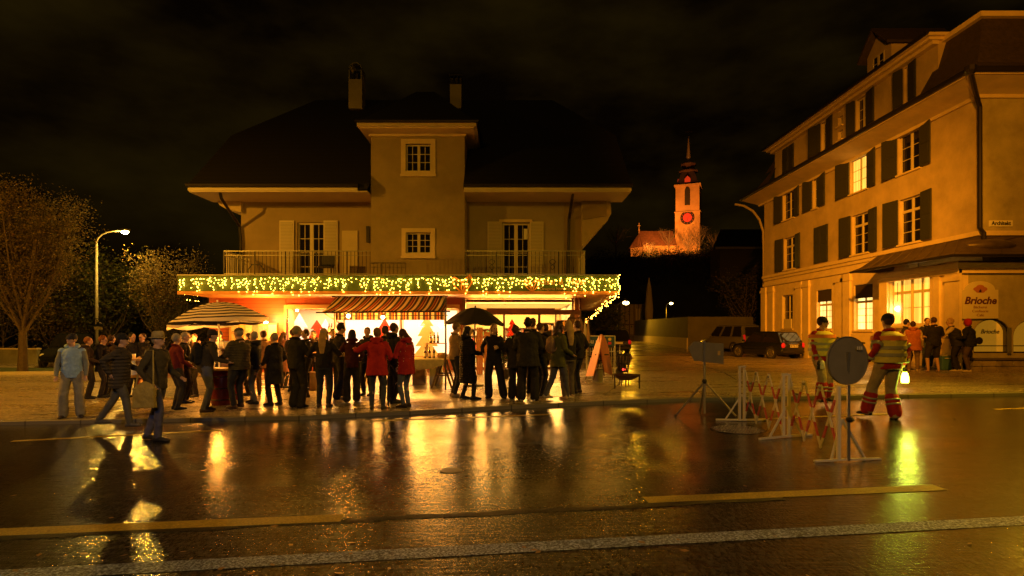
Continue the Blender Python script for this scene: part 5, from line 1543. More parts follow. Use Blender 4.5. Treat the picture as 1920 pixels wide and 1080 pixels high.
# bushes along the brow of the hill
lf = MB(); r = random.Random(4)
for i in range(9000):
    x = r.uniform(18, 66); y = r.uniform(128, 141); z = hill_z(x, y) + abs(r.gauss(0, 1)) * 1.3 * (0.6 + noise.noise(Vector((x * .25, 0, 0)))) 
    c = Vector((x, y, z)); a = Vector((r.gauss(0, 1), r.gauss(0, 1), r.gauss(0, 1))).normalized() * 0.20; b = a.cross(Vector((r.random(), r.random(), r.random()))).normalized() * .12
    lf.v += [c - a, c + b, c + a, c - b]; k = len(lf.v) - 4; lf.f.append([k, k + 1, k + 2, k + 3]); lf.mi.append(0)
tag(lf.build('undergrowth', ML_DRK, fixn=False), 'dark undergrowth covering the brow of the church hill', 'undergrowth', kind='stuff')
# low walls, hedge on the left
t = thing('low_wall', 'low grey concrete wall behind the round autumn tree', 'wall', (wx(30, 27.5), 27.5, 0)); MB().box(-36, wx(72, 27.5), 27.4, 27.6, -0.3, 0.72).build('wall_face', mat('stained_concrete', (0.22, 0.21, 0.16), 0.85, var=0.4, vscale=1.2, bump=.3), t)
MB().box(-36, wx(73, 27.5), 27.35, 27.65, 0.723, 0.78).build('coping', M_STONE, t)
t = thing('orange_screen', 'small orange lit screen beyond the verge at the far left', 'screen', P(112, 645, 33)); MB().box(wx(107, 33), wx(117, 33), 33, 33.1, wz(642, 33), wz(631, 33)).build('screen', mat('orange_lit', (.7, .2, .05), .6, emit=(1, .22, .04), estr=.55), t)
MB().box(wx(110, 33), wx(114, 33), 33.02, 33.08, 0, wz(642, 33) - .002).build('post', M_METAL, t)
# ================================================================ street lamps
def street_lamp(label, base, head, power_emit, group='street lamps', curve=1.0, signs=False):
    b = Vector(base); h_ = Vector(head); t = thing('street_lamp', label, 'street lamp', base, group=group)
    top = Vector((b.x, b.y, h_.z - 0.45 * curve)); d = Vector((h_.x - b.x, h_.y - b.y, 0))
    MB().tube([b, b + Vector((0, 0, 1.2)), top], [0.09, 0.075, 0.05], 10).build('pole', mat('lamp_pole_grey', (.17, .16, .13), .5), t, smooth=True)
    pts = [top + Vector((0, 0, .001))] + [top + d * (1 - math.cos(a)) * .62 + Vector((0, 0, 0.5 * curve * math.sin(a))) for a in (0.4, .8, 1.2, 1.5)] + [h_ + Vector((-d.x * .12, -d.y * .12, .06))]
    MB().tube(pts, 0.04, 8).build('arm', MATS['lamp_pole_grey'], t, smooth=True)
    dn = d.normalized(); hd = MB(); hd.loft([(0, 0, 0.02, .10, .10), (0, 0, .10, .14, .14), (0, 0, .16, .06, .06)], 12)
    hd.v = [Vector((h_.x + v.x * 2.0, h_.y + v.y, h_.z + v.z)) for v in hd.v]
    hd.build('head', M_STEEL, t, smooth=True)
    MB().ell(h_, (0.16, 0.11, 0.09), 12, 8).build('glowing_lens', M_LAMPY, t, smooth=True)
    return t


xb = wx(181, 26.5)
sl = street_lamp('tall curved street lamp shining at the far left', (xb, 26.5, gz(xb, 26.5)), (-17.42, 26.4, wz(435, 26.4)), 60)
for px, D, py, lab in ((1249, 105, 569, 'small distant street lamp at the end of the side street'), (1157, 60, 568, 'distant street lamp beside the lit shrub and half-timbered house')):
    x = wx(px, D); hx_ = x + (0.9 if px < 1200 else -0.5)
    q = street_lamp(lab, (x, D, gz(x, D) - .1), (x + 0.9, D, wz(py, D)), 60)
    MB().ell((x + 0.9, D, wz(py, D)), (0.34, 0.3, 0.2), 10, 8).build('lamp_glass', mat('far_lamp_glow', (1, .8, .4), .4, emit=(1, .66, .2), estr=14, nosample=True), q, smooth=True)
    lamp('distant_lamp_light', 'SPOT', (x + .9, D - .2, wz(py, D) - .3), K['far'] * 5, YEL, 0.2, (x + .9, D - 4, 0), 150, .6)
t = thing('parking_sign', 'small square parking sign fixed to the left lamp pole', 'sign', (xb, 26.35, wz(612, 26.35)))
MB().box(xb - .02, xb + .40, 26.34, 26.37, wz(612, 26.35), wz(597, 26.35)).build('plate', mat('sign_night_blue', (0.02, 0.03, 0.07), .5), t)
text('lettering', 'P', 0.30, M_WHITE, t, (xb + .13, 26.33, wz(604, 26.35)), bold=.004); text('lettering', '1h', 0.12, M_WHITE, t, (xb + .30, 26.33, wz(606, 26.35)))
MB().box(xb + .0, xb + .36, 26.34, 26.37, wz(618, 26.35), wz(613, 26.35)).build('lower_plate', M_SIGNW, t)
# ================================================================ things beyond: half-timbered house, wall, fence
D = 86; t = thing('half_timbered_house', 'dim half-timbered house at the end of the side street', 'house', G(1180, D))
x0, x1 = wx(1163, D), wx(1206, D); zt_ = wz(566, D); zb_ = 0.4
MB().box(x0, x1, D, D + 8, zb_, zt_).build('wall', mat('old_plaster', (.35, .30, .2), .9, var=.2), t)
tm = MB()
for i in range(6):
    x = x0 + (x1 - x0) * i / 5; tm.box(x - .07, x + .07, D - .05, D - .003, zb_, zt_)
for z in (zb_ + 2, zt_ - .1): tm.box(x0, x1, D - .08, D - .052, z - .08, z + .08)
tm.build('timber', M_WOODD, t)
for i in range(3): MB().box(x0 + 2.3 + i * .35, x0 + 2.5 + i * .35, D - .09, D - .082, zt_ - 3.1, zt_ - 1.0).build('window', M_CREAM, t)
MB().prism([(x0 - 5, D - 1, zt_ - .3), (x1 + .9, D - 1, zt_ - .3), (x1 - .5, D + 4, zt_ + 3.4), (x0 - 4, D + 4, zt_ + 3.4)], (0, 0, 0), (0, .5, .1)).build('roof', M_ROOF, t)
D = 70; t = tag(MB().loft([(wx(1217, D), D, gz(4, D), .35, .35), (wx(1217, D), D, gz(4, D) + 1, .38, .38), (wx(1217, D), D, wz(580, D), .5, .5), (wx(1217, D), D, wz(540, D), .28, .28), (wx(1217, D), D, wz(521, D), .04, .04)], 8).build('closed_parasol', mat('pale_canvas', (.30, .27, .2), .9)), 'tall closed pale parasol standing dim beyond the parked dark car', 'parasol')
t = thing('garden_fence', 'pale slatted garden fence at the far end of the side street', 'fence', G(1245, 97)); 
x0, x1 = wx(1216, 97), wx(1266, 97); zf = gz(25, 97); mb = MB()
for i in range(24): x = x0 + (x1 - x0) * i / 23; mb.box(x - .04, x + .04, 97, 97.04, zf, zf + 1.25)
mb.box(x0, x1, 97.05, 97.1, zf + .3, zf + .38); mb.box(x0, x1, 97.05, 97.1, zf + .95, zf + 1.03); mb.build('slats', M_CREAM, t)
tree('round_bush', 'small bush by the garden fence under the distant lamp', 'bush', G(1232, 94), 2.0, .2, 1.3, 12, 900, .14, ML_GRN, 41, tr=.05, group='bushes by the garden fence', shape=1.6)
tree('round_bush', 'small bush at the right end of the garden fence', 'bush', G(1262, 94), 2.4, .2, 1.0, 12, 700, .14, ML_GRN, 42, tr=.05, group='bushes by the garden fence', shape=1.6)
t = thing('yard_wall', 'dark high yard wall behind the silver van', 'wall', G(1330, 46))
MB().box(wx(1290, 46), wx(1412, 46), 46, 46.3, 0.1, wz(594, 46)).box(wx(1290, 46), wx(1290, 46) + .3, 46.302, 66, 0.2, wz(594, 46)).build('wall_face', mat('dark_wall', (.085, .08, .06), .9, var=.25, vscale=.8), t)
MB().box(wx(1290, 46) - .1, wx(1290, 46) - .004, 46, 66, 0.1, 1.0).build('plinth', M_PLAST2, t)
D = 120; t = thing('hill_house', 'almost invisible dark house on the slope right of the church', 'house', (wx(1400, D), D, 8)); z = wz(545, D)
MB().box(wx(1350, D), wx(1450, D), D, D + 6, z, wz(462, D)).build('wall', mat('hill_plaster', (.12, .1, .07), .9), t)
MB().prism([(wx(1335, D), D - 1, wz(466, D)), (wx(1455, D), D - 1, wz(466, D)), (wx(1455, D), D + 4, wz(425, D)), (wx(1365, D), D + 4, wz(425, D))], (0, 0, 0), (0, .4, .2)).build('roof', M_ROOF, t)
MB().box(wx(1338, D), wx(1452, D), D - 1.1, D - 1.02, wz(468, D), wz(464, D)).build('eaves', mat('eaves_dim', (.35, .3, .2), .8), t)

# ================================================================ vehicles
def car(label, loc, rz, L, W, H, paint, kind, plate=None, lit=True):
    t = thing('parked_car' if kind != 'van' else 'parked_van', label, 'van' if kind == 'van' else 'car', loc, rz, group='vehicles parked in the square')
    hw = W / 2; hl = L / 2; g = 0.18
    def sect(st):
        rg = []
        for x, zb_, zt_, w_ in st:
            w_ *= hw
            rg.append([Vector(p) for p in ((x, -w_ * .9, zb_), (x, -w_, zb_ + .12), (x, -w_ * 1.0, (zb_ + zt_) / 2), (x, -w_ * .95, zt_ - .07), (x, -w_ * .84, zt_), (x, w_ * .84, zt_), (x, w_ * .95, zt_ - .07), (x, w_, (zb_ + zt_) / 2), (x, w_, zb_ + .12), (x, w_ * .9, zb_))])
        return rg
    belt = H * (0.60 if kind != 'van' else 0.56)
    if kind == 'van':
        st = [(-hl, .36, belt, .93), (-hl + .06, .24, belt + .02, .97), (-hl * .5, g, belt, 1), (hl * .35, g, belt - .02, 1), (hl * .55, g, belt - .1, .99), (hl * .9, .24, belt - .28, .93), (hl, .34, belt - .45, .84)]
        roof = [(-hl + .05, -hl + .13), (hl * .52, hl * .16)]
    else:
        st = [(-hl, .36, belt - .08, .86), (-hl + .08, .24, belt, .94), (-hl * .55, g, belt + .02, 1), (0, g, belt, 1), (hl * .4, g, belt - .02, 1), (hl * .85, .22, belt - .14, .92), (hl, .32, belt - .32, .8)]
        roof = [(-hl + .12, -hl + .42), (hl * .42, hl * .12)]
    MB().rings(sect(st)).build('body', paint, t, world=False, smooth=True, bevel=0.0)
    (rb, rt), (fb, ft) = roof; tw_ = .80 if kind != 'van' else .87; mb = MB()
    A = [(rb, .90), (fb, .88)]; B = [(rt, tw_), (ft, tw_ * .97)]
    zb2 = belt - .03; zr_ = H - .05
    q = [Vector((rb, -hw * .92, zb2)), Vector((fb, -hw * .90, zb2)), Vector((fb, hw * .90, zb2)), Vector((rb, hw * .92, zb2)), Vector((rt, -hw * tw_, zr_)), Vector((ft, -hw * tw_, zr_)), Vector((ft, hw * tw_, zr_)), Vector((rt, hw * tw_, zr_)),
         Vector((rt + .12, -hw * tw_ * .85, H)), Vector((ft - .15, -hw * tw_ * .85, H)), Vector((ft - .15, hw * tw_ * .85, H)), Vector((rt + .12, hw * tw_ * .85, H))]
    mb.add(q, [(0, 1, 5, 4), (1, 2, 6, 5), (2, 3, 7, 6), (3, 0, 4, 7), (4, 5, 9, 8), (5, 6, 10, 9), (6, 7, 11, 10), (7, 4, 8, 11), (8, 9, 10, 11), (0, 3, 2, 1)])
    mb.build('cabin', paint if kind == 'van' else MATS.get('car_black'), t, world=False, bevel=.03)
    def pane(name, corners, inset, parent=t, m=M_DARKGL, off=.012):
        c = sum(corners, Vector()) / 4; n_ = (corners[1] - corners[0]).cross(corners[3] - corners[0]).normalized()
        if n_.dot(c - Vector((0, 0, H * .6))) < 0: n_ = -n_
        p = [c + (k - c) * inset + n_ * off for k in corners]; p2 = [k - n_ * .006 for k in p]
        return MB().prism(p, (0, 0, 0), -n_ * .006).build(name, m, parent, world=False)
    pane('rear_window', [q[0], q[3], q[7], q[4]], .76, off=.035); pane('windscreen', [q[1], q[2], q[6], q[5]], .88)
    for s in (0, 1):
        a, b, c, d = (q[0], q[1], q[5], q[4]) if s == 0 else (q[3], q[2], q[6], q[7])
        n_ = 3 if kind == 'van' else 2
        for i in range(n_):
            u0, u1 = i / n_ + .015, (i + 1) / n_ - .015
            pane('side_window', [a.lerp(b, u0), a.lerp(b, u1), d.lerp(c, u1), d.lerp(c, u0)], .88)
    wr = .30 if kind != 'van' else .32
    for sx, sy in ((-1, -1), (-1, 1), (1, -1), (1, 1)):
        cx = sx * hl * .62; y0 = sy * (hw - .17); y1 = sy * (hw + .012)
        wh = MB(); n_ = 24
        ring = lambda r_, y: [Vector((cx + r_ * math.cos(2 * PI * k / n_), y, wr + r_ * math.sin(2 * PI * k / n_))) for k in range(n_)]
        MB().rings([ring(wr * 1.18, sy * (hw * .9)), ring(wr * 1.18, sy * (hw + .003))]).build('wheel_arch', M_BLACK, t, world=False)
        wh.rings([ring(wr * .9, y0), ring(wr, y0 + sy * .02), ring(wr, y1 - sy * .02), ring(wr * .92, y1), ring(wr * .72, y1)])
        w_ = wh.build('wheel', mat('tyre', (.02, .02, .02), .8), t, world=False)
        rm = MB()
        for k in range(8):
            a = 2 * PI * k / 8; p0 = Vector((cx, y1 + sy * .004, wr)); p1 = p0 + Vector((math.cos(a), 0, math.sin(a))) * wr * .68
            rm.bar(p0, p1, .05, .02, up=(0, 1, 0))
        rm.tube([Vector((cx + wr * .68 * math.cos(a), y1 + sy * .002, wr + wr * .68 * math.sin(a))) for a in [2 * PI * k / 16 for k in range(17)]], .016, 5)
        rm.build('rim', mat('alloy', (.6, .55, .48), .25, .9), w_, world=False)
    for s in (-1, 1):
        y = s * hw * .80; zl = belt - .16 if kind != 'van' else belt - .02
        m_ = MB()
        if kind == 'van': m_.box(-hl - .015, -hl + .09, y - .07, y + .07, zl - .30, zl + .16)
        else: m_.ell((-hl + .04, y, zl), (.07, .125, .15), 14, 10)
        m_.build('tail_light', mat('tail_red', (.6, .02, .02), .2, emit=(1, .03, .03), estr=.10 if lit else 0), t, world=False, smooth=kind != 'van')
        MB().ell((hl - .16, s * hw * .68, belt - .34), (.14, .14, .09), 12, 8).build('headlight', mat('headlight_glass', (.7, .7, .65), .1), t, world=False, smooth=True)
        MB().ell((hl * .36, s * (hw + .06), belt + .06), (.08, .09, .07), 8, 6).build('mirror', paint, t, world=False, smooth=True)
    MB().box(-hl - .03, -hl + .10, -hw * .86, hw * .86, .30, .44).build('bumper', M_BLACK if kind != 'van' else paint, t, world=False, bevel=.03)
    pz = belt - .20 if kind != 'van' else belt - .12
    pl = MB().box(-hl - .035, -hl - .01, -.26, .26, pz - .06, pz + .06).build('number_plate', M_WHITE, t, world=False)
    if plate: text('plate_lettering', plate, .11, M_BLACK, pl, (-hl - .038, 0, pz), rot=(PI / 2, 0, -PI / 2), world=False)
    if kind != 'van':
        MB().box(-hl - .03, -hl + .0, -.34, .34, pz + .08, pz + .11).build('boot_trim', mat('chrome', (.8, .78, .7), .15, 1), t, world=False)
        MB().box(hl * -.75, hl * .35, -hw - .002, -hw * .93, belt - .01, belt + .012).build('waist_trim', MATS['chrome'], t, world=False)
    else:
        for s in (-1, 1): MB().bar((-hl + .35, s * hw * .66, H + .05), (hl * .2, s * hw * .66, H + .05), .04, .04).build('roof_rail', M_STEEL, t, world=False)
    return t


M_CARB = mat('car_black', (.012, .013, .012), .12, .2, spec=.8); M_CARD2 = mat('car_dark', (.02, .022, .024), .15, .2, spec=.8); M_CARS = mat('car_silver', (.17, .16, .13), .3, .5)
x, y = wx(1447, 30.8), 30.8
car('small black hatchback parked beside the corner building, its red tail lights showing', (x + .2, y + 1.2, gz(x, y)), R(112), 3.75, 1.70, 1.42, M_CARB, 'hatch', 'BE·726 391')
x, y = wx(1377, 41), 41
car('silver van parked before the dark yard wall', (x, y + 1, gz(x, y)), R(112), 4.5, 1.82, 1.85, M_CARS, 'van', 'BE 305 614')
x, y = wx(1146, 37.5), 37.5
car('dark car parked behind the orange folding sign and blue rack', (x, y + 1, gz(x, y)), R(97), 4.3, 1.78, 1.50, M_CARD2, 'car', lit=False)
x, y = wx(118, 28), 26
car('dark car parked by the verge behind the man in the light blue jacket', (wx(112, 25.5), 26.5, gz(-20, 26)), R(-70), 4.2, 1.75, 1.45, M_CARD2, 'car', lit=False)
# ================================================================ market stall
def gp(px, py):
    """point of the pavement seen at a picture position"""
    D = 12.0
    for _ in range(12):
        x = wx(px, D); D = (CH - gz(x, D)) * FPX / (py - HOR)
    return Vector((wx(px, D), D, gz(wx(px, D), D)))


st = thing('market_stall', 'market stall with a wide striped awning in front of the display window', 'market stall', (-3.4, 16.5, .12))
Db, Dfr = 17.4, 15.4
zb0 = wz(557, Db); zf0 = wz(586, Dfr)
xa0, xa1 = wx(629, Db), wx(834, Db); xf0, xf1 = wx(601, Dfr), wx(837, Dfr)
Cc, Co, Cb_, Cg, Cr_ = (.92, .82, .58), (.62, .30, .06), (.05, .025, .02), (.12, .13, .12), (.35, .05, .03)
AWN = ramp_mat('striped_awning_canvas', 0, 0.335, [(0, Cc), (.26, Cb_), (.31, Cg), (.42, Cb_), (.46, Co), (.56, Cr_), (.66, Cb_), (.70, Cc), (.76, Co), (.82, Cb_), (.88, Cg), (.95, Cb_)], .8, trans=.6)
def canvas(name, c00, c10, c01, c11, parent, n_=24, sag=.05, m=AWN, seed=1):
    """four corners -> softly sagging sheet"""
    mb = MB(); k = 8
    for j in range(k + 1):
        for i in range(n_ + 1):
            u, v = i / n_, j / k
            p = Vector(c00).lerp(Vector(c10), u).lerp(Vector(c01).lerp(Vector(c11), u), v)
            p.z -= sag * math.sin(PI * v) * (1 + .3 * math.sin(u * 9 + seed)) ; mb.v.append(p)
    for j in range(k):
        for i in range(n_):
            a = j * (n_ + 1) + i; mb.f.append([a, a + 1, a + n_ + 2, a + n_ + 1]); mb.mi.append(0)
    o = mb.build(name, m, parent, smooth=True, fixn=False); sd = o.modifiers.new('t', 'SOLIDIFY'); sd.thickness = .004
    return o


canvas('awning', (xf0, Dfr, zf0), (xf1, Dfr, zf0 + .03), (xa0, Db, zb0), (xa1, Db, zb0 + .02), st)
canvas('rear_valance', (xa0, Db + .01, wz(600, Db)), (xa1, Db + .01, wz(600, Db)), (xa0, Db + .01, zb0 - .03), (xa1, Db + .01, zb0 - .03), st, sag=0)
mb = MB()
mb.tube([(xf0 - .12, Dfr, zf0), (xf1 + .10, Dfr, zf0 + .03)], .022, 6); mb.build('front_bar', M_METAL, st)
MB().tube([(xa0 - .1, Db, zb0 + .01), (xa1 + .1, Db, zb0 + .03)], .022, 6).build('rear_bar', M_METAL, st)
for (x, y, z) in ((xf0 + .25, Dfr + .4, zf0 + .09), (xf1 - .02, Dfr, zf0), (xa0, Db, zb0), (xa1 + .03, Db, zb0)):
    MB().tube([(x, y, gz(x, y)), (x, y, z)], .022, 6).build('post', M_METAL, st)
MB().tube([(xf0 + .1, Dfr + .05, zf0 - .02), (xa0 + .1, Db, zb0 - .75)], .018, 6).build('side_bar', M_WOOD, st)
MB().tube([(xf1 - .05, Dfr + .05, zf0 - .02), (xa1, Db, zb0 - .85)], .018, 6).build('side_bar', M_WOOD, st)
MB().tube([(xf0 + .2, Dfr + .6, 2.02), (xf1 - .02, Dfr + .6, 2.04)], .012, 6).build('light_bar', M_METAL, st)
for px, py in ((653, 592.5), (718, 594.5)):
    p = P(px, py, Dfr + .65)
    t = thing('stall_bulb', 'bare glowing bulb under the %s of the stall awning' % ('left part' if px < 700 else 'middle'), 'light bulb', p, group='bulbs under the stall awning')
    MB().ell(p, .05, 12, 8).build('glass', M_LAMPW, t, smooth=True); MB().lathe([(.02, .04), (.025, .10)], p, 8).build('socket', M_BLACK, t)
    lamp('stall_bulb_light', 'POINT', (p.x, p.y - .02, p.z - .10), 300, WRM, .16)
# table on trestles, cloth, boxes
tb = thing('trestle_table', 'trestle table of the market stall carrying bottles', 'table', (wx(800, 16), 16.1, .12))
zt = wz(672, 16.0); x0, x1 = wx(640, 16), wx(838, 16)
MB().box(x0, x1, 15.75, 16.65, zt - .04, zt).build('tabletop', M_WOOD, tb)
for x in (wx(829, 15.9), wx(700, 15.9)):
    for y in (15.8, 16.55):
        for s in (-1, 1):
            MB().bar((x + s * .04, y, zt - .05), (x + s * .27, y, gz(x, y)), .05, .05).build('leg', M_WOODD, tb)
    MB().bar((x - .17, 15.8, .42), (x + .17, 15.8, .42), .05, .04).build('brace', M_WOODD, tb); MB().bar((x - .17, 16.55, .42), (x + .17, 16.55, .42), .05, .04).build('brace', M_WOODD, tb)
cl = MB(); n_ = 40
for i in range(n_ + 1):
    u = i / n_; x = x0 + .5 + (x1 - .05 - x0 - .5) * u; dz = .16 + .13 * math.sin(u * 5 + 1) ** 2 + (.12 * (1 - u) if u < .5 else 0)
    for y, z in ((16.68, zt + .006), (15.72, zt + .006), (15.70, zt - .03), (15.70 + .02 * math.sin(u * 60), zt - dz)):
        cl.v.append(Vector((x, y, z)))
for i in range(n_):
    for k in range(3): a = i * 4 + k; cl.f.append([a, a + 4, a + 5, a + 1]); cl.mi.append(0)
tag(cl.build('tablecloth', mat('olive_cloth', (.30, .27, .14), .9, var=.2, vscale=8), smooth=True, fixn=False), 'olive cloth hanging over the front of the stall table', 'tablecloth')
M_BOT = mat('brown_bottle_glass', (.05, .02, .008), .08, spec=.9); M_LAB = mat('paper_label', (.7, .62, .42), .7)
bott = None
def bottle(loc, label, group):
    global bott
    if bott is None:
        t = thing('bottle', label, 'bottle', loc, group=group)
        MB().lathe([(.033, 0), (.036, .01), (.036, .17), (.030, .20), (.013, .235), (.013, .29)], n=12).build('glass_body', M_BOT, t, world=False, smooth=True)
        MB().lathe([(.0365, .05), (.0365, .14)], n=12, caps=False).build('label', M_LAB, t, world=False); MB().lathe([(.015, .27), (.015, .30)], n=10).build('cap', M_BLACK, t, world=False)
        bott = t; return t
    t = copy_tree(bott); t.location = loc; t['label'] = label; t['group'] = group; return t


cr_ = thing('bottle_crate', 'raised display step on the stall table with three bottles on top', 'crate', (wx(815, 16.3), 16.35, zt + .01)); zz = wz(643, 16.35)
MB().box(wx(798, 16.3), wx(836, 16.3), 16.3, 16.55, zz - .025, zz).build('top_board', M_WOOD, cr_)
for px in (799, 835): MB().box(wx(px, 16.3) - .015, wx(px, 16.3) + .015, 16.31, 16.54, zt + .01, zz - .026).build('side_board', M_WOOD, cr_)
for px in (807, 814, 820.5): bottle((wx(px, 16.35), 16.40, zz), 'brown bottle in the upper row at the right end of the stall', 'bottles in the upper row of the stall')
for px in (797.5, 806, 814): bottle((wx(px, 16.0), 15.95, zt + .008), 'brown bottle in the lower row at the right end of the stall', 'bottles in the lower row of the stall')
for px in (617, 622, 629): bottle((wx(px, 16.6), 16.6, wz(626, 16.6)), 'brown bottle on the shelf at the left stall post', 'bottles at the left stall post')
sh = thing('stall_shelf', 'small wooden shelf with bottles at the left stall post', 'shelf', (wx(623, 16.6), 16.6, 0))
z = wz(626, 16.6); MB().box(wx(612, 16.6), wx(640, 16.6), 16.45, 16.75, z - .03, z - .002).build('board', M_WOOD, sh)
for px in (613, 639): MB().box(wx(px, 16.6) - .02, wx(px, 16.6) + .02, 16.5, 16.7, gz(-5, 16.6), z - .031).build('leg', M_WOOD, sh)
for i, (a, b, c, d, D, m, lab) in enumerate([(773, 797, 706, 683, 16.9, M_CARD, 'brown cardboard box with scribbled marks under the stall table'), (805, 828, 704, 682, 16.8, M_IW, 'pale carton under the right end of the stall table'), (580, 594, 726, 697, 15.6, M_CARD, 'small wooden tub left under the stall awning'), (660, 684, 706, 692, 17.5, M_IW, 'grey plastic tub behind the couple beside the stall')]):
    x0_, x1_ = wx(a, D), wx(b, D); t = thing('storage_box', lab, 'box', ((x0_ + x1_) / 2, D, gz(x0_, D)))
    zt_ = wz(d, D); g_ = gz(x0_, D)
    MB().box(x0_, x1_, D, D + .35, g_ + .002, zt_).build('carton', m, t, bevel=.01)
    MB().box(x0_ + .01, x1_ - .01, D - .10, D - .003, zt_ - .02, zt_).build('flap', m, t)
    if i == 0:
        k = MB(); k.tube([(x0_ + .08 + .02 * j, D - .006, zt_ - .14 + .03 * math.sin(j * 1.9)) for j in range(10)], .005, 4); k.tube([(x0_ + .1 + .02 * j, D - .006, zt_ - .22 + .015 * math.sin(j * 2.3)) for j in range(6)], .004, 4)
        k.build('scribble', M_BLACK, t)
t = thing('bread_basket', 'basket of loaves on the stall table beside the lower bottles', 'basket', (wx(829, 15.95), 15.95, zt))
MB().lathe([(.09, 0), (.16, .07), (.17, .09), (.15, .09), (.08, .02)], (wx(829, 15.95), 15.97, zt + .01), 16).build('wicker', M_WOOD, t)
k = MB()
for a in range(4): k.ell((wx(829, 15.95) + .06 * math.cos(a * 1.6), 15.97 + .06 * math.sin(a * 1.6), zt + .12), (.07, .045, .04))
k.build('loaves', mat('bread_crust', (.45, .25, .08), .7, var=.2), t, smooth=True)
k = tag(MB().tube([gp(775, 711), gp(782, 714), gp(790, 712), gp(797, 711), gp(804, 708), gp(812, 706)], .008, 5).build('power_cable', mat('red_cable', (.4, .06, .03), .5)), 'thin red cable lying on the pavement before the stall boxes', 'cable')


# ================================================================ parasols
def parasol(label, c, r, z_edge, z_top, m, tilt, nseg=8, base=None, valance=.13, scallop=.03, pole_m=None):
    t = thing('parasol', label, 'parasol', c, group='open parasols'); mb = MB(); cx, cy_, _ = c
    T = Matrix.Rotation(tilt, 3, 'Y'); cc = Vector((0, 0, z_edge)); N = nseg * 6; rings = []
    H_ = z_top - z_edge
    for rr, zz in ((.001, 1), (.15, .985), (.35, .87), (.55, .66), (.75, .39), (.9, .16), (1, 0)):
        ring = []
        for k in range(N):
            a = 2 * PI * k / N; s_ = abs(math.sin(a * nseg / 2)); rad = r * rr * (1 - .012 * s_ * rr)
            z = H_ * zz - .05 * s_ * rr * (1 - rr) * 2
            ring.append(T @ Vector((rad * math.cos(a), rad * math.sin(a), z)))
        rings.append(ring)
    if valance:
        ring = []
        for k in range(N):
            a = 2 * PI * k / N; s_ = abs(math.sin(a * nseg / 2)); rad = r * 1.0 * (1 - .012 * s_)
            ring.append(T @ Vector((rad * 1.01 * math.cos(a), rad * 1.01 * math.sin(a), -valance + scallop * (1 - s_) * 2)))
        rings.append(ring)
    mb.rings(rings, caps=False)
    o = mb.build('canopy', m, t, world=False, smooth=True, fixn=False); o.location = (0, 0, z_edge - c[2]); sd = o.modifiers.new('t', 'SOLIDIFY'); sd.thickness = .004
    rb = MB()
    for k in range(nseg):
        a = 2 * PI * k / nseg; rb.tube([T @ Vector((r * q * math.cos(a), r * q * math.sin(a), H_ * zq - .02)) for q, zq in ((.02, .97), (.5, .70), (.98, 0))], .008, 4)
    rb.build('ribs', M_METAL, o, world=False)
    pm = pole_m or M_METAL
    b = base if base else c
    top_ = Vector((cx, cy_, z_edge)) + T @ Vector((0, 0, H_ + .06))
    MB().tube([(b[0], b[1], b[2]), (b[0], b[1], z_edge * .8), top_], .022, 8).build('pole', pm, t)
    MB().lathe([(.26, 0), (.26, .05), (.06, .09), (.05, .25)], b, 18).build('base', M_STEEL, t)
    return t


SEGW = mat('x', (1, 1, 1)); cw, cd = (.92, .88, .74), (.03, .02, .02)
M_STR = ramp_mat('ring_striped_canvas', 0, 0.205, [(0, cw), (.60, cd)], .8, trans=.55, radial=True)
D = 14.3; x = wx(411, D)
parasol('large cream and black ring-striped parasol over the left counter', (x, D, gz(x, D)), 1.12, wz(601, D), wz(567, D), M_STR, R(-5.5), pole_m=M_WHITE, valance=.14)
D = 16.4; x = wx(890, D)
parasol('open black parasol beside the market stall', (x, D, gz(x, D)), .84, wz(607, D), wz(577, D), mat('black_canvas', (.02, .015, .014), .85, trans=.12), R(2), nseg=8, valance=.05)
# ================================================================ standing counters on the left
def counter(label, px0, px1, py_top, D, kind):
    x0, x1 = wx(px0, D), wx(px1, D); z = wz(py_top, D); g_ = gz(x0, D); xm = (x0 + x1) / 2
    t = thing('bar_counter', label, 'counter', (xm, D, g_), group='standing counters on the pavement')
    if kind == 'barrel':
        MB().lathe([(.20, 0), (.235, .15), (.255, .38), (.235, .62), (.20, .76)], (xm, D, g_), 20).build('barrel', mat('red_barrel', (.16, .015, .012), .35, .2, var=.1), t, smooth=True)
        k = MB()
        for zz, r_ in ((.13, .236), (.38, .258), (.63, .237)): k.lathe([(r_, zz - .012), (r_ + .006, zz), (r_, zz + .012)], (xm, D, g_), 20, caps=False)
        k.builds('hoop', M_BLACK, t)
        MB().box(x0, x1, D - .30, D + .30, z - .04, z).build('counter_top', M_WOOD, t)
        MB().box(xm - .17, xm + .17, D - .17, D + .17, g_ + .762, z - .042).build('riser', M_WOOD, t)
    else:
        MB().box(x0, x1, D - .3, D + .3, z - .04, z).build('counter_top', M_WOOD, t)
        MB().box(x0 + .05, x1 - .05, D - .26, D + .26, z - .42, z - .042).build('wood_apron', M_WOOD, t)
        MB().lathe([(.25, 0), (.27, .3), (.25, .62)], (xm, D, g_), 18).build('red_drum', MATS.get('red_barrel') or mat('red_barrel', (.16, .015, .012), .35, .2, var=.1), t, smooth=True)
    return t, xm, z


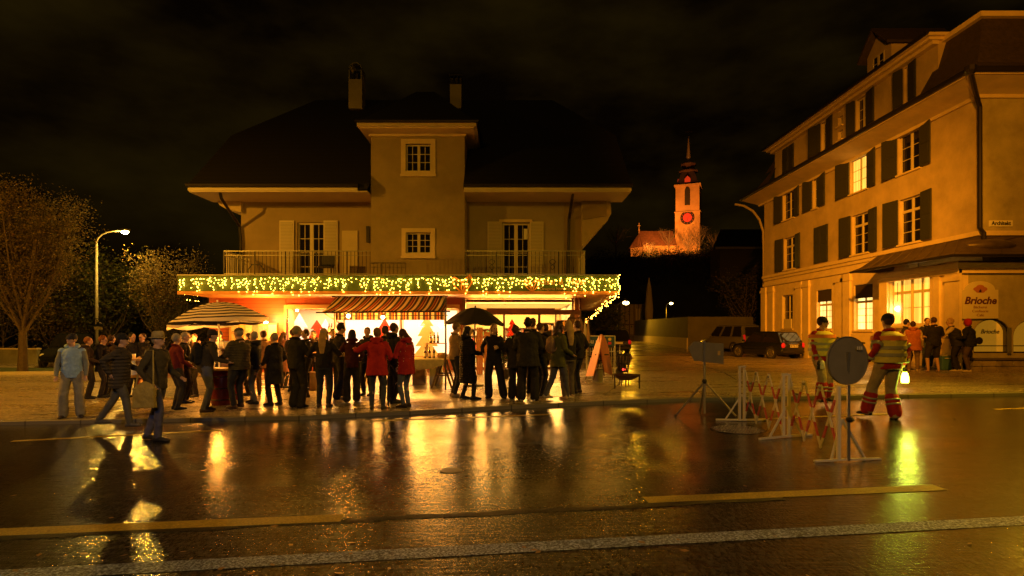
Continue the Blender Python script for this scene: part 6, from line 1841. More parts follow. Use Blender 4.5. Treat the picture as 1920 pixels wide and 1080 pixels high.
counter('counter of a red barrel and wooden top beside the man with the backpack', 392, 440, 690, 12.9, 'barrel')
counter('tall wooden counter top behind the backpack man and the puffer jacket man', 418, 452, 652, 13.9, 'barrel')
counter('counter with a wood apron on a red drum between the left walkers', 232, 332, 672, 13.3, 'drum')
zc = wz(672, 13.3)
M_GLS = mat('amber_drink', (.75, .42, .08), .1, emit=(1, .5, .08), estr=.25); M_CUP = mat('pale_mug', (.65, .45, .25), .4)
gl0 = None
def cup(loc, label, s=1.0, m=None, group='cups and glasses on the counters'):
    t = thing('drinking_glass', label, 'glass', loc, group=group)
    MB().lathe([(.028 * s, 0), (.036 * s, .10 * s)], n=10).build('bowl', m or M_GLS, t, world=False, smooth=True); MB().lathe([(.037 * s, .10 * s), (.037 * s, .108 * s), (.03 * s, .108 * s)], n=10).build('rim', M_WHITE, t, world=False)
    return t


for px in (240, 247, 254): cup((wx(px, 13.2), 13.15, zc), 'glass standing on the wood apron counter at the left')
for px, h_ in ((281, 1.2), (291, 1.0)): cup((wx(px, 13.2), 13.2, zc), 'glass standing on the wood apron counter at the left', h_)
z = wz(690, 12.9)
cup((wx(402, 12.85), 12.8, z), 'glass on the lower barrel counter', 1.1)
z = wz(652, 13.9)
for px in (423, 429, 436, 443): cup((wx(px, 13.8), 13.8, z), 'tall amber glass on the barrel counter under the striped parasol', 1.5, group='amber glasses under the parasol')
t = thing('table_lantern', 'small bright lantern cluster under the striped parasol', 'lantern', P(398, 640, 14.6))
for a, b in ((395, 638), (400, 645), (393, 648)): MB().ell(P(a, b, 14.6), .030).build('flame', M_LAMPW, t, smooth=True)
MB().lathe([(.10, 0), (.12, .05), (.04, .08)], P(397, 655, 14.6), 12).build('dish', M_METAL, t); MB().tube([P(397, 655, 14.6), (wx(397, 14.6), 14.6, gz(-7, 14.6))], .03, 8).build('stand', M_METAL, t)
MB().ell(P(402, 625, 14.6), (.075, .07, .06)).build('red_shade', mat('red_lamp_shade', (.7, .03, .02), .5, emit=(1, .05, .02), estr=.5), t, smooth=True)
MB().tube([P(402, 628, 14.6), P(397, 655, 14.6)], .008, 5).build('shade_stem', M_METAL, t)
lamp('table_lantern_light', 'POINT', P(399, 636, 14.4), 150, WRM, .15)
t = thing('paper_bin', 'white paper cone bag standing on the counter between the walkers', 'bag', P(249, 702, 12.9)); MB().lathe([(.08, 0), (.09, .16), (.03, .28)], P(250, 703, 12.9), 10).build('bag_body', M_IW, t); MB().lathe([(.035, .27), (.05, .31)], P(250, 703, 12.9), 10, caps=False).build('bag_neck', M_IW, t)
t = thing('metal_kettle', 'wide steel kettle beyond the dark red jacket person', 'kettle', P(352, 640, 14.9)); MB().lathe([(.10, -.12), (.15, -.04), (.14, .06), (.06, .11), (.02, .13)], P(349, 636, 14.9), 16).build('kettle_body', M_STEEL, t, smooth=True)
MB().tube([P(341, 634, 14.9), P(343, 626, 14.9), P(349, 622, 14.9), P(355, 626, 14.9), P(358, 634, 14.9)], .012, 6).build('handle', M_STEEL, t)
MB().tube([P(349, 645, 14.9), (wx(349, 14.9), 14.9, gz(-8, 14.9))], .05, 8).build('stand', M_METAL, t)
# ================================================================ right of the shop door
def palletpost(px0, px1, py0, py1, D, label):
    x0, x1 = wx(px0, D), wx(px1, D); g_ = gz(x0, D); zt_ = wz(py0, D)
    t = thing('upright_pallet', label, 'pallet', ((x0 + x1) / 2, D, g_), group='wooden posts before the shop'); n_ = 3
    for i in range(n_):
        a = x0 + (x1 - x0) * (i + .15) / n_; MB().box(a, a + .07, D, D + .03, g_, zt_).build('plank', mat('warm_wood', (.36, .15, .05), .6, var=.2), t)
    for z in (.25, .8, 1.35): MB().box(x0, x1, D + .032, D + .06, g_ + z, g_ + z + .08).build('cross_board', MATS['warm_wood'], t)


palletpost(893, 905, 614, 690, 20.5, 'tall upright wooden pallet behind the black parasol pole')
palletpost(907, 918, 622, 690, 20.3, 'shorter upright wooden pallet near the shop door')
tree('potted_fir', 'little dark fir in a pot beside the shop door', 'potted tree', (wx(944, 18.6), 18.6, gz(0, 18.6) + .28), 1.25, .08, .34, 26, 2600, .03, ML_FIR, 50, tr=.025, up=.35, shape=1.4)
pt = thing('plant_pot', 'dark square pot holding the little fir', 'pot', (wx(944, 18.6), 18.6, gz(0, 18.6))); MB().lathe([(.17, 0), (.22, .28), (.23, .30), (.20, .30), (.19, .26)], (wx(944, 18.6), 18.6, gz(0, 18.6)), 4).build('pot_body', M_BLACK, pt); MB().lathe([(.18, .25), (.001, .255)], (wx(944, 18.6), 18.6, gz(0, 18.6)), 12, caps=False).build('soil', M_WOODD, pt)
# clothes rack / deco with star behind the blonde woman
t = thing('display_rack', 'tall dark display rack hung with wares at the right shop corner', 'rack', gp(1085, 706)); o = gp(1085, 704)
for dx in (-.35, .35): MB().tube([o + Vector((dx, 0, 0)), o + Vector((dx, 0, 1.9))], .02, 6).build('upright', M_METAL, t)
MB().tube([o + Vector((-.35, 0, 1.9)), o + Vector((.35, 0, 1.9))], .02, 6).build('top_rail', M_METAL, t)
r = random.Random(9)
for i in range(7):
    x = -.32 + i * .105; L = r.uniform(.5, 1.1); k = MB(); k.loft([(o.x + x, o.y, o.z + 1.87 - L, .05, .02), (o.x + x + .01, o.y, o.z + 1.87 - L * .5, .06, .03), (o.x + x, o.y, o.z + 1.86, .012, .012)], 8)
    k.build('hanging_ware', mat('ware_%d' % (i % 3), ((.35, .2, .1), (.15, .08, .05), (.5, .4, .3))[i % 3], .8), t, smooth=True)
k = MB(); c = P(1072, 598, 20.5)
k.prism([c + Vector((-.18, 0, -.12)), c + Vector((.2, 0, -.12)), c + Vector((0, 0, .26))], (0, 0, 0), (0, .03, 0)); tag(k.build('star_ornament', M_WOODD), 'dark triangular ornament hanging in front of the right shop pane', 'ornament')
MB
# folding orange sign (two arched boards leaning together)
o = gp(1128, 724); t = thing('folding_sign', 'orange folding sign of two rounded boards leaning together by the planter', 'folding sign', o)
def arched_board(a0, a1, top, wdt, m, name):
    """board whose foot spans a0..a1 and whose rounded top ends at top"""
    a0, a1, top = Vector(a0), Vector(a1), Vector(top); u = (a1 - a0); L = u.length; u = u / L; up_ = top - (a0 + a1) / 2; hh = up_.length; up_ /= hh
    nrm = u.cross(up_).normalized(); pts = []
    pts = [a0 + up_ * .12, a1 + up_ * .12]
    for i in range(11):
        q = i / 10; a = PI * q
        pts.append((a0 + a1) / 2 + u * (L / 2 * math.cos(a)) * 1.0 + up_ * (hh - L * .5 + L * .5 * math.sin(a)))
    k = MB(); k.prism(pts, (0, 0, 0), nrm * .025); b = k.build(name, m, t)
    for e in (a0, a1): MB().bar(e, e + up_ * .3, .025, .035).build('foot', M_WOODD, t)
    return b, a0, a1, u, up_, nrm
M_OR = mat('orange_board', (.75, .24, .02), .5, var=.12, vscale=5); M_ORD = mat('rust_board', (.42, .13, .05), .5, var=.2, vscale=4)
tp = P(1126, 627, o.y)
lf_, a0, a1, u, up_, nr = arched_board(gp(1098, 712), P(1112, 712, 15.4), P(1127, 627, 15.9), .3, M_OR, 'left_board')
k = MB(); c = (a0 + a1) / 2 + up_ * .95 - nr * .006
k.tube([c + u * (.10 * math.sin(q)) + up_ * (.12 * q - .3) for q in [i * .5 for i in range(9)]], .014, 5); k.build('scrawled_lettering', M_ORD, lf_)
arched_board(P(1133, 705, 15.7), P(1149, 712, 16.3), P(1128, 627, 15.95), .3, M_ORD, 'right_board')
MB().bar(P(1116, 665, 15.8), P(1141, 665, 15.9), .02, .03).build('spreader', M_BLACK, t)
o = gp(1120, 716); t = thing('zinc_planter', 'grey zinc bucket holding a small dark plant below the orange sign', 'bucket', o)
MB().lathe([(.155, 0), (.185, .36), (.195, .365), (.185, .37), (.17, .33)], o, 20).build('bucket_body', mat('zinc', (.25, .25, .25), .5, .5, var=.15), t, smooth=False); MB().lathe([(.172, .33), (.001, .335)], o, 16, caps=False).build('soil', M_WOODD, t)
tree('potted_shrub', 'small dark leafy plant growing from the zinc bucket', 'plant', o + Vector((0, 0, .33)), .5, .03, .2, 14, 380, .035, ML_DRK, 51, tr=.012, up=.6, shape=1.6)
# blue rack sign
o = gp(1126, 699); t = thing('blue_sign_rack', 'white wire rack topped by a blue sign with a yellow sun behind the orange sign', 'rack', o); D = o.y
MB().box(wx(1101, D), wx(1152, D), D - .02, D + .02, wz(649, D), wz(631, D)).build('blue_board', mat('sign_blue', (.03, .08, .16), .5), t)
fr = MB(); 
for px in (1099.5, 1153): fr.bar((wx(px, D), D, o.z), (wx(px, D), D, wz(630, D)), .03, .03)
fr.bar((wx(1100, D), D, wz(630, D)), (wx(1153, D), D, wz(630, D)), .03, .03)
for z in (.15, .75): fr.bar((wx(1101, D), D, o.z + z), (wx(1152, D), D, o.z + z), .02, .02)
fr.build('frame', mat('pale_tube', (.6, .55, .42), .4), t)
k = MB()
for i in range(12):
    x = wx(1102 + i * 4.4, D); k.tube([(x, D - .03, o.z + .14), (x, D - .03, wz(652, D))], .009, 5)
k.build('wires', MATS['pale_tube'], t)
text('lettering', 'Su n', .23, M_SIGNW, t, (wx(1112, D), D - .03, wz(640, D)), bold=.004)
MB().rings([[Vector((wx(1143, D) + .055 * math.cos(2 * PI * q / 16), D - .03 + e, wz(636, D) + .055 * math.sin(2 * PI * q / 16))) for q in range(16)] for e in (-.004, .004)]).build('yellow_sun', mat('sun_yellow', (.75, .55, .05), .5), t)
MB().box(wx(1140, D), wx(1146, D), D - .03, D - .022, wz(646, D), wz(641, D)).build('red_mark', M_RED, t)
# fire bowl and log basket
o = gp(1174, 728); t = thing('fire_bowl', 'low dark steel fire bowl on three legs at the pavement edge', 'fire bowl', o); zb2 = wz(703, o.y); 
MB().lathe([(.001, -.14), (.18, -.12), (.30, -.05), (.36, .0), (.38, .012), (.36, .014), (.29, -.035), (.17, -.10), (.001, -.12)], (o.x, o.y, zb2), 28, caps=False).build('bowl', mat('rusty_steel', (.09, .04, .025), .55, .5, var=.4), t, smooth=True)
for a in (R(200), R(340), R(80)):
    MB().tube([(o.x + .34 * math.cos(a), o.y + .34 * math.sin(a), o.z), (o.x + .34 * math.cos(a), o.y + .34 * math.sin(a), zb2 + .02)], .02, 8).build('leg', M_METAL, t)
bo = Vector((o.x + .06, o.y + .35, zb2 - .02)); t = thing('fire_basket', 'black iron fire basket with a glowing red ember behind the fire bowl', 'fire basket', bo); k = MB()
g_ = gz(bo.x, bo.y + .4); c = Vector((bo.x, bo.y + .35, g_))
for i in range(12):
    a = 2 * PI * i / 12; k.tube([c + Vector((.13 * math.cos(a), .13 * math.sin(a), .38)), c + Vector((.20 * math.cos(a), .20 * math.sin(a), .92))], .013, 5)
k.build('bars', M_METAL, t); k = MB()
for r_, z in ((.135, .39), (.165, .6), (.195, .86)): k.tube([c + Vector((r_ * math.cos(2 * PI * i / 18), r_ * math.sin(2 * PI * i / 18), z)) for i in range(19)], .014, 5)
k.builds('hoop', M_METAL, t); MB().lathe([(.13, .37), (.001, .372)], c, 14, caps=False).build('tray', M_METAL, t)
for a in (0, 2.1, 4.2): MB().tube([c + Vector((.12 * math.cos(a), .12 * math.sin(a), .38)), c + Vector((.15 * math.cos(a), .15 * math.sin(a), 0))], .014, 5).build('leg', M_METAL, t)
MB().ell(c + Vector((.0, -.06, .44)), (.045, .03, .03)).build('ember', mat('ember', (1, .1, .05), .6, emit=(1, .05, .03), estr=3), t, smooth=True)
k = MB()
for i in range(4): k.tube([c + Vector((-.07 + i * .045, -.05, .42)), c + Vector((-.05 + i * .03, .05, .70))], .022, 6)
k.build('logs', M_WOODD, t)
o = gp(1161, 712); t = thing('iron_pan', 'long-handled iron pan hanging on a stake left of the fire basket', 'pan', o)
MB().tube([o, o + Vector((.02, 0, 1.05))], .014, 6).build('stake', M_STEEL, t)
MB().rings([[o + Vector((.115 * math.cos(2 * PI * q / 20), e, .26 + .115 * math.sin(2 * PI * q / 20))) for q in range(20)] for e in (-.06, -.025)]).build('pan_body', mat('worn_iron', (.12, .10, .08), .4, .6, var=.3), t)
MB().tube([o + Vector((0, -.03, .37)), o + Vector((.01, -.03, .80))], .012, 6).build('handle', M_METAL, t)
# ================================================================ traffic signs and barrier
def gr(px, py):
    D = 12.0
    for _ in range(12): D = (CH - rz_(wx(px, D))) * FPX / (py - HOR)
    x = wx(px, D); return Vector((x, D, rz_(x)))
M_SBK = mat('sign_back_grey', (.25, .22, .15), .5, .1, var=.15); M_RW = mat('barrier_white', (.72, .66, .50), .45)
def tripod(t, o, hgt, spread, m, legs, pole_r=.022, hub=.75, name='leg'):
    MB().tube([o + Vector((0, 0, .03)), o + Vector((0, 0, hgt))], pole_r, 8).build('pole', m, t)
    h_ = o + Vector((0, 0, hub)); MB().lathe([(.035, -.04), (.05, 0), (.035, .04)], h_, 10).build('collar', M_BLACK, t)
    for a in legs:
        e = o + Vector((math.cos(a) * spread, math.sin(a) * spread, 0)); e.z = rz_(e.x) + .015
        MB().bar(h_, e, .028, .028).build(name, m, t); MB().lathe([(.03, -.012), (.02, .03)], e, 8).build('foot', M_BLACK, t)


o = gr(1321, 786); hgt = wz(640, o.y) - o.z
o = Vector((wx(1321, 11.0), 11.0, rz_(3.6)))
t = thing('arrow_sign', 'grey back of an arrow-shaped sign pointing left on a tripod at the kerb', 'traffic sign', o)
tripod(t, o, wz(641, 11.0) - o.z, .60, M_STEEL, (R(193), R(-40), R(80)), hub=wz(715, 11) - o.z)
pts = [(1290, 652), (1301, 640), (1357, 644), (1357, 683), (1301, 676)]
MB().prism([onp(a, b, 10.96) for a, b in pts], (0, 0, 0), (0, .015, 0)).build('arrow_plate', M_SBK, t)
MB().box(wx(1346, 10.95), wx(1350.5, 10.95), 10.945, 10.957, wz(666, 10.95), wz(658, 10.95)).build('sticker', mat('sticker_yellow', (.7, .45, .1), .5), t)
MB().bar(onp(1320, 639, 10.93), onp(1320, 682, 10.93), .03, .03).build('clamp_rail', M_STEEL, t)
# big round sign
o = gr(1586, 866); D = o.y
t = thing('round_sign', 'large grey back of a round traffic sign on a white stand nearest the camera', 'traffic sign', o)
c = P(1588, 676, D - .05); rx = 31.5 * D / FPX; rzz = 45 * D / FPX
yaw = Matrix.Rotation(R(14), 3, 'Z')
def dsc(r_, y): return [c + yaw @ Vector((r_ * math.cos(2 * PI * k / 40), y, r_ * math.sin(2 * PI * k / 40))) for k in range(40)]
MB().rings([dsc(rzz, -.01), dsc(rzz, .01)]).build('disc', M_SBK, t); MB().rings([dsc(rzz, -.022), dsc(rzz * .985, -.022), dsc(rzz * .985, -.011)], caps=False).build('rim', M_STEEL, t)
for k_ in range(3): MB().box(c.x + .11 + k_ * .025, c.x + .125 + k_ * .025, c.y - .02, c.y - .015, c.z + .13, c.z + .17).build('sticker', M_SIGNW, t)
MB().bar(c + Vector((.0, -.035, .10)), o + Vector((.0, -.03, 1.0)), .03, .025).build('strut', M_STEEL, t)
MB().bar(o + Vector((.02, -.02, .02)), (o.x + .02, D - .02, wz(722, D)), .03, .03).build('post', M_STEEL, t)
MB().bar(o + Vector((-.09, 0, .02)), (o.x - .09, D, wz(724, D)), .035, .05).build('white_post', M_RW, t)
for px, py, nm in ((1527, 867, 1), (1650, 862, 1)):
    e = gr(px, py); MB().bar(o + Vector((0, 0, .03)), e + Vector((0, 0, .015)), .05, .02).build('foot_bar', M_RW, t)
for px, py in ((1559, 862), (1621, 859)):
    e = gr(px, py); MB().bar((o.x - .05, D, wz(786, D)), e, .028, .028).build('brace', M_RW, t)
MB().lathe([(.03, -.03), (.055, 0), (.03, .03)], (o.x + .03, D - .03, wz(786, D)), 8).build('knob', M_BLACK, t)
# scissor gate barrier: two posts and the round sign post, lattice between
M_RWS = ramp_mat('red_white_lattice', 2, 0.36, [(0, (.72, .66, .48)), (.52, (.50, .03, .02))], .45)
def barrier_post(px, pyb, pyt, label, legs):
    o = gr(px, pyb); D = o.y; zt_ = wz(pyt, D); t = thing('barrier_post', label, 'barrier', o, group='red and white folding barrier')
    MB().box(o.x - .06, o.x - .022, D - .02, D + .02, .0 + o.z + .01, zt_).build('post', M_RW, t); MB().box(o.x + .022, o.x + .06, D - .02, D + .02, o.z + .01, zt_).build('post', M_RW, t)
    MB().box(o.x - .065, o.x + .065, D - .025, D + .025, zt_ + .002, zt_ + .03).build('cap', M_RW, t)
    for a, b in legs:
        e = gr(a, b); MB().bar(o + Vector((0, 0, .025)), e + Vector((0, 0, .015)), .05, .025).build('foot_bar', M_RW, t)
        f = o.lerp(e, .62); MB().bar((o.x, D, o.z + (zt_ - o.z) * .50), (f.x, f.y, f.z + .03), .025, .025).build('brace', M_RW, t)
    return t, o, D, zt_


t1, o1, D1, z1_ = barrier_post(1391, 790, 689, 'left white barrier post with spread feet', ((1342, 788), (1440, 789)))
t2, o2, D2, z2_ = barrier_post(1474, 821, 704, 'middle white barrier post with spread feet', ((1424, 825), (1521, 817)))
o3 = gr(1580, 862); z3_ = wz(724, o3.y)
def lattice(label, A0, A1, zt0, zt1, n_, t=None):
    t = thing('folding_lattice', label, 'barrier', A0, group='red and white folding barrier')
    def pt(u, v, off=0): g_ = A0.lerp(A1, u); q = g_.copy(); q.z = g_.z + (v * ((zt0 - A0.z) * (1 - u) + (zt1 - A1.z) * u)); q.y += off; return q
    hi, lo = .97, .05
    for i in range(n_):
        for (va, vb, off) in ((hi, lo, -.012), (lo, hi, .012)):
            MB().bar(pt(i / n_, va, off), pt((i + 1) / n_, vb, off), .012, .042, up=(0, 1, 0)).build('slat', M_RWS, t)
    for i in range(n_): MB().tube([pt((i + .0) / n_ if i else 0.5 / n_, .93 if i else .73, -.03), pt((i + .0) / n_ if i else .5 / n_, .93 if i else .73, .03)], .02, 6).build('rivet', M_STEEL, t)
    return t


lattice('red and white folding lattice between the left and middle barrier posts', o1 + Vector((.05, 0, 0)), o2 + Vector((-.05, 0, 0)), z1_, z2_, 3)
lattice('red and white folding lattice between the middle post and the round sign', o2 + Vector((.05, 0, 0)), o3 + Vector((-.02, 0.05, 0)), z2_, z3_ - .02, 3)
# crates etc by the bakery group
o = gp(1776, 694); t = thing('blue_crate', 'blue and grey plastic cool box behind the man in shorts', 'cool box', o); MB().box(o.x - .16, o.x + .16, o.y, o.y + .35, o.z + .002, o.z + .46).build('box_body', mat('box_blue', (.06, .16, .30), .5, var=.1), t, bevel=.02)
MB().box(o.x - .17, o.x + .17, o.y - .01, o.y + .36, o.z + .463, o.z + .51).build('lid', mat('box_grey', (.35, .35, .33), .5), t, bevel=.015); MB().bar((o.x - .10, o.y - .03, o.z + .40), (o.x + .10, o.y - .03, o.z + .40), .02, .02).build('handle', M_WHITE, t)
# ================================================================ people
def cloth(name, col, rough=.85, bump=1.0, bs=10, quilt=0.0, trans=0):
    m = MATS.get(name)
    if m: return m
    m = mat(name, col, rough, var=.18, vscale=9, bump=0 if quilt else bump, bscale=bs, spec=.25)
    if quilt:
        n = m.node_tree; b = n.nodes['Principled BSDF']; t = n.nodes.new('ShaderNodeTexCoord'); wv = n.nodes.new('ShaderNodeTexWave')
        wv.bands_direction = 'Z'; wv.inputs['Scale'].default_value = quilt; wv.inputs['Distortion'].default_value = .6
        n.links.new(t.outputs['Object'], wv.inputs['Vector']); bp = n.nodes.new('ShaderNodeBump'); bp.inputs['Strength'].default_value = 1.0; bp.inputs['Distance'].default_value = .012
        n.links.new(wv.outputs['Fac'], bp.inputs['Height']); n.links.new(bp.outputs[0], b.inputs['Normal'])
    return m


M_SKIN = mat('skin', (.50, .30, .20), .55, var=.05, vscale=12)
M_EYE = mat('eye_dark', (.02, .015, .01), .2)
HAIRC = {'brown': (.06, .03, .015), 'black': (.012, .010, .008), 'blond': (.42, .28, .11), 'grey': (.30, .27, .22), 'bald': None, 'ginger': (.20, .07, .02), 'dkblond': (.18, .11, .05)}


def ik(a, b, l1, l2, hint):
    a, b, hint = Vector(a), Vector(b), Vector(hint); d = b - a; L = d.length
    if L > (l1 + l2) * .995: b = a + d * ((l1 + l2) * .995 / L); d = b - a; L = d.length
    x = (l1 * l1 - l2 * l2 + L * L) / (2 * L); h_ = math.sqrt(max(0, l1 * l1 - x * x)); u = d / L
    q = hint - u * hint.dot(u); q = q.normalized() if q.length > 1e-5 else Vector((0, 1, 0))
    return a + u * x + q * h_, b


def person(label, loc, face, h=1.72, build=1.0, feet=((-.10, .02), (.10, .0)), toe=(0, 0), hands=((-.24, .10, .92), (.24, .10, .92)), lean=(0, 0), bend=0.0,
           head=0.0, nod=0.0, top=('jacket', (.02, .02, .02)), topq=0, legs=('trousers', (.03, .03, .04)), shoes=(.02, .02, .02), hair=('short', 'brown'), hat=None, hood=False, sleeve=None,
           collar=True, arms_bare=False, stripes=None, feet_z=(0, 0)):
    """face: heading in degrees, 0 = back to the camera, 90 = looking left, 180 = looking at the camera, -90 right
    body frame: +y forward, x to the person's right; figure modelled 1.75 m tall and scaled"""
    pxx = 960 + loc[0] * FPX / loc[1]; S = h / 1.75 * (1 - .10 * max(0, min(1, (950 - pxx) / 750))); B = build
    lx, ly = lean
    pel = Vector((lx * .35, ly * .35, .965)); chest = Vector((lx, ly + bend * .16, 1.30)); neck = Vector((lx * 1.1, ly * 1.05 + bend * .30, 1.475 - abs(bend) * .06))
    HC = neck + Vector((0, .025 + bend * .07, .155))
    RH = Matrix.Rotation(R(head), 3, 'Z') @ Matrix.Rotation(R(-nod), 3, 'X')
    def hp(v): return neck + Vector((0, .01, .05)) + RH @ (Vector(v) - Vector((0, -.015, -.105)))
    mb = MB()
    # torso + neck
    def seg(a, b, u): return a.lerp(b, u)
    T = [(pel + Vector((0, 0, -.10)), .135, .10), (pel, .160, .115), (seg(pel, chest, .45), .140, .105), (chest, .168, .120), (seg(chest, neck, .5), .150, .105), (seg(chest, neck, .85), .085, .075), (neck + Vector((0, 0, .0)), .056, .058), (neck + Vector((0, .012, .07)), .052, .055)]
    mb.loft([(p.x, p.y, p.z, a * B, b * (1 + (B - 1) * 1.6)) for p, a, b in T], 14)
    # head
    mb.ell(hp((0, 0, .01)), (.074, .094, .108), 14, 10, rot=RH); mb.ell(hp((0, .028, -.055)), (.052, .060, .058), 12, 8, rot=RH)
    mb.ell(hp((0, .098, -.018)), (.012, .020, .022), 8, 6, rot=RH); mb.ell(hp((0, .085, -.062)), (.026, .012, .012), 8, 6, rot=RH)
    mb.ell(hp((0, .086, .022)), (.050, .012, .010), 8, 6, rot=RH)
    for s in (-1, 1): mb.ell(hp((s * .076, -.004, -.008)), (.012, .020, .030), 8, 6, rot=RH)
    # legs
    LG = []
    for s, ft, tz, fz in ((-1, feet[0], toe[0], feet_z[0]), (1, feet[1], toe[1], feet_z[1])):
        hip = pel + Vector((s * .088 * B, 0, -.03)); ank = Vector((ft[0], ft[1], .085 + fz)); kn, an = ik(hip, ank, .44, .435, (s * .12, 1, 0)); LG.append((hip, kn, an, tz))
        mb.limb([hip, hip.lerp(kn, .4), kn, kn.lerp(an, .35), an], [.088 * B, .080 * B, .056, .055, .038], 10)
        fd = Matrix.Rotation(R(tz), 3, 'Z'); mb.limb([an + Vector((0, 0, -.035)), an + fd @ Vector((0, .12, -.055))], [.035, .028], 8)
    # arms
    AR = []
    for s, hd in ((-1, hands[0]), (1, hands[1])):
        sh_ = seg(chest, neck, .58) + Vector((s * .160 * (1 + (B - 1) * .8), 0, -.005)); wr = Vector(hd)
        el, wr = ik(sh_, wr, .285, .255, (s * .55, -.75, -.45)); AR.append((sh_, el, wr, s))
        mb.limb([sh_, sh_.lerp(el, .5), el, el.lerp(wr, .4), wr], [.055 * B, .047 * B, .038, .036, .025], 9)
        d = (wr - el).normalized(); u = d.cross(Vector((0, 0, 1))); u = u.normalized() if u.length > .1 else Vector((0, 1, 0)); v = d.cross(u)
        side = u if u.y * 1 >= 0 else -u; palm = wr + d * .05
        mb.limb([wr, palm, palm + d * .02], [.022, .030, .028], 8)
        q = v if abs(v.y) > .2 else Vector((0, 1, 0))
        for k in range(4):
            o = (k - 1.5) * .017; b0 = palm + d * .03 + side * o; L = (.062, .075, .070, .055)[k]
            mb.limb([b0, b0 + d * L * .55, b0 + d * L * .85 - v * s * .018 + d * .004], [.0095, .0088, .0078], 6)
        tb0 = wr + d * .035 + side * .026; mb.limb([tb0, tb0 + d * .03 + side * .024, tb0 + d * .06 + side * .026], [.011, .0100, .009], 6)
    body = mb.build('person', M_SKIN, None, world=False, remesh=.0105)
    body.location = loc; body.rotation_euler = (0, 0, R(face)); body.scale = (S, S, S)
    tag(body, label, 'person'); ORG[body.name] = Vector((0, 0, 0))
    for s in (-1, 1): MB().ell(hp((s * .030, .084, .004)), (.013, .010, .008), 8, 6, rot=RH).build('eye', M_EYE, body, world=False, smooth=True)
    # trousers
    kind, col = legs
    lm = cloth('cloth_%02d%02d%02d' % tuple(int(c * 99) for c in col), col)
    mb = MB(); 
    mb.loft([(pel.x, pel.y, pel.z - .13, .15 * B, .115 * B), (pel.x, pel.y, pel.z - .02, .175 * B, .130 * B), (pel.x, pel.y, pel.z + .10, .155 * B, .118 * B)], 14)
    for hip, kn, an, tz in LG:
        if kind == 'shorts':
            mb.limb([hip, hip.lerp(kn, .5), hip.lerp(kn, .98)], [.108 * B, .100, .094], 10)
        elif kind == 'wide':
            mb.limb([hip, hip.lerp(kn, .5), kn, kn.lerp(an, .5), an + Vector((0, 0, .0))], [.108 * B, .100, .090, .095, .098], 10)
        elif kind == 'skirt':
            mb.limb([kn, an], [.06, .045], 8)
        else:
            w_ = 1.0 if kind == 'trousers' else .86
            mb.limb([hip, hip.lerp(kn, .45), kn, kn.lerp(an, .5), an + Vector((0, 0, .01))], [.104 * B, .094 * w_ * B, .072 * w_, .066 * w_, .060 * w_], 10)
    if kind == 'skirt':
        mb.loft([(pel.x, pel.y, .42, .20, .17), (pel.x, pel.y, .7, .18, .14), (pel.x, pel.y, pel.z, .17, .125)], 14)
    if stripes:
        lm2 = cloth('cuff_red', (.42, .03, .02)); 
    mb.build('trousers' if kind != 'shorts' else 'shorts', lm, body, world=False, remesh=.014, disp=.022)
    if stripes:
        for hip, kn, an, tz in LG:
            k = MB(); k.limb([kn.lerp(an, .35), an + Vector((0, 0, .02))], [.108, .108], 10); cf = k.build('trouser_cuff', lm2, body, world=False, remesh=.014)
            for u in (.45, .62):
                p = kn.lerp(an, u); d = (an - kn).normalized() * .014; MB().tube([p - d, p + d], .117, 12).build('reflective_band', MATS['reflective'], cf, world=False, smooth=True)
    # shoes
    sm_ = cloth('shoe_%02d%02d%02d' % tuple(int(c * 99) for c in shoes), shoes, rough=.5, bump=.1) if shoes else None
    if sm_:
        for hip, kn, an, tz in LG:
            fd = Matrix.Rotation(R(tz), 3, 'Z'); k = MB(); b = Vector((an.x, an.y, an.z - .085))
            prof = [(-.075, .030, .075), (-.05, .040, .10), (.02, .042, .105), (.08, .045, .075), (.15, .044, .055), (.19, .028, .040)]
            rg = []
            for y, w_, hh in prof:
                rg.append([b + fd @ Vector((w_ * math.cos(a), y, max(0.0, hh * .5 + hh * .5 * math.sin(a)))) for a in [2 * PI * q / 10 for q in range(10)]])
            k.rings(rg); k.build('shoe', sm_, body, world=False, smooth=True)
    # upper garment
    tk, tcol = top
    tm = cloth(('q%d_' % topq if topq else 'cloth_') + '%02d%02d%02d' % tuple(int(c * 99) for c in tcol), tcol, quilt=topq)
    hem = {'jacket': .84, 'sweater': .88, 'coat': .52, 'long': .40, 'parka': .74, 'tee': .86, 'vest': .82}[tk]
    puf = 1.18 if topq else (1.08 if tk in ('coat', 'long', 'parka', 'vest') else 1.02)
    mb = MB(); w0 = .172 if hem > .8 else (.20 if hem > .6 else .215)
    hp_ = Vector((pel.x, pel.y, hem))
    sec = [(hp_.x, hp_.y, hem, w0 * B * puf, .135 * B * puf), (pel.x, pel.y, max(hem + .06, .95), .178 * B * puf, .138 * B * puf)]
    for u in (.35, .7): p = seg(pel, chest, u); sec.append((p.x, p.y, p.z + .03, .166 * B * puf, .132 * B * puf))
    p = chest; sec.append((p.x, p.y, p.z + .03, .188 * B * puf, .140 * B * puf)); p = seg(chest, neck, .50); sec.append((p.x, p.y, p.z, .168 * B * puf, .122 * B * puf)); p = seg(chest, neck, .76); sec.append((p.x, p.y, p.z, .128 * B, .100 * B)); p = seg(chest, neck, .93); sec.append((p.x, p.y, p.z, .078 * B, .078)); p = neck + Vector((0, 0, .02)); sec.append((p.x, p.y, p.z, .066, .070))
    mb.loft(sec, 16)
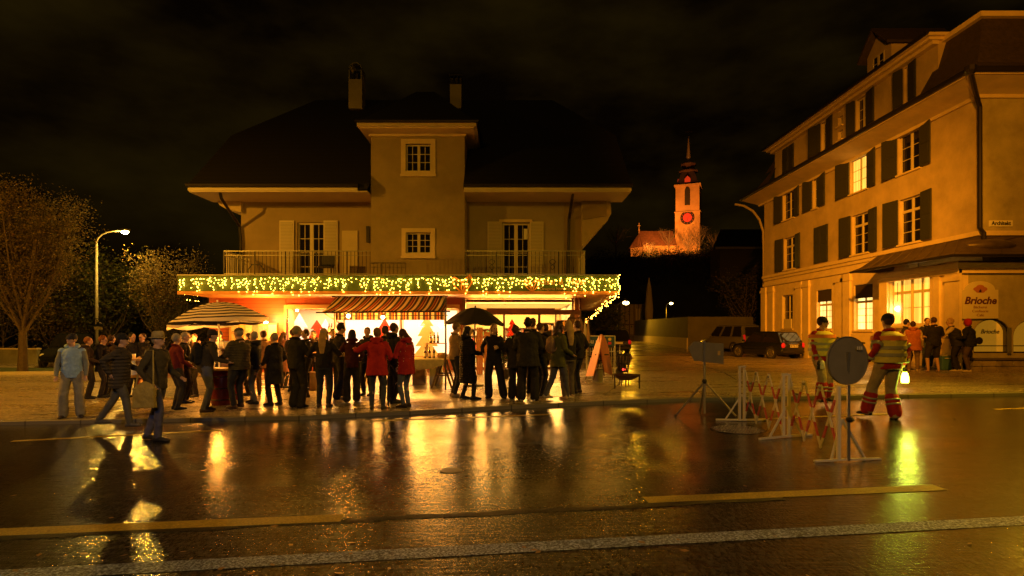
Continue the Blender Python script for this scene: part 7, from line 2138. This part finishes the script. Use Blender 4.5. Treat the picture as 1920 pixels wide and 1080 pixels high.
    for sh_, el, wr, s in AR:
        if sleeve and tk != 'vest': mb.limb([sh_, sh_.lerp(el, .15)], [.070 * B, .064], 9); continue
        if tk == 'tee': mb.limb([sh_, sh_.lerp(el, .75)], [.075 * B, .066], 9)
        elif tk == 'vest': mb.limb([sh_ - Vector((s * .03, 0, 0)), sh_], [.07, .062], 9)
        else: mb.limb([sh_, sh_.lerp(el, .5), el, el.lerp(wr, .5), wr - (wr - el).normalized() * .01], [.066 * B * puf, .062 * B * puf, .056 * puf, .050 * puf, .042 * puf], 9)
    jk = mb.build({'tee': 'tee_shirt', 'sweater': 'sweater', 'vest': 'vest'}.get(tk, 'jacket' if hem > .7 else 'coat'), tm, body, world=False, remesh=.013, disp=.03)
    if sleeve:
        k = MB(); sl_ = cloth('cloth_%02d%02d%02d' % tuple(int(c * 99) for c in sleeve), sleeve)
        for sh_, el, wr, s in AR:
            k = MB(); k.limb([sh_, sh_.lerp(el, .5), el, el.lerp(wr, .5), wr], [.068 * B, .062 * B, .055, .049, .041], 9); k.build('sleeve', sl_, body, world=False, remesh=.013, disp=.02)
    if hood or collar:
        k = MB(); c = neck + Vector((0, -.035 if hood else -.005, .01)); r1 = (.105, .085) if hood else (.078, .074)
        rg = []
        k.tube([c + Vector((r1[0] * math.sin(a), -r1[1] * math.cos(a), (.03 if hood else .015) - (.035 * (1 - math.cos(a)) / 2))) for a in [(-2.5 + 5.0 * q / 14) for q in range(15)]], [(.045 if hood else .026) * (.55 + .45 * math.cos((-2.5 + 5.0 * q / 14) / 2)) for q in range(15)], 8)
        if hood: k.ell(c + Vector((0, -.075, -.01)), (.09, .055, .075), 12, 8)
        k.build('hood' if hood else 'collar', tm, jk, world=False, smooth=True)
    # hair and hat
    hl, hc = hair
    if HAIRC[hc] is not None and hl != 'none':
        hm = cloth('hair_' + hc, HAIRC[hc], rough=.5, bump=.8, bs=60); k = MB()
        k.ell(hp((0, -.022, .030)), (.086, .098, .106), 14, 10, rot=RH)
        if hl in ('long', 'mid', 'bob'):
            L = {'long': .34, 'mid': .20, 'bob': .10}[hl]; a = hp((0, -.06, .02)); b = Vector((neck.x, neck.y - .085, neck.z + .06)) + RH @ Vector((0, -.02, 0)); e = b + Vector((0, -.03, -L))
            k.loft([(e.x, e.y, e.z, .045, .018), (b.lerp(e, .5).x, b.lerp(e, .5).y, b.lerp(e, .5).z, .080, .032), (b.x, b.y + .01, b.z, .088, .050), (a.x, a.y, a.z, .085, .06)], 12)
            for s in (-1, 1): k.limb([hp((s * .072, -.01, .02)), hp((s * .080, -.005, -.08)), hp((s * .078, -.01, -.10 - L * .5))], [.024, .022, .012], 7)
        if hl == 'curly':
            rr = random.Random(len(label))
            for q in range(26): a1, a2 = rr.uniform(0, 6.28), rr.uniform(-.2, 1.4); k.ell(hp((.080 * math.cos(a1) * math.cos(a2), -.02 + .085 * math.sin(a1) * math.cos(a2), .035 + .10 * math.sin(a2))), .026, 6, 5)
        if hl == 'bun': k.ell(hp((0, -.11, .07)), .04)
        if hl == 'ponytail': k.limb([hp((0, -.10, .05)), hp((0, -.15, -.02)), hp((0, -.14, -.18))], [.03, .032, .012], 8)
        k.build('hair', hm, body, world=False, remesh=.010, disp=.012)
    if hat:
        ht, hcol = hat; hm = cloth('hat_%02d%02d%02d' % tuple(int(c * 99) for c in hcol), hcol, quilt=0, bump=.9, bs=50); k = MB()
        if ht == 'beanie':
            k.loft([(0, -.010, .022, .086, .104), (0, -.012, .05, .089, .107), (0, -.016, .09, .080, .096), (0, -.02, .125, .055, .066), (0, -.022, .142, .015, .02)], 14)
            k.loft([(0, -.008, .012, .090, .108), (0, -.009, .048, .092, .110)], 14)
        elif ht == 'headband': k.loft([(0, -.010, .022, .090, .108), (0, -.012, .062, .090, .107)], 14)
        elif ht == 'hood': k.loft([(0, -.03, -.11, .07, .07), (0, -.025, -.04, .092, .104), (0, -.022, .04, .097, .114), (0, -.026, .10, .080, .095), (0, -.03, .140, .03, .04)], 14)
        elif ht == 'cap':
            k.loft([(0, -.010, .045, .087, .104), (0, -.014, .09, .082, .098), (0, -.018, .125, .05, .062), (0, -.02, .135, .01, .012)], 14); k.loft([(0, .085, .042, .062, .070), (0, .085, .052, .062, .070)], 14)
        elif ht == 'brim':
            k.loft([(0, -.01, .035, .13, .14), (0, -.01, .045, .13, .14)], 18); k.loft([(0, -.01, .045, .088, .104), (0, -.01, .12, .082, .095), (0, -.01, .15, .06, .07)], 14)
        k.v = [hp(v) for v in k.v]; k.build('hat', hm, body, world=False, smooth=True)
    body['hands'] = 1; del body['hands']
    W = Matrix.LocRotScale(Vector(loc), body.rotation_euler, Vector((S, S, S)))
    info = dict(o=body, W=W, AR=AR, chest=chest, neck=neck, pel=pel, hp=hp, jk=jk, B=B, RH=RH)
    return info


def at_person(i, v): return i['W'] @ Vector(v)


def backpack(i, label, col, s=1.0):
    c = i['chest'] + Vector((0, -.20 * (1 + (i['B'] - 1)), -.05)); W = i['W']; b = at_person(i, c); face = i['o'].rotation_euler.z
    t = thing('backpack', label, 'backpack', b, face)
    m = cloth('bag_%02d%02d%02d' % tuple(int(q * 99) for q in col), col)
    MB().ell((0, -.01, -.02), (.15 * s, .10 * s, .23 * s), 14, 10).box(-.12 * s, .12 * s, -.07 * s, .06 * s, -.2 * s, .12 * s).build('bag_body', m, t, world=False, remesh=.014, disp=.02)
    MB().ell((0, -.10 * s, -.08 * s), (.10 * s, .04 * s, .10 * s), 12, 8).build('pocket', m, t, world=False, smooth=True)
    for q in (-1, 1): MB().tube([(q * .09, .05, -.15), (q * .12, .12, -.02), (q * .12, .18, .12), (q * .09, .10, .19)], .014, 6).build('strap', m, t, world=False)


def mug(i, k, label, m=None):
    sh_, el, wr, s = i['AR'][k]; d = (wr - el).normalized(); p = at_person(i, wr + d * .085 + Vector((0, .0, -.03)))
    t = thing('mug', label, 'mug', p, group='mugs held by the guests'); MB().lathe([(.030, -.04), (.036, .05)], n=12).build('cup_body', m or M_CUP, t, world=False, smooth=True)
    MB().tube([(.034, 0, .03), (.055, 0, .02), (.055, 0, -.01), (.034, 0, -.02)], .006, 5).build('handle', m or M_CUP, t, world=False)


mat('reflective', (.42, .40, .28), .3, emit=None)
DK = (.020, .018, .018); DK2 = (.035, .030, .028); JE = (.07, .075, .12); JL = (.16, .18, .22); GY = (.10, .095, .085)
UP_ = lambda x=.20, y=.26, z=1.12: (x, y, z)
# ---- left group
i = person('man in a light blue and grey jacket and dark beanie standing at the far left', gp(135, 783), -150, 1.77, 1.06, feet=((-.15, .03), (.15, .0)), toe=(12, -14), hands=((-.25, .13, .90), (.25, .13, .90)), head=-38,
           top=('jacket', (.30, .46, .72)), sleeve=(.20, .22, .22), legs=('wide', (.26, .24, .19)), shoes=(.05, .04, .04), hat=('beanie', (.03, .03, .04)), hood=True)
backpack(i, 'dark backpack worn by the man in the light blue jacket', (.02, .02, .025), .8)
person('dark clothed person just behind the right shoulder of the light blue jacket man', gp(164, 748), -60, 1.68, hands=((-.15, .25, 1.1), (.2, .28, 1.05)), top=('parka', (.035, .025, .02)), legs=('trousers', DK), hair=('short', 'ginger'), hood=True)
person('person in black with a fur hood between the left man and the lamp pole counter', gp(192, 745), -80, 1.70, 1.1, hands=((-.15, .3, 1.08), (.18, .3, 1.1)), top=('parka', DK), legs=('trousers', DK2), hair=('curly', 'ginger'), hat=None, hood=True)
i = person('person in a black padded jacket and beanie striding right before the left counter', gp(222, 800) , -78, 1.76, 1.05, feet=((-.06, -.34), (.08, .22)), toe=(0, 0), feet_z=(.06, 0), hands=((-.22, .28, 1.05), (.24, -.05, 1.02)), lean=(0, .05), top=('parka', (.055, .045, .035)), topq=5, legs=('trousers', GY), shoes=(.10, .09, .08), hat=('beanie', (.02, .02, .02)), hair=('short', 'brown'))
i = person('walker in blue jeans and tan brimmed hat crossing the road at the left', gr(290, 826), -95, 1.83, 1.12, feet=((-.07, -.18), (.09, .12)), toe=(0, 0), hands=((-.20, .30, 1.02), (.24, .12, .95)), lean=(0, .04), top=('jacket', (.06, .05, .025)), legs=('trousers', (.09, .09, .17)), shoes=(.03, .03, .04), hat=('brim', (.42, .33, .14)), hair=('short', 'grey'))
b = at_person(i, (.30, .05, .78)); t = thing('shoulder_bag', 'big yellowish shoulder bag carried by the walker in the brimmed hat', 'bag', b, R(-95)); MB().ell((0, 0, 0), (.06, .18, .20), 12, 8).box(-.045, .045, -.17, .17, -.2, .1).build('bag_body', cloth('bag_yellow', (.38, .29, .08)), t, world=False, remesh=.014, disp=.03)
MB().tube([(0, -.14, .1), (-.02, -.12, .3), (-.10, -.05, .66), (-.12, .05, .66), (-.03, .12, .3), (0, .14, .1)], .012, 6).build('strap', cloth('bag_yellow', (.38, .29, .08)), t, world=False)
person('person in a dark red jacket with grey hair behind the brimmed hat walker', gp(330, 768), -40, 1.72, 1.08, hands=((-.2, .28, 1.08), (.2, .25, 1.0)), top=('jacket', (.14, .015, .012)), legs=('trousers', DK2), hair=('short', 'grey'))
person('dark hooded person half hidden behind the left counter', gp(268, 742), 170, 1.74, 1.05, hands=((-.2, .28, 1.1), (.2, .28, 1.1)), top=('parka', (.06, .045, .03)), legs=('trousers', DK), hair=('short', 'brown'), hood=True)
person('bald person at the far side of the left counter', gp(300, 737), 150, 1.70, 1.0, hands=((-.2, .28, 1.1), (.2, .28, 1.1)), top=('jacket', (.03, .03, .04)), legs=('trousers', DK), hair=('none', 'bald'))
i = person('man in dark jacket, beanie and jeans with a black backpack by the red barrel', gp(383, 772), -55, 1.80, 1.1, feet=((-.13, .05), (.13, -.03)), toe=(5, -8), hands=((-.18, .42, 1.08), (.16, .42, 1.05)), lean=(0, .05), bend=.3, head=-20, top=('jacket', (.05, .04, .025)), legs=('trousers', (.09, .10, .16)), shoes=(.05, .03, .02), hat=('beanie', (.03, .025, .03)))
backpack(i, 'black backpack worn by the man leaning to the red barrel', (.012, .012, .014), 1.05)
person('man in a dark vest with a pale zip facing the street behind the barrel counter', gp(413, 742), 165, 1.76, 1.0, hands=((-.15, .32, 1.05), (.16, .30, 1.02)), nod=20, top=('jacket', (.025, .025, .028)), legs=('trousers', DK), hair=('short', 'black'), shoes=DK)
i = person('stout man in an olive quilted jacket and flat cap facing the barrel counter', gp(449, 765), 68, 1.80, 1.22, feet=((-.15, .0), (.13, .10)), toe=(8, 0), hands=((-.18, .38, 1.08), (.16, .38, 1.10)), head=10, top=('jacket', (.085, .070, .030)), topq=9, legs=('trousers', (.03, .028, .026)), shoes=(.06, .03, .02), hat=('cap', (.10, .09, .06)), hair=('short', 'grey'))
person('person in a black jacket and grey jeans right behind the olive quilted jacket', gp(477, 757), 75, 1.70, .98, feet=((-.11, -.12), (.11, .14)), hands=((-.18, .28, 1.1), (.16, .26, 1.0)), top=('jacket', (.03, .025, .025)), legs=('slim', (.12, .12, .10)), hair=('short', 'grey'), hood=True)
person('person in a tan coat standing before the notice board', gp(494, 740), 30, 1.72, 1.0, hands=((-.2, .2, 1.0), (.2, .25, 1.05)), top=('parka', (.30, .17, .07)), legs=('trousers', (.10, .06, .03)), hair=('short', 'brown'))
person('man in a long black overcoat standing alone before the board wall', gp(515, 760), 60, 1.66, 1.06, feet=((-.10, .02), (.11, -.05)), toe=(15, -5), hands=((-.2, .18, 1.0), (.2, .16, 1.0)), head=15, top=('coat', (.018, .015, .014)), legs=('trousers', DK), hair=('short', 'grey'))
person('woman in a brown coat in the back row left of the grey-haired man', gp(531, 728), -30, 1.66, .95, hands=((-.2, .25, 1.1), (.18, .28, 1.1)), top=('coat', (.16, .07, .04)), legs=('slim', DK), hair=('mid', 'brown'))
person('person behind the grey-haired man, head just above his shoulder', gp(549, 735), -20, 1.74, 1.0, hands=((-.2, .25, 1.1), (.18, .28, 1.1)), top=('jacket', DK2), legs=('trousers', DK), hair=('short', 'brown'))
i = person('grey-haired man in a dark jacket and dark trousers with his back half turned', gp(556, 764), -28, 1.80, 1.12, feet=((-.12, .02), (.12, .0)), toe=(10, -10), hands=((-.18, .30, 1.10), (.18, .32, 1.06)), head=-25, top=('jacket', (.028, .026, .018)), legs=('wide', (.035, .032, .022)), shoes=DK, hair=('short', 'grey'))
mug(i, 1, 'mug in the hand of the grey-haired man in the dark jacket')
person('dark haired person facing the grey-haired man', gp(574, 745), 130, 1.72, 1.0, hands=((-.2, .3, 1.12), (.18, .3, 1.14)), top=('jacket', DK), legs=('trousers', DK), hair=('short', 'brown'))
person('person in the back row between the grey-haired man and the long-haired woman', gp(588, 731), 175, 1.68, 1.0, hands=((-.2, .3, 1.12), (.18, .3, 1.14)), top=('jacket', (.05, .03, .02)), legs=('trousers', DK), hair=('short', 'black'), hood=True)
i = person('woman with very long straight blond hair and a pale headband, her back to the street', gp(607, 764), 0, 1.73, 1.0, feet=((-.11, .0), (.10, .02)), toe=(5, -5), hands=((-.30, .20, 1.10), (.28, .28, 1.18)), top=('sweater', (.016, .014, .015)), legs=('trousers', (.030, .034, .045)), shoes=(.10, .08, .06), hair=('long', 'blond'), hat=('headband', (.35, .30, .25)))
mug(i, 1, 'mug raised by the long-haired blond woman')
person('tall man with curly hair beside the blond woman under the awning', gp(637, 747), -55, 1.84, 1.05, feet=((-.14, .06), (.16, -.12)), toe=(10, -10), hands=((-.2, .30, 1.16), (.16, .32, 1.18)), head=-10, nod=8, top=('jacket', (.022, .020, .020)), legs=('wide', (.028, .028, .032)), shoes=(.30, .22, .14), hair=('curly', 'black'))
i = person('person in a dark red and black hooded jacket and wide black trousers facing the stall', gp(660, 754), 18, 1.68, 1.0, feet=((-.12, .0), (.11, .02)), hands=((-.22, .28, 1.16), (.20, .26, 1.0)), head=20, top=('jacket', (.055, .012, .010)), legs=('wide', (.018, .018, .020)), shoes=(.24, .18, .13), hair=('bob', 'black'), hood=True)
mug(i, 0, 'mug held by the person in the dark red hooded jacket')
i = person('woman in a bright red hooded jacket and jeans reaching her left arm out', gp(707, 768), 2, 1.70, 1.12, feet=((-.12, .02), (.13, .0)), toe=(5, -8), hands=((-.50, .12, 1.30), (.22, .22, 1.08)), top=('parka', (.42, .022, .018)), legs=('slim', (.045, .055, .09)), shoes=(.05, .05, .05), hair=('short', 'dkblond'), hood=True)
person('person behind the red hooded jacket woman, only the head and shoulders free', gp(722, 750), -10, 1.74, 1.0, hands=((-.2, .28, 1.1), (.18, .28, 1.1)), top=('jacket', DK2), legs=('trousers', DK), hair=('short', 'brown'))
person('man in a black jacket with a folded umbrella between the two red coats', gp(738, 756), -45, 1.80, 1.0, feet=((-.10, .05), (.10, -.06)), hands=((-.2, .28, 1.1), (.20, .18, 1.04)), top=('jacket', (.014, .014, .015)), legs=('slim', DK), shoes=DK, hair=('short', 'brown'), hood=True)
o = gp(728, 764); t = thing('folded_umbrella', 'folded black umbrella held upright between the two red coats', 'umbrella', o); MB().tube([o + Vector((0, 0, .02)), o + Vector((0, 0, .12)), o + Vector((.0, .05, .62)), o + Vector((0, .07, .68))], [.006, .02, .032, .012], 8).build('folded_canopy', M_BLACK, t); MB().tube([o + Vector((0, .07, .68)), o + Vector((0, .09, .84)), o + Vector((.03, .10, .87)), o + Vector((.05, .1, .84))], .010, 6).build('handle', M_WOODD, t)
i = person('woman in a long red coat dotted white, brown hair, looking down at her hands', gp(762, 764), 55, 1.68, 1.06, feet=((-.09, .0), (.10, .05)), toe=(10, 0), hands=((-.14, .30, 1.16), (.14, .30, 1.14)), nod=28, bend=.15, top=('parka', (.36, .020, .022)), legs=('slim', (.10, .12, .19)), shoes=(.03, .02, .015), hair=('mid', 'brown'), hood=True)
mug(i, 1, 'mug held low by the woman in the dotted red coat')
r = random.Random(6); k = MB()
for q in range(70):
    a = r.uniform(0, 6.28); z = r.uniform(.85, 1.42); k.ell((.205 * math.cos(a), .02 + .155 * math.sin(a), z), .007, 5, 4)
tag(k.build('coat_dots', M_WHITE, i['o'], world=False), kind='stuff')
for px, py, fc, hh, tc, hr, lab in ((208, 741, -30, 1.72, (.05, .03, .03), 'brown', 'person in a brown jacket in the back row by the lamp pole'), (247, 744, -110, 1.76, (.02, .02, .025), 'black', 'person in a black jacket half hidden behind the striding walker'),
    (346, 756, -70, 1.74, DK, 'grey', 'grey-haired person in black left of the backpack man'), (364, 744, 160, 1.70, (.06, .03, .02), 'brown', 'person behind the backpack man under the left edge of the striped parasol'), (466, 741, 120, 1.66, DK2, 'brown', 'person behind the olive quilted jacket, facing the barrel counter'),
    (624, 737, -170, 1.70, (.04, .03, .03), 'black', 'person in the back between the blond woman and the curly man'), (689, 741, 170, 1.72, DK, 'brown', 'person in the back left of the bright red hooded jacket'), (1022, 738, 60, 1.70, DK2, 'brown', 'person in the back behind the arm of the huddle')):
    person(lab, gp(px, py), fc, hh, 1.0, hands=((-.2, .28, 1.1), (.18, .26, 1.08)), top=('jacket', tc), legs=('trousers', DK), hair=('short', hr), hood=hr == 'brown', head=(px % 5) * 8 - 16)
# ---- by the black parasol
person('man in a tan knitted jacket behind the black coat, under the black parasol', gp(853, 744), -60, 1.78, 1.0, feet=((-.10, .0), (.10, -.05)), hands=((-.18, .30, 1.10), (.18, .28, 1.08)), nod=10, top=('sweater', (.30, .20, .09)), legs=('slim', (.03, .03, .028)), shoes=(.30, .24, .16), hair=('short', 'dkblond'))
person('woman in a long black quilted coat beside the black parasol', gp(876, 749), -62, 1.68, 1.08, feet=((-.13, -.06), (.14, .10)), toe=(0, -10), hands=((-.18, .26, 1.08), (.18, .28, 1.10)), head=-12, top=('long', (.012, .011, .011)), topq=6, legs=('slim', DK), shoes=(.012, .012, .012), hair=('bob', 'black'), hood=True)
i = person('long-haired woman in wide black trousers facing the street by the black parasol', gp(926, 746), 172, 1.72, .98, feet=((-.24, .02), (.12, .0)), toe=(20, -8), hands=((-.14, .26, 1.20), (.26, .06, 1.06)), head=35, top=('sweater', (.018, .016, .018)), legs=('wide', (.018, .017, .018)), shoes=(.03, .03, .03), hair=('long', 'dkblond'))
mug(i, 0, 'mug in the raised hand of the woman in wide black trousers')
person('short person at the left edge of the dark huddle before the shop door', gp(966, 748), -20, 1.66, 1.0, hands=((-.2, .26, 1.12), (.2, .26, 1.1)), top=('parka', DK), legs=('wide', DK), shoes=(.06, .05, .05), hair=('curly', 'brown'))
person('big man in an olive black coat, his back to the street, in the huddle', gp(990, 752), -8, 1.82, 1.22, feet=((-.14, .0), (.14, .02)), toe=(8, -12), hands=((-.2, .30, 1.1), (.2, .30, 1.1)), top=('parka', (.030, .030, .016)), legs=('wide', (.016, .015, .016)), shoes=(.42, .40, .36), hair=('curly', 'black'))
person('tall person in the back of the huddle, head above the others', gp(998, 738), -20, 1.82, 1.0, hands=((-.2, .28, 1.1), (.2, .28, 1.1)), top=('jacket', DK), legs=('trousers', DK), hair=('curly', 'brown'))
person('person in black between the huddle and the green jacket, arm stretched out', gp(1012, 742), -60, 1.72, 1.0, hands=((-.2, .48, 1.28), (.2, .28, 1.1)), top=('jacket', DK), legs=('trousers', DK), hair=('short', 'brown'))
i = person('woman in a shiny olive green jacket walking with a beige rucksack before the shop door', gp(1045, 749), -62, 1.74, 1.05, feet=((-.08, -.26), (.09, .20)), toe=(0, 0), feet_z=(.03, 0), hands=((-.22, .22, 1.0), (.24, .24, 1.02)), lean=(0, .04), top=('parka', (.085, .090, .018)), legs=('trousers', (.09, .09, .11)), shoes=(.34, .30, .22), hair=('bob', 'brown'))
backpack(i, 'beige rucksack on the back of the woman in the green jacket', (.28, .18, .10), .85)
person('woman with long blond hair and a black top, beside the display rack', gp(1066, 748), 20, 1.76, 1.0, feet=((-.12, -.06), (.14, .10)), toe=(10, -20), hands=((-.26, .28, 1.14), (.24, .22, 1.02)), top=('sweater', (.020, .016, .012)), legs=('trousers', (.12, .10, .07)), shoes=(.40, .30, .18), hair=('long', 'blond'))
person('man in a black jacket at the right end of the crowd by the rack', gp(1083, 737), 45, 1.76, 1.08, feet=((-.11, .0), (.12, .05)), hands=((-.2, .3, 1.1), (.22, .10, .98)), top=('jacket', (.015, .014, .014)), legs=('trousers', (.03, .028, .03)), shoes=(.05, .04, .03), hair=('short', 'brown'))
# ---- traffic wardens
YV = (.62, .62, .16)
def warden(label, loc, face, h_, hands, feet, head, toe=(0, 0), fz=(0, 0)):
    i = person(label, loc, face, h_, 1.16, feet=feet, toe=toe, feet_z=fz, hands=hands, head=head, top=('jacket', (.40, .030, .020)), legs=('wide', (.42, .34, .19)), shoes=(.03, .025, .02), hair=('short', 'brown'), hat=('beanie', (.014, .012, .012)), stripes=True)
    o, ch_, nk, pl_, B = i['o'], i['chest'], i['neck'], i['pel'], 1.16
    k = MB(); s = 1.32
    def sec(p, a, b, z=0): return (p.x, p.y, p.z + z, a * B * s, b * B * s)
    k.loft([sec(pl_, .182, .145, -.02), sec(pl_.lerp(ch_, .35), .178, .146), sec(pl_.lerp(ch_, .7), .176, .146, .03), sec(ch_, .186, .150, .03), sec(ch_.lerp(nk, .62), .150, .128, .0), sec(ch_.lerp(nk, .93), .095, .088)], 18)
    v = k.build('reflective_vest', mat('vest_yellow', (.80, .70, .10), .6, var=.1, vscale=8), o, world=False, remesh=.014, disp=.012)
    for z, a in ((.07, .192), (.20, .190)):
        p = pl_.lerp(ch_, .2 if z < .1 else .55); k = MB(); k.loft([(p.x, p.y, p.z + .02, a * B * s * .96, .158 * B * s), (p.x, p.y, p.z + .075, a * B * s * .96, .158 * B * s)], 20, caps=False); k.build('silver_band', MATS['reflective'], v, world=False, smooth=True)
    p = ch_; k = MB(); k.loft([(p.x, p.y, p.z + .02, .190 * B * s, .158 * B * s), (p.x, p.y, p.z + .09, .176 * B * s, .150 * B * s)], 20, caps=False); k.build('orange_band', mat('vest_orange', (.80, .24, .04), .6), v, world=False, smooth=True)
    for sh_, el, wr, q in i['AR']:
        m_ = sh_.lerp(el, .72); d = (el - sh_).normalized() * .022; MB().tube([m_ - d, m_ + d], .094, 12).build('sleeve_band', MATS['reflective'], i['jk'], world=False, smooth=True)
        m_ = el.lerp(wr, .72); d = (wr - el).normalized() * .02; MB().tube([m_ - d, m_ + d], .068, 12).build('sleeve_band', MATS['reflective'], i['jk'], world=False, smooth=True)
    return i


i = warden('traffic warden in a yellow vest and beanie behind the folding barrier, seen from the side', gp(1541, 752), -165, 1.76, ((-.15, .26, 1.28), (.26, .14, .86)), ((-.12, -.04), (.12, .10)), 50, (5, -5))
k = MB(); p = at_person(i, (.22, .17, .80)); t = thing('work_gloves', 'black and white work gloves held at the hip of the left warden', 'gloves', p)
for q in range(2):
    g = MB(); c = p + Vector((-.02 + q * .05, -.03 - q * .03, 0)); g.ell(c, (.05, .03, .065), 10, 8)
    for z in range(4): g.limb([c + Vector((-.035 + z * .024, 0, -.04)), c + Vector((-.04 + z * .026, -.01, -.11))], [.013, .011], 6)
    g.build('glove', M_WHITE if q else M_BLACK, t, smooth=True)
i = warden('traffic warden in a yellow vest walking away on the road with a glowing baton', gr(1666, 786), 8, 1.84, ((-.36, .02, .98), (.34, .06, .92)), ((-.15, .30), (.10, -.02)), 0, (12, -25), (.03, 0))
sh_, el, wr, q = i['AR'][1]; p = at_person(i, wr + Vector((.01, .02, -.05)))
t = thing('glowing_baton', 'glowing yellow-green signal baton in the right hand of the walking warden', 'signal baton', p)
MB().tube([p, p + Vector((.02, 0, -.10))], .022, 8).build('grip', M_BLACK, t); MB().lathe([(.035, 0), (.055, -.06), (.065, -.16), (.05, -.19)], p + Vector((.025, 0, -.10)), 14).build('glowing_cone', mat('baton_glow', (.8, 1, .1), .4, emit=(.72, 1.0, .06), estr=16), t, smooth=True)
lamp('baton_light', 'POINT', p + Vector((.03, -.09, -.22)), 7, (.75, 1, .08), .05)
# ---- group at the bakery
person('person in dark clothes and cap behind the orange vest at the bakery', gp(1699, 693), -100, 1.72, 1.0, hands=((-.2, .3, 1.1), (.2, .3, 1.1)), top=('jacket', (.05, .035, .03)), legs=('trousers', DK), hair=('curly', 'black'), shoes=(.3, .25, .2))
person('person in an orange quilted vest with pale sleeves standing at the bakery', gp(1712, 697), -35, 1.66, 1.12, feet=((-.12, 0), (.12, .05)), hands=((-.22, .2, 1.0), (.26, .16, .92)), top=('parka', (.50, .16, .04)), topq=8, sleeve=(.55, .42, .26), legs=('trousers', (.22, .15, .08)), shoes=(.45, .36, .24), hair=('ponytail', 'brown'), hood=True)
person('person facing the street behind the man in shorts', gp(1738, 691), 170, 1.78, 1.0, hands=((-.2, .3, 1.1), (.2, .3, 1.1)), top=('jacket', (.03, .03, .03)), legs=('trousers', (.05, .07, .09)), hair=('short', 'brown'), shoes=(.3, .3, .3))
i = person('man in a black tee shirt and black shorts with bare legs and no shoes', gp(1751, 698), -5, 1.78, 1.16, feet=((-.17, .0), (.16, .03)), toe=(8, -8), hands=((-.22, .24, 1.02), (.24, .28, 1.12)), top=('tee', (.012, .012, .012)), legs=('shorts', (.035, .03, .022)), shoes=None, hair=('short', 'brown'))
person('blond person in a dark quilted vest with cream sleeves bending left at the bakery', gp(1797, 697), 52, 1.76, 1.18, feet=((-.12, .04), (.13, -.02)), hands=((-.20, .50, 1.34), (.18, .40, 1.10)), bend=.45, lean=(0, .06), top=('vest', (.030, .028, .022)), topq=7, sleeve=(.50, .40, .25), legs=('trousers', (.018, .018, .018)), shoes=(.45, .38, .26), hair=('curly', 'blond'))
person('person in a black jacket with a red hood up beside the bakery wall', gp(1819, 698), 35, 1.72, 1.08, feet=((-.10, .0), (.14, .08)), hands=((-.22, .30, 1.1), (.2, .28, 1.08)), bend=.2, top=('jacket', (.016, .016, .014)), topq=7, legs=('trousers', (.08, .055, .04)), shoes=(.50, .42, .28), hair=('none', 'bald'), hat=('hood', (.40, .02, .02)))
